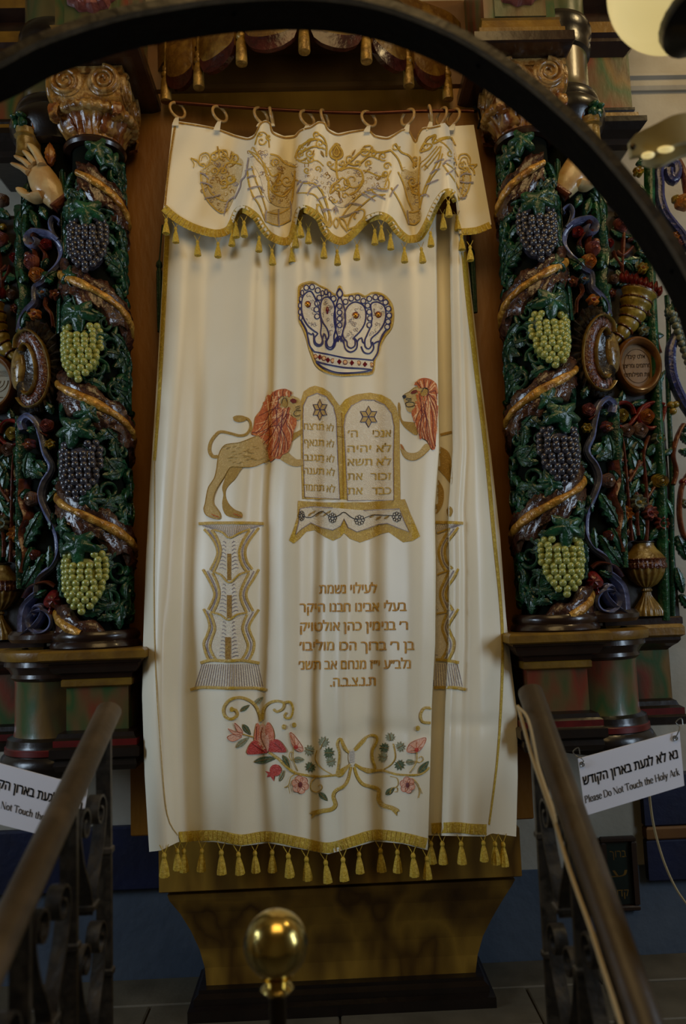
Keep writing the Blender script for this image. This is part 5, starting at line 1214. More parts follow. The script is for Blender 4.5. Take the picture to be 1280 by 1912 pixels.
e.poly([(695, 235), (712, 205), (732, 208), (738, 240), (728, 266), (708, 262)], 'thread_tan_dark', 5, fr=Z4); e.stroke([(697, 240), (705, 208), (725, 200), (735, 225)], 1.2, 'thread_black', 6, fr=Z4)
e.poly([(756, 215), (775, 203), (804, 215), (800, 232), (775, 236)], 'thread_maroon', 5, fr=Z4)
for q in ([(795, 266), (828, 255)], [(797, 281), (828, 268)], [(782, 312), (790, 293), (820, 285), (835, 290)], [(782, 312), (800, 328), (830, 318)]): e.stroke(q, 1.2, 'thread_black', 6, fr=Z4)
for k in range(40):
    rn = random.Random(k); x, y = rn.uniform(280, 600), rn.uniform(530, 660); e.stroke([(x, y), (x+22, y+rn.uniform(-9, 3))], .8, 'thread_tan_dark', 4, fr=Z4)
for x, y in ((205, 1015), (222, 1022), (240, 1028), (360, 1010), (380, 1016), (400, 1022)): e.stroke([(x, y), (x+18, y+14)], 1.4, 'thread_rust', 5, fr=Z4)
for k in range(14):
    y = 700+k*20; 
lion = e.done('embroidered_lion', cur, 'tan embroidered lion with a rust red mane, whole')
e = Emb(BVH_C)
MN = [(735, 140), (705, 135), (650, 150), (612, 188), (582, 235), (548, 290), (515, 335), (505, 390), (488, 452), (540, 470), (580, 502), (600, 560), (606, 610), (622, 648), (650, 625), (682, 630), (702, 600), (742, 580), (765, 520), (785, 430), (802, 390), (800, 345), (770, 330), (735, 285), (690, 265), (668, 225), (690, 190), (752, 180), (772, 165)]
e.poly(MN, 'thread_rust', 3, fr=Z4)
ctr = [(640, 165), (615, 200), (600, 240), (580, 270), (660, 230), (680, 270), (700, 280), (720, 295), (740, 310), (760, 340)]
st = []
rn = random.Random(4)
for k in range(46):
    f = k/45; x0 = lerp(690, 760, rn.random()) if k % 3 else rn.uniform(590, 680); y0 = rn.uniform(260, 320) if k % 3 else rn.uniform(170, 260)
    x1 = lerp(500, 780, f); y1 = interp([(500, 440), (540, 465), (600, 590), (650, 620), (700, 595), (745, 560), (790, 400)], x1)
    st.append([(x0, y0), (lerp(x0, x1, .35)-14, lerp(y0, y1, .4)), (lerp(x0, x1, .7)+8, lerp(y0, y1, .7)), (x1, y1)])
for x in range(640, 780, 14): st.append([(x, 190+rn.uniform(-6, 6)), (x-6, 165), (x-rn.uniform(-6, 10), 138+abs(x-705)*.25)])
for y in (215, 240, 265, 290, 320, 350, 380, 410): st.append([(690, y-20), (630, y-10), (570, y+20), (interp([(215, 590), (300, 535), (410, 492)], y), y+34)])
mane(e, st, Z4, 1); e.done('mane', lion)
clipR = lambda u, v: u > UF(v)+1.0
e = Emb(BVH_C)
e.poly([(542, 228), (552, 262), (552, 310), (566, 358), (612, 368), (660, 375), (672, 420), (665, 462), (612, 432), (570, 392), (546, 340), (534, 262)], 'thread_tan_dark', 1, fr=Z5)
e.poly([(554, 520), (572, 548), (600, 580), (650, 586), (690, 570), (735, 520), (765, 555), (705, 610), (650, 636), (600, 630), (570, 602), (553, 560)], 'thread_tan', 1, fr=Z5); e.stroke([(554, 560), (572, 604), (602, 631), (650, 637), (705, 611), (760, 560)], 1.2, 'thread_tan_dark', 2, fr=Z5)
for k in range(3): e.stroke([(555+k*3, 525+k*8), (568+k*4, 545+k*9)], 1.3, 'thread_rust', 3, fr=Z5)
e.poly([(568, 188), (585, 172), (612, 158), (650, 128), (690, 118), (725, 130), (742, 170), (722, 205), (692, 235), (655, 275), (632, 302), (604, 294), (590, 262), (578, 218)], 'thread_tan', 2, fr=Z5); e.stroke([(570, 190), (585, 172), (612, 158), (650, 128), (680, 118)], 1.2, 'thread_tan_dark', 3, fr=Z5)
e.poly([(566, 190), (572, 178), (592, 180), (594, 196), (576, 206)], 'thread_black', 4, fr=Z5); e.poly([(625, 168), (640, 148), (668, 142), (674, 156), (650, 170)], 'thread_maroon', 4, fr=Z5)
e.poly([(698, 182), (706, 150), (726, 134), (746, 142), (742, 168), (722, 186)], 'thread_tan_dark', 5, fr=Z5); e.stroke([(702, 160), (722, 128), (748, 138), (750, 160)], 1.3, 'thread_black', 6, fr=Z5)
for q in ([(590, 206), (610, 216), (632, 212)], [(596, 200), (616, 205), (630, 202)], [(588, 236), (612, 226), (650, 234), (652, 252), (620, 262), (596, 258), (588, 236)]): e.stroke(q, 1.3, 'thread_black', 4, fr=Z5)
lr = e.done('embroidered_lion', cur, 'embroidered lion partly swallowed by the fold')
e = Emb(BVH_C)
e.poly([(650, 108), (668, 82), (690, 66), (720, 58), (762, 66), (800, 92), (814, 130), (820, 200), (818, 300), (810, 400), (804, 480), (796, 560), (770, 555), (742, 502), (706, 482), (692, 492), (680, 440), (660, 380), (640, 340), (634, 290), (690, 240), (722, 205), (735, 190), (760, 160), (730, 128), (690, 112)], 'thread_rust', 3, fr=Z5)
st = []; rn = random.Random(9)
for k in range(36):
    f = k/35; x0 = rn.uniform(660, 760); y0 = rn.uniform(215, 290) if k % 3 else rn.uniform(150, 230); x1 = lerp(640, 802, f); y1 = interp([(640, 340), (680, 450), (705, 480), (745, 500), (780, 555), (802, 540)], x1)
    if y1 < y0+30: continue
    st.append([(x0, y0), (lerp(x0, x1, .3)+10, lerp(y0, y1, .35)), (lerp(x0, x1, .7)-6, lerp(y0, y1, .7)), (x1, y1)])
for k in range(14): st.append([(745, 160), (770+k*.5, 130+k*9), (800, 95+k*18), (812, 140+k*24)])
for x in range(655, 800, 13): st.append([(x*.5+365, 128), (x*.8+145, 100), (x, 66+abs(x-725)*.32)])
mane(e, st, Z5, 2); e.done('mane', lr)
e = Emb(BVH_C, clipR)
e.poly([(790, 545), (850, 550), (905, 610), (915, 800), (860, 745), (820, 702), (790, 690)], 'thread_tan_dark', 1, 6, fr=Z5)
e.poly([(790, 745), (830, 790), (858, 850), (855, 930), (832, 985), (800, 1010), (780, 900)], 'thread_tan_dark', 1, 6, fr=Z5); e.stroke([(800, 470), (850, 455), (915, 440)], 5, 'thread_tan_dark', 1, fr=Z5)
e.poly([(878, 985), (900, 960), (920, 990), (905, 1035), (886, 1030)], 'thread_tan_dark', 1, 5, fr=Z5); e.done('hindquarters', lr)

# pillars under the lions
def pillar(name, fr, clip, label):
    e = Emb(BVH_C, clip); G = 'thread_gold'; g2 = 'thread_grey'
    e.poly([(185, 80), (685, 80), (640, 125), (590, 200), (550, 300), (590, 440), (640, 460), (570, 600), (560, 660), (600, 770), (640, 775), (575, 900), (610, 1020), (575, 1165), (290, 1165), (220, 1040), (260, 900), (225, 775), (255, 765), (292, 640), (220, 455), (270, 440), (318, 300), (290, 200), (225, 120)], 'thread_white', 0, 9, False, fr)
    for k in range(30):
        x = 200+k*16.4; e.stroke([(x, 88), (lerp(x, 430, .25), interp([(200, 110), (300, 135), (415, 182), (560, 135), (680, 110)], x))], 1.0, g2, 1, fr=fr)
    e.poly([(195, 1192), (650, 1192), (692, 1380), (138, 1380)], 'thread_white', 0, 9, False, fr)
    for k in range(27):
        f = k/26; e.stroke([(lerp(200, 646, f), 1196), (lerp(146, 686, f), 1374)], 1.3, g2, 1, fr=fr)
    for L in ([(215, 120), (262, 170), (302, 230), (322, 300), (308, 360), (265, 445)], [(275, 125), (312, 180), (340, 250), (346, 310), (322, 390), (288, 465)], [(655, 110), (600, 180), (556, 250), (546, 310), (560, 380), (602, 440)], [(580, 130), (540, 190), (506, 260), (497, 320), (520, 400), (562, 465)],
              [(205, 440), (246, 510), (286, 590), (298, 640), (284, 690), (248, 762)], [(282, 470), (316, 540), (336, 620), (328, 690), (288, 782)], [(655, 440), (610, 520), (566, 590), (554, 650), (570, 700), (608, 772)], [(575, 470), (540, 540), (510, 620), (516, 690), (556, 782)],
              [(210, 755), (246, 830), (258, 900), (236, 970), (212, 1030), (228, 1110), (252, 1160)], [(265, 790), (290, 860), (300, 920), (276, 990), (262, 1060), (284, 1120), (310, 1160)], [(655, 760), (602, 840), (576, 900), (592, 960), (616, 1020), (610, 1090), (578, 1160)], [(560, 800), (532, 870), (526, 920), (550, 990), (568, 1050), (550, 1110), (520, 1156)]):
        e.stroke(L, 4.6, G, 2, fr=fr)
    for L in ([(245, 122), (290, 180), (322, 245), (334, 305), (315, 375), (277, 455)], [(618, 120), (570, 185), (530, 255), (522, 315), (540, 390), (582, 452)], [(243, 455), (282, 530), (312, 605), (314, 665), (270, 772)], [(615, 455), (575, 530), (538, 605), (535, 670), (582, 777)], [(238, 772), (268, 845), (280, 910), (255, 980), (238, 1045), (256, 1115), (280, 1160)], [(608, 780), (567, 855), (552, 910), (572, 975), (592, 1035), (580, 1100), (550, 1158)]):
        e.stroke(L, 2.6, 'thread_grey', 1, fr=fr)
    for L in ([(290, 125), (360, 145), (415, 188), (500, 150), (585, 118)], [(290, 460), (350, 485), (415, 545), (500, 480), (582, 455)], [(268, 780), (340, 800), (410, 842), (480, 800), (562, 785)]): e.stroke(L, 3.6, G, 3, fr=fr)
    for L in ([(172, 76), (300, 70), (560, 70), (694, 76)], [(186, 1187), (260, 1165), (400, 1170), (520, 1165), (660, 1187)], [(106, 1400), (200, 1380), (400, 1386), (620, 1386), (712, 1402)]): e.stroke(L, 5.6, G, 3, fr=fr)
    for x0, x1, y0, y1 in ((400, 430, 315, 525), (398, 434, 645, 828), (384, 428, 980, 1155)): e.poly([(x0, y0), (x1, y0), (x1, y1), (x0, y1)], 'thread_gold_dark', 2, 9, False, fr)
    for y0, y1 in ((215, 440), (555, 775), (855, 1130)):
        k = 0; y = y0
        while y < y1:
            for sg in (-1, 1): w = 22+30*(y-y0)/(y1-y0); e.stroke([(414+sg*24, y+16), (414+sg*(24+w*.6), y), (414+sg*(26+w), y+4)], 1.3, g2, 1, fr=fr)
            y += 30
    return e.done(name, cur, label)
pillar('embroidered_pillar', Z6, None, 'embroidered pillar of three flared tiers, whole')
fm = lambda x, y: (lambda p: (800+(p[0]-428), p[1]-1))(Z6(x, y))
pillar('embroidered_pillar', fm, clipR, 'half hidden pillar inside the fold')

# the dedication, six lines
for t, x0, x1, y0, y1 in (('לעילוי נשמת', 208, 617, 182, 178), ('בעלי אבינו חבנו היקר', 75, 820, 312, 304), ('ר׳ בנימין כהן אולטויק', 78, 830, 446, 436), ('בן ר׳ ברוך הכו מוליבו׳', 72, 877, 582, 578), ('נלב״ע י״ז מנחם אב תשנ׳', 66, 850, 716, 708), ('ת.נ.צ.ב.ה.', 284, 608, 836, 828)):
    (a, c), (d, f) = Z7(x0, y0), Z7(x1, y1); e = Emb(BVH_C); e.text(t, a, d, c, f, 15.5, 'thread_script', 1, .022); e.done('inscription_line', cur)

# flowers, bow and ribbon
def oak(e, x, y, ang, R, m):
    pts = []
    for k in range(22):
        a = 2*pi*k/22; r_ = R*(.55+.45*abs(cos(a/2)))*(1.12 if k % 2 else .66); pts.append((x+r_*cos(a+ang)*.95, y+r_*sin(a+ang)*.95))
    e.poly(pts, m, 2, 7, False, Z8); e.stroke([(x-R*.5*cos(ang), y-R*.5*sin(ang)), (x+R*.8*cos(ang), y+R*.8*sin(ang))], .9, 'thread_gold_dark', 3, fr=Z8)
def blossom(x, y, R, name):
    e = Emb(BVH_C)
    for k in range(6):
        a = k*pi/3+.3; cx_, cy_ = x+R*.55*cos(a), y+R*.6*sin(a); pp = [(cx_+R*.42*cos(q*pi/5), cy_+R*.44*sin(q*pi/5)) for q in range(10)]
        e.poly(pp, 'thread_pink', 2, 7, True, Z8); e.stroke(pp, .9, 'thread_coral', 3, closed=True, fr=Z8)
    u, v = Z8(x, y); e.disc(u, v, R*.22/2.783, 'thread_maroon', 5, R*.32/2.783)
    return e.done(name, cur)
e = Emb(BVH_C); G = 'thread_gold'
for q, w, w1 in (([(270, 215), (264, 180), (240, 130), (200, 100), (150, 90), (100, 108), (74, 150), (84, 190), (118, 202), (148, 182), (140, 156), (118, 152)], 5.5, 5.5), ([(276, 205), (284, 150), (310, 120), (350, 108), (386, 118), (382, 148), (350, 164), (334, 150)], 5.5, 4.5), ([(385, 118), (420, 114), (437, 150), (425, 192), (400, 198), (390, 184), (402, 168)], 5, 4),
             ([(310, 375), (360, 410), (400, 450), (450, 482), (520, 496), (580, 500), (665, 492)], 5, 4), ([(846, 474), (900, 470), (980, 490), (1080, 492), (1120, 478), (1146, 452)], 4.5, 3.5), ([(1156, 146), (1120, 145), (1100, 180), (1110, 216), (1152, 222)], 5, 5),
             ([(440, 350), (438, 410), (462, 472)], 1.8, 1.5), ([(560, 365), (552, 410), (580, 455), (640, 492)], 2.2, 1.8), ([(575, 360), (590, 330)], 1.6, 1.4), ([(955, 330), (966, 400), (942, 440), (896, 468)], 2.2, 1.8), ([(1080, 372), (1076, 430), (1040, 482)], 2, 1.6), ([(560, 500), (532, 530), (532, 570), (560, 582), (585, 560), (578, 542), (566, 552)], 2, 1.4), ([(430, 420), (416, 395), (424, 372), (440, 380)], 1.8, 1.2), ([(1075, 420), (1095, 428), (1115, 412), (1104, 395), (1092, 405)], 1.8, 1.2), ([(940, 590), (950, 560), (976, 560), (975, 580), (962, 580)], 1.8, 1.2), ([(940, 500), (975, 510), (980, 545), (962, 560)], 1.6, 1.2), ([(1055, 510), (1085, 540), (1096, 580), (1088, 612)], 2, 1.4), ([(1096, 560), (1108, 590)], 1.6, 1), ([(390, 558), (412, 545), (425, 505), (455, 485)], 2, 1.4), ([(412, 548), (420, 590)], 1.6, 1), ([(175, 280), (232, 296)], 2.4, 2)):
    e = Emb(BVH_C); e.stroke(q, w, G, 2, w1=w1, fr=Z8); e.done('embroidered_scroll', cur)
for x, y in ((118, 152), (388, 243), (443, 233), (1085, 250)): e = Emb(BVH_C); u, v = Z8(x, y); e.disc(u, v, 4.2, G, 3, 5); e.done('embroidered_dot', cur)
for a in ((163, 162, 213, 128, 9, 'thread_green'), (231, 132, 282, 86, 10, 'thread_sage'), (175, 229, 218, 284, 11, 'thread_green'), (141, 350, 210, 296, 12, 'thread_sage'), (234, 424, 350, 402, 13, 'thread_green'), (380, 388, 420, 460, 10, 'thread_green'), (362, 526, 390, 466, 8, 'thread_sage'), (438, 412, 497, 414, 12, 'thread_sage'), (569, 582, 615, 628, 11, 'thread_green'), (1020, 426, 1067, 424, 12, 'thread_sage'), (1088, 484, 1142, 420, 13, 'thread_green'), (915, 596, 962, 556, 11, 'thread_green')):
    e = Emb(BVH_C); e.leaf(*a[:4], a[4], a[5], 2, Z8); e.done('embroidered_leaf', cur)
for x, y, an, R, m in ((592, 325, -1.0, 34, 'thread_sage'), (616, 378, .0, 36, 'thread_green'), (528, 366, 3.4, 34, 'thread_sage'), (530, 447, 2.2, 34, 'thread_green'), (626, 424, -.3, 34, 'thread_sage'), (940, 300, -1.7, 30, 'thread_sage'), (914, 352, 3.3, 32, 'thread_green'), (988, 348, -.5, 32, 'thread_sage'), (906, 400, 3.4, 32, 'thread_sage'), (986, 436, 1.0, 34, 'thread_green')): e = Emb(BVH_C); oak(e, x, y, an, R, m); e.done('embroidered_oak_leaf', cur)
e = Emb(BVH_C)
for pts, m in (([(250, 222), (236, 280), (236, 318), (262, 335), (272, 262)], 'thread_coral'), ([(305, 218), (290, 270), (316, 326), (338, 300), (330, 250)], 'thread_coral'), ([(275, 228), (254, 290), (262, 340), (302, 374), (312, 320), (300, 258)], 'thread_pink'), ([(203, 350), (232, 314), (268, 330), (304, 372), (280, 381), (202, 384)], 'thread_red'), ([(308, 368), (316, 316), (355, 308), (385, 336), (400, 372), (345, 374)], 'thread_red')): e.poly(pts, m, 3, 7, True, Z8)
for q in ([(278, 245), (272, 300), (298, 362)], [(225, 330), (290, 374)], [(340, 325), (380, 366)], [(248, 240), (246, 310)]): e.stroke(q, .9, 'thread_maroon', 4, fr=Z8)
e.done('embroidered_lily', cur, 'coral and red embroidered lily')
e = Emb(BVH_C)
for pts in ([(98, 252), (140, 268), (175, 272), (165, 292), (130, 282)], [(132, 222), (160, 245), (176, 272), (150, 268)], [(93, 298), (120, 282), (165, 284), (170, 296), (122, 318)]): e.poly(pts, 'thread_pink', 2, 7, True, Z8); e.stroke(pts, .9, 'thread_coral', 3, closed=True, fr=Z8)
e.done('embroidered_bud', cur)
e = Emb(BVH_C); e.poly([(345+31*cos(k*pi/6), 468+31*sin(k*pi/6)) for k in range(12)], 'thread_red', 2, 7, True, Z8)
e.poly([(318, 478), (290, 472), (305, 487), (300, 505), (318, 500), (336, 526), (340, 498)], 'thread_red', 2, 7, False, Z8); e.done('embroidered_pomegranate', cur)
for pts, c in (([(419, 272), (440, 282), (470, 320), (488, 350), (485, 372), (450, 362), (430, 330)], (452, 348)), ([(1028, 372), (1040, 332), (1080, 310), (1127, 300), (1112, 345), (1080, 374)], (1078, 362))):
    e = Emb(BVH_C); e.poly(pts, 'thread_pink', 2, 7, True, Z8); e.stroke(pts, .9, 'thread_coral', 3, closed=True, fr=Z8)
    for p in pts: e.stroke([c, (lerp(c[0], p[0], .85), lerp(c[1], p[1], .85))], .9, 'thread_coral', 3, fr=Z8)
    u, v = Z8(*c); e.disc(u, v, 4, 'thread_red', 4); e.done('embroidered_fan_flower', cur)
blossom(475, 543, 46, 'embroidered_blossom'); blossom(1030, 545, 42, 'embroidered_blossom')
e = Emb(BVH_C)
e.stroke([(732, 380), (702, 352), (680, 304), (664, 332), (676, 380), (672, 440), (664, 496), (692, 490), (716, 458), (736, 434)], 4.5, G, 2, fr=Z8)
e.stroke([(754, 366), (790, 322), (830, 290), (866, 290), (872, 318), (850, 365), (850, 410), (862, 460), (830, 478), (790, 456), (758, 438)], 5, G, 2, fr=Z8)
e.poly([(750, 372), (790, 318), (830, 288), (812, 320), (770, 365)], G, 2, 7, False, Z8); e.poly([(676, 308), (690, 300), (722, 362), (730, 384), (700, 352)], G, 2, 7, False, Z8); e.poly([(758, 436), (800, 452), (855, 462), (858, 480), (820, 482), (780, 462)], G, 2, 7, False, Z8); e.poly([(664, 498), (668, 470), (700, 452), (734, 432), (716, 462), (690, 494)], G, 2, 7, False, Z8)
e.stroke([(738, 450), (724, 515), (702, 550), (660, 572), (644, 602), (655, 648), (632, 672), (585, 680), (535, 694)], 4.5, G, 2, w1=9, fr=Z8); e.stroke([(755, 450), (770, 500), (800, 540), (850, 555), (880, 572), (880, 620), (902, 650), (950, 665), (978, 682)], 5, G, 2, w1=9, fr=Z8)
e.poly([(540, 680), (520, 692), (536, 700), (532, 722), (560, 695)], G, 2, 7, False, Z8); e.poly([(955, 655), (990, 680), (975, 684), (975, 706), (950, 680)], G, 2, 7, False, Z8)
bow = e.done('embroidered_bow', cur, 'gold embroidered bow with two ribbon tails')
e = Emb(BVH_C); e.poly([(743+19*cos(k*pi/6), 400+44*sin(k*pi/6)) for k in range(12)], 'thread_white', 3, 7, True, Z8)
for k in range(9): e.stroke([(730, 372+k*7), (756, 368+k*7)], .9, 'thread_grey', 4, fr=Z8)
e.done('knot', bow)

# gold braid down both edges and the hem fringe
e = Emb(BVH_C)
e.stroke([(312, 440), (306, 560), (300, 680), (294, 780), (288, 860)], 9, 'fringe_gold', 1, w1=5, step=8); e.stroke([(288, 860), (288, 1000), (287, 1100), (290, 1250), (300, 1400), (312, 1520), (332, 1560)], 2, 'thread_tan', 1, step=10)
e.done('edge_braid', cur); e = Emb(BVH_C)
e.stroke([(866, 470), (874, 560), (890, 700), (908, 850), (922, 1000), (934, 1120), (938, 1200), (936, 1300), (928, 1420), (913, 1540)], 10, 'fringe_gold', 1, w1=3, step=8)
e.done('edge_braid', cur)
def fringe(name, bvh, pts, w, parent):
    e = Emb(bvh); q = smooth_path(pts, 4.2); e.stroke(pts, w, 'fringe_gold', 2, step=4, raise_=.0015)
    for i in range(1, len(q)-1, 2):
        a, c = q[i-1], q[i+1]; dx, dy = c[0]-a[0], c[1]-a[1]; L = math.hypot(dx, dy) or 1; nx, ny = -dy/L*w*.42, dx/L*w*.42
        e.stroke([(q[i][0]+nx, q[i][1]+ny), (q[i][0]-nx, q[i][1]-ny)], 2.4, 'thread_gold', 4, smooth=False, raise_=.0016)
    e.done(name, parent)
fringe('hem_fringe', BVH_C, [(334, 1563), (400, 1560), (450, 1568), (500, 1562), (560, 1573), (612, 1583), (660, 1570), (700, 1559), (750, 1564), (796, 1575)], 20, cur)
fringe('hem_fringe', BVH_C, [(805, 1547), (850, 1545), (880, 1548), (908, 1549)], 20, cur)
# one tassel, its cords and head, copied along both fringes
T = MB()
for sx in (-1, 1): T.tube([(sx*.011, 0, 0), (sx*.005, -.001, -.012), (0, -.002, -.022)], .0011, 5)
T.lathe([(.0005, -.018), (.0045, -.020), (.0062, -.025), (.0055, -.030), (.0042, -.032), (.0050, -.0345), (.0066, -.040), (.0095, -.055), (.0120, -.072), (.0118, -.076), (.0005, -.073)], 0, -.002, 24, rf=lambda a, z: 1+(.10*cos(a*8) if z < -.036 else 0))
tassel_me = T.mesh('tassel', 'fringe_gold', angle=60)
def tassel(u, v, parent, Y, sc=1.0):
    p = P(u, v, Y); o = put('tassel', tassel_me, parent, loc=p); o.scale = (sc, sc, sc); o.rotation_euler = (random.uniform(-.06, .06), random.uniform(-.07, .07), random.uniform(-.5, .5)); return o
def clothY(bvh, u, v, dflt):
    h = bvh.ray_cast(CAM, ray(u, v-14)); return (h[0].y if h[0] is not None else dflt)-.004
for u in (306, 330, 343, 378, 413, 443, 475, 508, 536, 570, 605, 639, 669, 708, 741, 769, 795):
    v = interp(HEM_F, u)-(2 if u > 320 else 8); tassel(u, v, cur, clothY(BVH_C, u, v, -.08), random.uniform(.9, 1.06))
for u in (803, 825, 859, 901, 922, 937):
    v = 1557; tassel(u, v, cur, clothY(BVH_C, u, v, -.05), random.uniform(.9, 1.06))
VBp = [(306, 388), (325, 405), (350, 420), (378, 431), (405, 436), (425, 430), (434, 416), (442, 397), (450, 391), (461, 393), (478, 406), (491, 426), (506, 442), (530, 451), (544, 444), (551, 420), (558, 396), (566, 390), (580, 395), (596, 408), (606, 430), (619, 444), (640, 450), (661, 434), (681, 413), (700, 404), (712, 403), (727, 411), (742, 431), (758, 445), (772, 446), (784, 441), (797, 419), (812, 386), (825, 366), (836, 359), (845, 363), (852, 376)]
fringe('pelmet_fringe', BVH_V, VBp, 15, val); fringe('pelmet_fringe', BVH_V, [(861, 433), (890, 430), (915, 420)], 13, val)
e = Emb(BVH_V); e.stroke([(u, v+3) for u, v in VT[1:-2]], 3.2, 'thread_gold_dark', 1, step=4); e.stroke([(327, 232), (318, 290), (312, 340), (308, 384)], 4, 'thread_gold_dark', 1); e.done('edge_cord', val)
for u, v in ((310, 408), (327, 423), (368, 448), (407, 452), (434, 430), (440, 414), (455, 412), (484, 440), (507, 464), (543, 462), (552, 432), (559, 413), (576, 424), (605, 452), (629, 466), (666, 456), (699, 427), (711, 420), (728, 436), (754, 461), (785, 461), (802, 432), (825, 398), (836, 374), (852, 402), (860, 438), (877, 458)):
    tassel(u, v-8, val, clothY(BVH_V, u, v-10, -.03) if v < 440 or True else 0, .82)

# pelmet scrollwork
Va, Vb = frame_(280, 180, 3.765), frame_(600, 180, 3.765)
def vemb(name, fr, fills, golds, wraps, spirals, darks, leaves=()):
    e = Emb(BVH_V)
    for p, m in fills: e.poly(p, m, 1, 7, True, fr)
    for q, w in golds: e.stroke(q, w, 'thread_gold', 3, fr=fr)
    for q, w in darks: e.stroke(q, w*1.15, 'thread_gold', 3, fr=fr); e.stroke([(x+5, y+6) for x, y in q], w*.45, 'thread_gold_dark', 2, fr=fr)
    # close filling of small tendrils over the textured ground
    rn = random.Random(int(fills[0][0][0][0]))
    for p, m in fills[:2]:
        xs = [k[0] for k in p]; yy = [k[1] for k in p]; n = int((max(xs)-min(xs))*(max(yy)-min(yy))/1500)
        for k in range(n):
            x, y = rn.uniform(min(xs), max(xs)), rn.uniform(min(yy), max(yy)); c = False
            for (x0, y0), (x1, y1) in zip(p, p[1:]+p[:1]):
                if (y0 > y) != (y1 > y) and x < (x1-x0)*(y-y0)/(y1-y0)+x0: c = not c
            if not c: continue
            a = rn.random()*6.28; L = rn.uniform(16, 40); d = rn.choice((-1, 1))
            e.stroke([(x, y), (x+L*.5*cos(a), y+L*.5*sin(a)), (x+L*.8*cos(a+d), y+L*.8*sin(a+d)), (x+L*.55*cos(a+d*2), y+L*.55*sin(a+d*2))], 1.5 if k % 3 else .9, ('thread_gold', 'thread_gold_dark', 'thread_grey')[k % 3], 2, fr=fr)
    for q in wraps: e.stroke(q, 2.6, 'thread_grey', 5, fr=fr)
    for x, y, R, a0, tn in spirals:
        u, v = fr(x, y); e.spiral(u, v, R/3.765, a0, tn, 2.6, 'thread_gold', 4)
    for x0, y0, x1, y1, w in leaves: e.leaf(x0, y0, x1, y1, w, 'thread_tan_dark', 3, fr)
    return e.done(name, val)
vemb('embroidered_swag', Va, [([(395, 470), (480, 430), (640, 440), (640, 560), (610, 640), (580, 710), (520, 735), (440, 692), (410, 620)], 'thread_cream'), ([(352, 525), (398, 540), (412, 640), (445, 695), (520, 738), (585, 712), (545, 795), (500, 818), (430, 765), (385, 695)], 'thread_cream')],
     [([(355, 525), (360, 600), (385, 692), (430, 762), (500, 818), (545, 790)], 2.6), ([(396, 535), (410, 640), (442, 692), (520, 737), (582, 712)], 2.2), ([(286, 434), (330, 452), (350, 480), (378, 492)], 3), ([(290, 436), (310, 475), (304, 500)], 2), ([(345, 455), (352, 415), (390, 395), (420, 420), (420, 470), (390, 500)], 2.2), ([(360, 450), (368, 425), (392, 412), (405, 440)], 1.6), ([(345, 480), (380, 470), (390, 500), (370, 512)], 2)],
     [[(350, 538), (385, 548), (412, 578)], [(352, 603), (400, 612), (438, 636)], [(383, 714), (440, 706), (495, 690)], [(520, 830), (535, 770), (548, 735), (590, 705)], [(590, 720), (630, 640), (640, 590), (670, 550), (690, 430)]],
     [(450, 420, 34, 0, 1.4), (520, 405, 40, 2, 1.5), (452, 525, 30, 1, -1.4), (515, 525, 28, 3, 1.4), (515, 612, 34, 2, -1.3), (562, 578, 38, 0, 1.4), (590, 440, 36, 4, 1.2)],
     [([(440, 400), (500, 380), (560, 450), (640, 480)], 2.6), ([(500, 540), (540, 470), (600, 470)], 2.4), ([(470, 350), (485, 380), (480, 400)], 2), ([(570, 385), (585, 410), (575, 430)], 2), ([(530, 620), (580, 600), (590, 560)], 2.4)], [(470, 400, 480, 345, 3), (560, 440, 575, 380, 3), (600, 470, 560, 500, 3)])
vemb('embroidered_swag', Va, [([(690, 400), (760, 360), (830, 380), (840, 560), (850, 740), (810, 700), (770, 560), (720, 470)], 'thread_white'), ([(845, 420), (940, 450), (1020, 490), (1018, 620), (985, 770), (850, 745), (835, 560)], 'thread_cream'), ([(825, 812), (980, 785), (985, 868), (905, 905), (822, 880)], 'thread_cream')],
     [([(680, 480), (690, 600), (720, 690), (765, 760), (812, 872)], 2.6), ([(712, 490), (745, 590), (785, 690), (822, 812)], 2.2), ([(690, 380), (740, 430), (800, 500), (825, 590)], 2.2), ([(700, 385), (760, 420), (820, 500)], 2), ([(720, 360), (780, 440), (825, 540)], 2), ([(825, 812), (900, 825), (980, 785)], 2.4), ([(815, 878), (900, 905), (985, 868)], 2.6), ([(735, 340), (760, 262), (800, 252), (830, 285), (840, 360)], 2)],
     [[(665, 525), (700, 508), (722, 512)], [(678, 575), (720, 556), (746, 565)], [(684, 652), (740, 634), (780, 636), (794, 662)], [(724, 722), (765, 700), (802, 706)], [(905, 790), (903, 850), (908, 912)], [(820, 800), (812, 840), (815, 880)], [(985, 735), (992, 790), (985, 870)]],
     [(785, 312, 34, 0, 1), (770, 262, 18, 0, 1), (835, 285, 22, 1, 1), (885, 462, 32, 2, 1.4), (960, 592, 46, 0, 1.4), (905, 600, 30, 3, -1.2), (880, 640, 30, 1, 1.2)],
     [([(846, 405), (900, 420), (950, 470), (1020, 495)], 2.8), ([(830, 560), (850, 660), (940, 700), (1010, 610)], 2.6), ([(825, 500), (860, 560), (910, 540), (900, 600)], 2.4), ([(1018, 520), (1000, 700), (985, 780)], 2.4), ([(830, 600), (835, 700), (850, 745)], 2.2)], [(870, 640, 910, 545, 5), (930, 690, 1000, 640, 5), (850, 590, 880, 640, 4)])
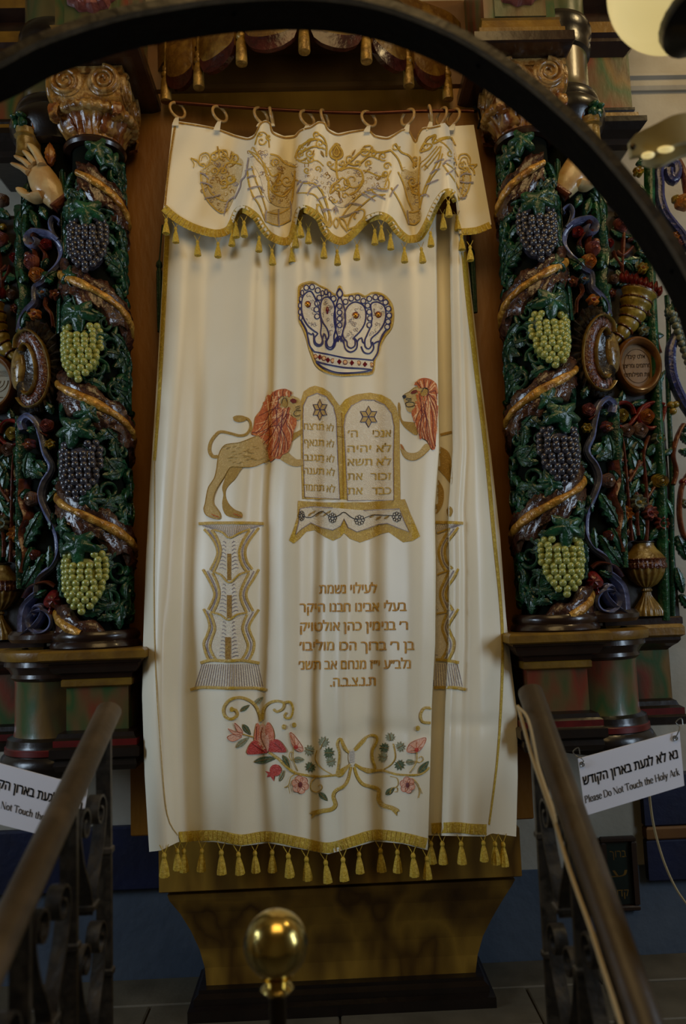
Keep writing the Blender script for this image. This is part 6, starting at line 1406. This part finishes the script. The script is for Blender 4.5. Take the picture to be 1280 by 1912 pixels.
vemb('embroidered_scrolls', Va, [([(1030, 470), (1140, 460), (1220, 480), (1250, 560), (1240, 680), (1180, 640), (1030, 600)], 'thread_white')],
     [([(1020, 585), (1080, 610), (1150, 612), (1200, 660), (1240, 740), (1262, 840)], 2.6), ([(1035, 680), (1110, 680), (1165, 700), (1215, 780), (1240, 860)], 2.4), ([(1040, 455), (1100, 470), (1170, 450), (1220, 490)], 2.2), ([(1170, 760), (1200, 770), (1235, 860), (1250, 915), (1200, 850), (1172, 790), (1185, 760)], 2.8), ([(1262, 840), (1258, 900), (1250, 918)], 2.6)],
     [[(1030, 680), (1050, 640), (1075, 600), (1105, 600)], [(1105, 690), (1140, 640), (1200, 625)], [(1175, 730), (1210, 710), (1240, 706)], [(1215, 815), (1245, 795), (1275, 800)], [(1030, 620), (1045, 600), (1060, 590)]],
     [(1062, 358, 28, 0, 1.4), (1170, 268, 26, 2, 1.2), (1120, 400, 34, 0, 1.4), (1195, 330, 34, 1, 1.4), (1130, 440, 26, 3, -1.3), (1060, 410, 22, 2, 1.3), (1100, 520, 22, 1, 1.2), (1180, 510, 24, 1, -1.2)],
     [([(1020, 430), (1040, 370), (1100, 320), (1180, 300), (1235, 340)], 2.8), ([(1050, 400), (1100, 370), (1160, 350), (1230, 370)], 2.4), ([(1080, 340), (1120, 300), (1160, 300)], 2.2), ([(1180, 260), (1220, 290), (1240, 340), (1238, 420)], 2.4), ([(1022, 440), (1060, 450), (1100, 430)], 2.2)], [(1140, 410, 1155, 370, 4), (1200, 380, 1225, 430, 5), (1100, 350, 1130, 310, 4)])
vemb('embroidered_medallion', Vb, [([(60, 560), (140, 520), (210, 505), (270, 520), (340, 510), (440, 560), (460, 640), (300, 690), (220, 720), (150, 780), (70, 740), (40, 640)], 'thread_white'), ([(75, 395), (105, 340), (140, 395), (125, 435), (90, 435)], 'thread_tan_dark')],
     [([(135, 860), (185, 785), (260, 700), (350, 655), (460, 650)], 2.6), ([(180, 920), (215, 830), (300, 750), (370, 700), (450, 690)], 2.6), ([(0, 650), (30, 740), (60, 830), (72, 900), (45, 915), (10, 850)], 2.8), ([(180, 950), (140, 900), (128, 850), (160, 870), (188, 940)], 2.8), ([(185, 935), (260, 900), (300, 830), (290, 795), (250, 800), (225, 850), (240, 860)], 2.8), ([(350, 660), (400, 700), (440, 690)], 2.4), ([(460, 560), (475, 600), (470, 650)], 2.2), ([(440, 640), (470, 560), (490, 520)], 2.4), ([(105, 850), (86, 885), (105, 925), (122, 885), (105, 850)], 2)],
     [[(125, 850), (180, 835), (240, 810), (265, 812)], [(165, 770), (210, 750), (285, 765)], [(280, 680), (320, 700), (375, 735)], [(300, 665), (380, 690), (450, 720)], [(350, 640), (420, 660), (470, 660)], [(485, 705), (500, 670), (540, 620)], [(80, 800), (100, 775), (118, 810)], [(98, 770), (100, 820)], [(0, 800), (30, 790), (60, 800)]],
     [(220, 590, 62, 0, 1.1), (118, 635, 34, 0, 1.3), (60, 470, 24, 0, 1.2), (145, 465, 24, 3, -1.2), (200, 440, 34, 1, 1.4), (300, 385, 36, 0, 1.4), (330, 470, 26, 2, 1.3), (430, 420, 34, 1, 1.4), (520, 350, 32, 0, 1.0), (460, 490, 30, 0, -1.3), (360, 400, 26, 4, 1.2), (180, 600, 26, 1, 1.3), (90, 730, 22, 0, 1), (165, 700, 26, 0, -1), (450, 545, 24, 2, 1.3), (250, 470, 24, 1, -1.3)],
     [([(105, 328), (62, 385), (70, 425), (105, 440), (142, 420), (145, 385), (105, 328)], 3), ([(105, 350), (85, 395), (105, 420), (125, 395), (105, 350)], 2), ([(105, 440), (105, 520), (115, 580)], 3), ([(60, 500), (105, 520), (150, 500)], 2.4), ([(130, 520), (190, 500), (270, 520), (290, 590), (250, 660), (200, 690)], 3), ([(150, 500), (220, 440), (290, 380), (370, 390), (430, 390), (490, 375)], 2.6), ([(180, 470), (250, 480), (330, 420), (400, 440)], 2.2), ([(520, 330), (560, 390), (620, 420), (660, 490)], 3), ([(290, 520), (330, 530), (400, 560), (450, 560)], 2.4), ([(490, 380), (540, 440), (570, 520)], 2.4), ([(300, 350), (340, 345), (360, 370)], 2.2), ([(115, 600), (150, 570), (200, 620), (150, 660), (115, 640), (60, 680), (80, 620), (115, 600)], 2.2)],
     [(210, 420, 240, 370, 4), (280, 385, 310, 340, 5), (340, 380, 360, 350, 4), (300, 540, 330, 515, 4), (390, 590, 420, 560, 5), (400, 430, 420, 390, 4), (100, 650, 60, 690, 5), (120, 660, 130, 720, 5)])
vemb('embroidered_swag', Vb, [([(580, 510), (640, 530), (692, 500), (690, 650), (690, 790), (640, 790), (600, 660), (560, 560)], 'thread_cream'), ([(612, 812), (690, 800), (690, 872), (615, 892)], 'thread_cream'), ([(700, 430), (740, 350), (810, 300), (900, 300), (940, 370), (940, 460), (860, 470), (760, 440), (710, 520)], 'thread_white')],
     [([(490, 640), (545, 730), (585, 820), (612, 895)], 2.6), ([(540, 530), (580, 620), (605, 720), (640, 800)], 2.6), ([(612, 812), (650, 815), (690, 800)], 2.4), ([(615, 892), (655, 898), (690, 868)], 2.6), ([(690, 780), (720, 650), (770, 540), (820, 440), (840, 350)], 2.6), ([(720, 700), (760, 590), (820, 500), (850, 400)], 2.4), ([(850, 480), (900, 540), (940, 600), (965, 650)], 2.6), ([(880, 470), (930, 510), (960, 560)], 2.2), ([(800, 300), (870, 340), (930, 420), (950, 480)], 2.2), ([(700, 500), (760, 440), (830, 350)], 2.2), ([(720, 520), (780, 450), (835, 380)], 2), ([(690, 470), (740, 430), (810, 350)], 2)],
     [[(760, 548), (790, 520), (830, 510)], [(735, 620), (780, 600), (820, 585)], [(700, 700), (730, 688), (752, 705)], [(790, 470), (830, 448), (860, 440)], [(850, 480), (880, 450), (910, 450)], [(875, 545), (910, 530), (945, 500)], [(604, 800), (606, 850), (614, 895)]],
     [(660, 440, 26, 1, 1.3), (640, 600, 34, 1, 1.3), (660, 660, 30, 3, -1.2), (735, 350, 34, 0, 1.1), (905, 400, 26, 0, 1.2), (660, 480, 20, 2, 1)],
     [([(700, 360), (740, 300), (800, 270), (780, 330), (850, 300), (920, 290)], 2.6), ([(690, 385), (720, 335), (775, 340), (740, 375), (690, 390)], 2.4), ([(610, 600), (650, 680), (700, 690)], 2.6), ([(690, 420), (680, 600), (690, 790)], 2), ([(820, 300), (900, 285), (940, 340)], 2.4)], [(720, 320, 760, 275, 5), (770, 310, 800, 270, 4), (640, 640, 690, 610, 5), (720, 480, 750, 510, 4)])
vemb('embroidered_scrolls', Vb, [([(975, 520), (1040, 500), (1045, 600), (1010, 700), (975, 710)], 'thread_cream')],
     [([(1025, 500), (1048, 570), (1030, 660), (985, 722)], 2.6), ([(985, 530), (1000, 600), (985, 690)], 2.2), ([(960, 440), (975, 410), (1020, 405), (1045, 440), (1040, 480)], 2.6), ([(970, 460), (990, 430), (1020, 430), (1030, 470)], 2), ([(980, 480), (1000, 455), (1015, 480)], 2), ([(1030, 480), (1060, 480), (1095, 478)], 3), ([(1040, 490), (1070, 520), (1075, 550)], 3), ([(1092, 480), (1070, 500)], 2)],
     [[(975, 560), (1010, 540), (1055, 548)], [(972, 598), (1020, 606), (1068, 602)], [(970, 712), (1000, 712), (1016, 706)]],
     [(985, 480, 26, 1, 1.3), (1005, 510, 20, 2, -1.2)], [])
# ---------------------------------------------------------------- rod, rings, green cords
def PX(u, v, X):
    d = ray(u, v); return CAM+d*((X-CAM.x)/d.x)
rod = thing('curtain_rod', (0, .03, 2.65), 'thin brown metal curtain rod across the ark opening', 'rod')
b = MB(); b.tube(smooth_path([P(u, v, .03) for u, v in ((322, 191), (400, 197), (487, 203), (600, 209), (690, 211), (765, 208), (870, 207), (884, 208))], .03), .0052, 10); obj('rod_bar', b, 'rod_brown', rod)
b = MB(); b.tube([P(884, 200, .028), P(893, 205, .02), P(897, 222, .015), P(892, 240, .012)], .0035, 8); obj('rod_hook', b, 'iron', rod)
b = MB(); b.tube([P(884, 208, .03), P(886, 208, AY+.002)], .005, 8); b.tube([P(322, 191, .03), P(321, 191, AY+.002)], .005, 8); obj('rod_stud', b, 'iron', rod)
ORD = 'first second third fourth fifth sixth seventh eighth ninth tenth eleventh'.split()
RG = MB(); RG.tube([Vector((.0255*cos(2*pi*k/28), 0, .0255*sin(2*pi*k/28))) for k in range(28)], .0046, 8, closed=True); ring_me = RG.mesh('ring', 'ring_wood', angle=0)
for i, (u, v, yw, vt, ut) in enumerate(((331, 206, 38, 231, 327), (410, 213, 40, 240, 404), (487, 216, 42, 233, 484), (507, 218, 84, 232, 507), (573, 221, 36, 240, 572), (606, 221, 64, 236, 603), (688, 222, 30, 243, 684), (761, 219, -46, 243, 757), (803, 214, 84, 240, 801), (824, 217, -60, 237, 824), (846, 219, -50, 240, 841))):
    p = P(u, v, .03)
    r = thing('curtain_ring', p, ORD[i]+' wooden ring counting from the left along the curtain rod', 'ring', 'wooden curtain rings')
    o = put('ring', ring_me, r, loc=p); o.rotation_euler = (radians(-8), 0, radians(yw))
    b = MB(); q = P(ut, vt+3, .004); q0 = p+Vector((0, -.004, -.024)); rg = []
    for k in range(6):
        t = k/5; c = q0.lerp(q, t)+Vector((0, -.004*sin(pi*t), 0)); w = lerp(.0045, .010, t)
        rg.append([c+Vector((-w, 0, 0)), c+Vector((w, 0, 0)), c+Vector((w, .004, 0)), c+Vector((-w, .004, 0))])
    b.rings(rg); obj('tab', b, 'cloth', r)
def cord(pts, label, rs):
    r = thing('green_tassel', P(*pts[0]), label, 'tassel', 'green tassels beside the curtain')
    b = MB(); b.tube(smooth_path([P(*p) for p in pts[:2]], .02), .0022, 6); obj('tassel_cord', b, 'green_cord', r)
    a, c = P(*pts[1]), P(*pts[2]); L = (c-a).length
    b = MB(); b.lathe([(.001, a.z+.01), (.008, a.z), (.010, a.z-.012), (.006, a.z-.02), (.009, a.z-.03), (rs, a.z-L*.8), (rs*.9, c.z), (.001, c.z+.004)], a.x, a.y, 20, rf=lambda an, z: 1+.08*cos(an*9)); obj('tassel_skirt', b, 'green_cord', r)
cord([(303, 420, .075), (297, 490, .075), (295, 620, .075)], 'slim dark green tassel beside the braided curtain edge, under the square corner of the pelmet', .0085)
cord([(876, 430, .075), (880, 468, .075), (883, 584, .075)], 'slim dark green tassel hanging below the turned-back end flap of the pelmet', .0085)

# ---------------------------------------------------------------- iron arch over the steps
YA0, YA1 = -1.15, -1.076
AP = [(-330, 420), (-270, 290), (-180, 195), (-90, 148), (0, 107), (52, 78), (124, 50), (211, 23), (283, 8), (400, -10), (530, -18), (640, -12), (740, 10), (850, 55), (930, 103), (1000, 155), (1060, 207), (1110, 255), (1160, 312), (1210, 375), (1260, 450), (1300, 520), (1330, 600)]
pts = [P(u, v, YA0) for u, v in AP]
pts = [Vector((pts[0].x-.03, YA0, -.62)), Vector((pts[0].x-.03, YA0, 1.2)), Vector((pts[0].x-.025, YA0, 1.45))]+pts+[Vector((pts[-1].x+.02, YA0, 1.3)), Vector((pts[-1].x+.022, YA0, 1.1)), Vector((pts[-1].x+.022, YA0, -.62))]
arch = thing('iron_arch', (0, YA0, 1.1), 'broad black iron arch curving across the front of the ark', 'arch')
q = [Vector(p) for p in smooth_path(pts, .03)]
def arch_strip(th, y0, y1, off=0):
    rg = []
    for i, p in enumerate(q):
        t = (q[min(i+1, len(q)-1)]-q[max(i-1, 0)]).normalized(); n = Vector((t.z, 0, -t.x))   # pointing to the inside
        if n.z > 0 and abs(t.z) < .6: n = -n
        o = p+n*off; rg.append([(o.x, y0, o.z), (o.x, y1, o.z), (o.x+n.x*th, y1, o.z+n.z*th), (o.x+n.x*th, y0, o.z+n.z*th)])
    return rg
b = MB(); b.rings(arch_strip(.007, YA0, YA1, .002)); obj('arch_band', b, 'iron', arch)
b = MB(); b.rings(arch_strip(.013, YA0-.008, YA0+.004)); obj('arch_lit_edge', b, 'iron_worn_lit', arch)  # lighter iron puts the lit front face of the band into its colour
for k in range(6, len(q)-6, 14):
    p = q[k]; t = (q[k+1]-q[k-1]).normalized(); n = Vector((t.z, 0, -t.x)); n = -n if n.z > 0 and abs(t.z) < .6 else n
    b = MB(); b.sphere(p+n*.009+Vector((0, .035, 0)), .004, 8, 5); obj('rivet', b, 'iron', arch)

# ---------------------------------------------------------------- lamps at the corner
g = bpy.data.materials.new('opal_glass'); g.use_nodes = True; MATS['opal_glass'] = g; N = g.node_tree.nodes; bs = N['Principled BSDF']
bs.inputs['Base Color'].default_value = lin('E8DCB4'); bs.inputs['Roughness'].default_value = .25
bs.inputs['Emission Color'].default_value = lin('F2D88C'); bs.inputs['Emission Strength'].default_value = .95
lamp = thing('globe_lamp', P(1255, -30, -1.05), 'lit opal glass globe lamp on a dark fitting in the upper corner', 'lamp')
c = P(1255, -30, -1.05); R = 117/FPX*(c-CAM).dot(FW)
b = MB(); b.sphere(c, R, 40, 26); obj('globe', b, 'opal_glass', lamp, angle=0)
ax = (RT*.34-UP*.86+FW*-.40).normalized()
def lathe_axis(prof, o, ax, seg=24):
    x = ax.orthogonal().normalized(); y = ax.cross(x); b = MB()
    b.rings([[o+ax*d+(x*cos(2*pi*k/seg)+y*sin(2*pi*k/seg))*r for k in range(seg)] for r, d in prof]); return b
obj('lamp_fitting', lathe_axis([(.03, R*.62), (.062, R*.66), (.068, R*.74), (.068, R*.92), (.060, R*1.0), (.034, R*1.12), (.02, R*1.3), (.012, R*1.6)], c, ax), 'lamp_fitting', lamp)
p0 = c+ax*R*1.35; b = MB(); b.tube(smooth_path([p0, p0+ax*.05, p0+ax*.09+Vector((.03, 0, -.01)), p0+Vector((.12, .0, -.10)), p0+Vector((.3, 0, -.02))], .012), .007, 8); obj('lamp_arm', b, 'iron', lamp)
rim = thing('lamp_ring', P(1230, 250, -1.05), 'cream enamelled chandelier ring with a bolt hole, blurred in the upper corner', 'lamp')
def band(pts, hs, Y, m, name, th=.012):
    q = smooth_path([tuple(P(u, v, Y+dy)) for u, v, dy in pts], .01); h = [k for k in hs]; b = MB(); rg = []
    for i, p in enumerate(q):
        t = i/(len(q)-1); hh = interp(h, t); p = Vector(p); d = Vector((.25, 0, -1)).normalized()*hh
        rg.append([p, p+Vector((0, th, 0)), p+d+Vector((0, th+.01, 0)), p+d+Vector((0, .01, 0))])
    b.rings(rg); return obj(name, b, m, rim)
band([(1176, 262, .0), (1186, 250, -.004), (1222, 232, -.02), (1256, 215, -.03), (1290, 211, -.03), (1340, 222, -.01)], [(0, .022), (.08, .034), (.3, .042), (1, .046)], -1.05, 'cream_enamel', 'ring_band')
band([(1204, 286, .02), (1226, 278, .01), (1262, 258, .0), (1300, 248, .0), (1340, 252, .01)], [(0, .010), (.2, .026), (1, .03)], -1.05, 'cream_enamel', 'lower_band')
b = MB(); b.sphere(P(1181, 274, -1.056), (.0055, .004, .006), 10, 6); obj('bolt', b, 'brass_dark', rim)
for u, v, rx in ((1209, 290, .011), (1242, 279, .014), (1252, 257, .016)):  # emissive drops put in for the highlights under the ring
    b = MB(); b.sphere(P(u, v, -1.06), (rx, .008, .005), 12, 6); obj('highlight_drop', b, 'opal_glass', rim, label='small pale glowing highlight under the ring')

# ---------------------------------------------------------------- brass ball finial
fin = P(515, 1762, -1.0); Rb = 60/FPX*(fin-CAM).dot(FW)
post = thing('brass_finial', (fin.x, fin.y, fin.z-.6), 'polished brass ball finial on a slim post in front of the ark foot', 'finial')
b = MB(); b.sphere(fin, Rb, 44, 28); obj('ball', b, 'brass', post, angle=0)
b = MB(); b.lathe([(Rb*.30, fin.z-Rb*1.5), (Rb*.42, fin.z-Rb*1.42), (Rb*.52, fin.z-Rb*1.30), (Rb*.44, fin.z-Rb*1.2), (Rb*.34, fin.z-Rb*1.12), (Rb*.5, fin.z-Rb*.95), (Rb*.3, fin.z-Rb*.9)], fin.x, fin.y, 28); obj('collar', b, 'brass', post)
b = MB(); b.lathe([(.022, fin.z-.6), (.022, fin.z-.59), (.013, fin.z-.58), (.013, fin.z-Rb*1.6), (.016, fin.z-Rb*1.5), (.0145, fin.z-Rb*1.4)], fin.x, fin.y, 20); obj('post', b, 'brass_dark', post)

# ---------------------------------------------------------------- handrails with wrought iron scroll panels
def handrail(s):
    if s > 0: p1 = P(989, 1290, -.65); p2 = PX(1204, 1912, p1.x-.0)
    else: p1 = P(204, 1326, -.65); p2 = PX(20, 1718, p1.x)
    X = p1.x; d = (p2-p1); e = p1+d*1.5
    r = thing('handrail', (X, -.9, 0), 'brown painted handrail with iron scrolls, ' + ('tan rope looped along it' if s > 0 else 'covering the end of a white sign'), 'handrail', 'handrails of the steps')
    b = MB(); n = Vector((0, -d.z, d.y)).normalized(); n = n if n.z > 0 else -n; rg = []
    prof = [(.0255*cos(2*pi*k/20)*(1 if abs(cos(2*pi*k/20)) < .8 else .97), .021*sin(2*pi*k/20)) for k in range(20)]
    for t in (0, .006, .5, 1.5): rg.append([p1+d*t+Vector((1, 0, 0))*x*(.97 if t == 0 else 1)+n*y*(.97 if t == 0 else 1)+(Vector((0, -y*.35, 0)) if t < .1 else Vector()) for x, y in prof])
    b.rings(rg); obj('rail', b, 'rail_paint', r)
    zr = lambda y: p1.z+d.z*(y-p1.y)/d.y
    bars = [-.69, -.90, -1.11, -1.32]
    def flat(name, path, w=.024, th=.0045, m='iron_worn_lit'):
        b = MB(); q = smooth_path(path, .012); rg = []
        for i, (y, z) in enumerate(q):
            a = q[max(i-1, 0)]; c = q[min(i+1, len(q)-1)]; ty, tz = c[0]-a[0], c[1]-a[1]; L = math.hypot(ty, tz) or 1; ny, nz = -tz/L*th/2, ty/L*th/2
            rg.append([(X-w/2, y+ny, z+nz), (X+w/2, y+ny, z+nz), (X+w/2, y-ny, z-nz), (X-w/2, y-ny, z-nz)])
        b.rings(rg); return obj(name, b, m, r)
    for y in bars:
        b = MB(); zt = zr(y)-.02; b.box(X-.014, X+.014, y-.006, y+.006, .0 if y > -.9 else -.35, zt, 0, .002); o = obj('baluster', b, 'iron_worn_lit', r)
        for z in (zt-.22, zt-.44, zt-.66):
            k = MB(); k.box(X-.017, X+.017, y-.010, y+.010, z-.007, z+.007, 0, .003); obj('collar', k, 'iron_worn_lit', o)
    for ya, yb in zip(bars, bars[1:]):
        yc = (ya+yb)/2; zt = zr(yc)-.035; w = .078
        for k in range(4):
            z = zt-.075-k*.225
            for sg in (-1, 1):
                # S scroll: a volute at the top near the bar, a long waist, a volute at the foot
                top = [(yc+sg*(.048+.030*cos(a)), z+.030*sin(a)) for a in [pi*2.6-pi*2.6*j/16 if sg > 0 else pi*2.6-pi*2.6*j/16 for j in range(17)]]
                R0 = [lerp(.008, .034, j/18) for j in range(19)]
                vol = [(yc+sg*(.046+R0[j]*cos(-pi*.1+2*pi*1.3*(1-j/18))), z+R0[j]*sin(-pi*.1+2*pi*1.3*(1-j/18))) for j in range(19)]
                foot = [(yc+sg*.060, z-.06), (yc+sg*.020, z-.12), (yc+sg*.012, z-.16)]
                flat('scroll', vol+foot)
            b = MB(); b.box(X-.016, X+.016, yc-.018, yc+.018, z-.155, z-.142, 0, .003); obj('collar', b, 'iron_worn_lit', r)
    return r, p1, d, X
RH = handrail(1); LH = handrail(-1)

# ---------------------------------------------------------------- the two notice plates
SER = {'P': (.52, [[(.12, .64), (.3, .64), (.43, .49), (.3, .33), (.12, .33)]], [(.12, 0, .66)]), 'l': (.22, [], [(.11, 0, .68)]), 'e': (.42, [[(.07, .25), (.37, .25), (.34, .38), (.22, .44), (.09, .36), (.06, .2), (.14, .04), (.25, .01), (.37, .1)]], []),
       'a': (.42, [[(.08, .34), (.14, .43), (.25, .43), (.30, .34), (.30, .06), (.39, .03)], [(.30, .26), (.13, .2), (.06, .1), (.14, .01), (.3, .1)]], []), 's': (.37, [[(.30, .34), (.24, .43), (.14, .43), (.08, .33), (.2, .24), (.31, .13), (.24, .01), (.12, .01), (.06, .12)]], []),
       'D': (.66, [[(.12, .64), (.35, .64), (.55, .5), (.58, .33), (.55, .16), (.35, .02), (.12, .02)]], [(.12, 0, .66)]), 'o': (.46, [[(.23+.17*cos(k*pi/6), .22+.21*sin(k*pi/6)) for k in range(13)]], []),
       'N': (.68, [[(.1, .65), (.32, .33), (.55, .0)]], [(.1, 0, .66, 1), (.57, 0, .66, 1)]), 't': (.3, [[(.14, .1), (.2, .01), (.28, .05)], [(.03, .42), (.27, .42)]], [(.13, .06, .57, 2)]), 'T': (.56, [[(.04, .55), (.05, .64), (.5, .64), (.52, .55)]], [(.28, 0, .64)]),
       'u': (.48, [[(.1, .12), (.18, .01), (.28, .04), (.36, .12)]], [(.1, .1, .43, 2), (.37, 0, .43, 2)]), 'c': (.4, [[(.34, .34), (.25, .43), (.13, .4), (.06, .22), (.13, .03), (.25, .01), (.35, .1)]], []), 'h': (.49, [[(.1, .32), (.2, .43), (.33, .41), (.38, .3)]], [(.1, 0, .68), (.38, 0, .32)]),
       'H': (.68, [[(.12, .34), (.56, .34)]], [(.12, 0, .66), (.56, 0, .66)]), 'y': (.43, [[(.06, .43), (.14, .22), (.22, .02)], [(.4, .43), (.22, .02), (.12, -.18), (.04, -.18)]], []), 'A': (.6, [[(.06, 0), (.3, .66)], [(.3, .66), (.43, .33), (.55, 0)], [(.15, .22), (.45, .22)]], []),
       'r': (.33, [[(.1, .3), (.18, .42), (.3, .41)]], [(.1, 0, .43)]), 'k': (.46, [[(.1, .18), (.36, .43)], [(.18, .26), (.3, .12), (.42, 0)]], [(.1, 0, .68)])}
def serif_mb(mb, s, fn, m=0):
    """a high-contrast serif hand: thick uprights, thin cross strokes; fn(x in 0..1 of the line, y in em)"""
    W_ = sum(SER[c][0] if c != ' ' else .25 for c in s); x0 = 0; tk, tn = .105, .042
    for ch in s:
        if ch == ' ': x0 += .25; continue
        adv, curves, stems = SER[ch]; quads = []
        for st in stems:
            w = tn if len(st) > 3 and st[3] == 1 else tk; x, a, c = st[:3]; quads.append([(x-w/2, a), (x+w/2, a), (x+w/2, c), (x-w/2, c)])
            if not (len(st) > 3 and st[3] == 2):
                for yy in ((a, a+.024), (c-.024, c)): quads.append([(x-w/2-.05, yy[0]), (x+w/2+.05, yy[0]), (x+w/2+.05, yy[1]), (x-w/2-.05, yy[1])])
        for cv in curves:
            q = smooth_path(cv, .03); pr = None
            for i, p in enumerate(q):
                a = q[max(i-1, 0)]; c = q[min(i+1, len(q)-1)]; dx, dy = c[0]-a[0], c[1]-a[1]; L = math.hypot(dx, dy) or 1; w = (tn+(tk-tn)*abs(dy/L)*(1 if dx*dy <= 0 or len(cv) > 3 else .2))/2; e = ((p[0]-dy/L*w, p[1]+dx/L*w), (p[0]+dy/L*w, p[1]-dx/L*w))
                if pr: quads.append([pr[0], e[0], e[1], pr[1]])
                pr = e
        for qd in quads: mb.add([fn((x0+x)/W_, y) for x, y in qd], [(0, 1, 2, 3)], m)
        x0 += adv
def sign(name, cs, Y, label, heb, eng, hooks):
    TL_, TR2, BR, BL = [P(u, v, Y) for u, v in cs]
    r = thing('notice_plate', (TL_+BR)/2, label, 'sign', 'notice plates on the railings')
    b = MB(); back = Vector((0, .004, 0)); b.rings([[TL_, TR2, BR, BL], [p+back for p in (TL_, TR2, BR, BL)]]); obj('plate', b, 'sign_white', r)
    def mapper(line, h):
        (a0, a1), (b0, b1) = line
        def fn(x, y):
            u, v = lerp(a0, b0, x), lerp(a1, b1, x); L = math.hypot(b0-a0, b1-a1); nx, ny = (b1-a1)/L, -(b0-a0)/L
            return P(u+nx*y*h*.55, v+ny*y*h, Y-.0008)
        return fn
    tb = MB(); vv, ff = glyphs('נא לא לגעת בארון הקודש', .028); x0 = min(p[0] for p in vv); x1 = max(p[0] for p in vv); fn = mapper(heb, 15.5/.58)
    tb.add([fn((x-x0)/(x1-x0), y) for x, y in vv], ff); obj('hebrew_line', tb, 'sign_ink', r)
    tb = MB(); serif_mb(tb, 'Please Do Not Touch the Holy Ark', mapper(eng, 21)); obj('english_line', tb, 'sign_ink', r)
    for (hu, hv, tu, tv) in hooks:
        p = P(hu, hv, Y-.003); b = MB(); b.tube([p+Vector((.005*cos(k*pi/7), 0, .005*sin(k*pi/7))) for k in range(14)], .0016, 6, closed=True); obj('eyelet', b, 'steel_wire', r)
        b = MB(); m = P((hu+tu)/2+4, (hv+tv)/2, Y-.008); b.tube(smooth_path([p, p+Vector((.003, -.004, .008)), m, P(tu+2, tv+8, Y), P(tu-5, tv, Y+.004), P(tu+5, tv-8, Y+.004), P(tu+8, tv+4, Y+.002)], .004), .0013, 6); obj('wire_hook', b, 'steel_wire', r)
    return r
sign('notice_plate', [(1079, 1417), (1268, 1365), (1277, 1467), (1093, 1523)], -.35, 'white notice in Hebrew and English, fully legible, hung on wire hooks beside the brown handrail', ((1089, 1466), (1266, 1415)), ((1092, 1500), (1269, 1447)), ((1086, 1427, 1074, 1404), (1260, 1378, 1266, 1349)))
sign('notice_plate', [(-36, 1416), (164, 1470), (148, 1577), (-50, 1527)], -.35, 'white notice plate cut off by the frame and overlapped by the brown handrail', ((-30, 1463), (152, 1514)), ((-58, 1492), (136, 1548)), ((153, 1480, 162, 1458),))
# ropes
def rope(pts, rr, label, name='rope'):
    b = MB(); b.tube(smooth_path([tuple(P(*p) if p[2] < .2 else PX(*p)) for p in pts], .012), rr, 6); return tag(obj(name, b, 'string'), label, 'rope', kind='thing')
xr_ = RH[3]-.034
rope([(u, v, xr_) for u, v in ((966, 1318), (976, 1352), (990, 1404), (1006, 1452), (1034, 1532), (1058, 1610), (1076, 1662), (1102, 1734), (1122, 1797), (1150, 1884), (1170, 1950))], .0036, 'long tan rope running down beside the brown handrail')
rope([(u, v, xr_-.008) for u, v in ((966, 1320), (982, 1336), (991, 1364), (997, 1394), (1004, 1428), (1019, 1474), (1031, 1508), (1037, 1537))], .0028, 'short pale rope looped from the handrail top back to the longer tan rope')
rope([(1211, 1478, -.30), (1216, 1520, -.28), (1224, 1560, -.26), (1240, 1612, -.24), (1262, 1660, -.22), (1290, 1700, -.2)], .0028, 'thin pale string hanging from behind the fully legible white notice')
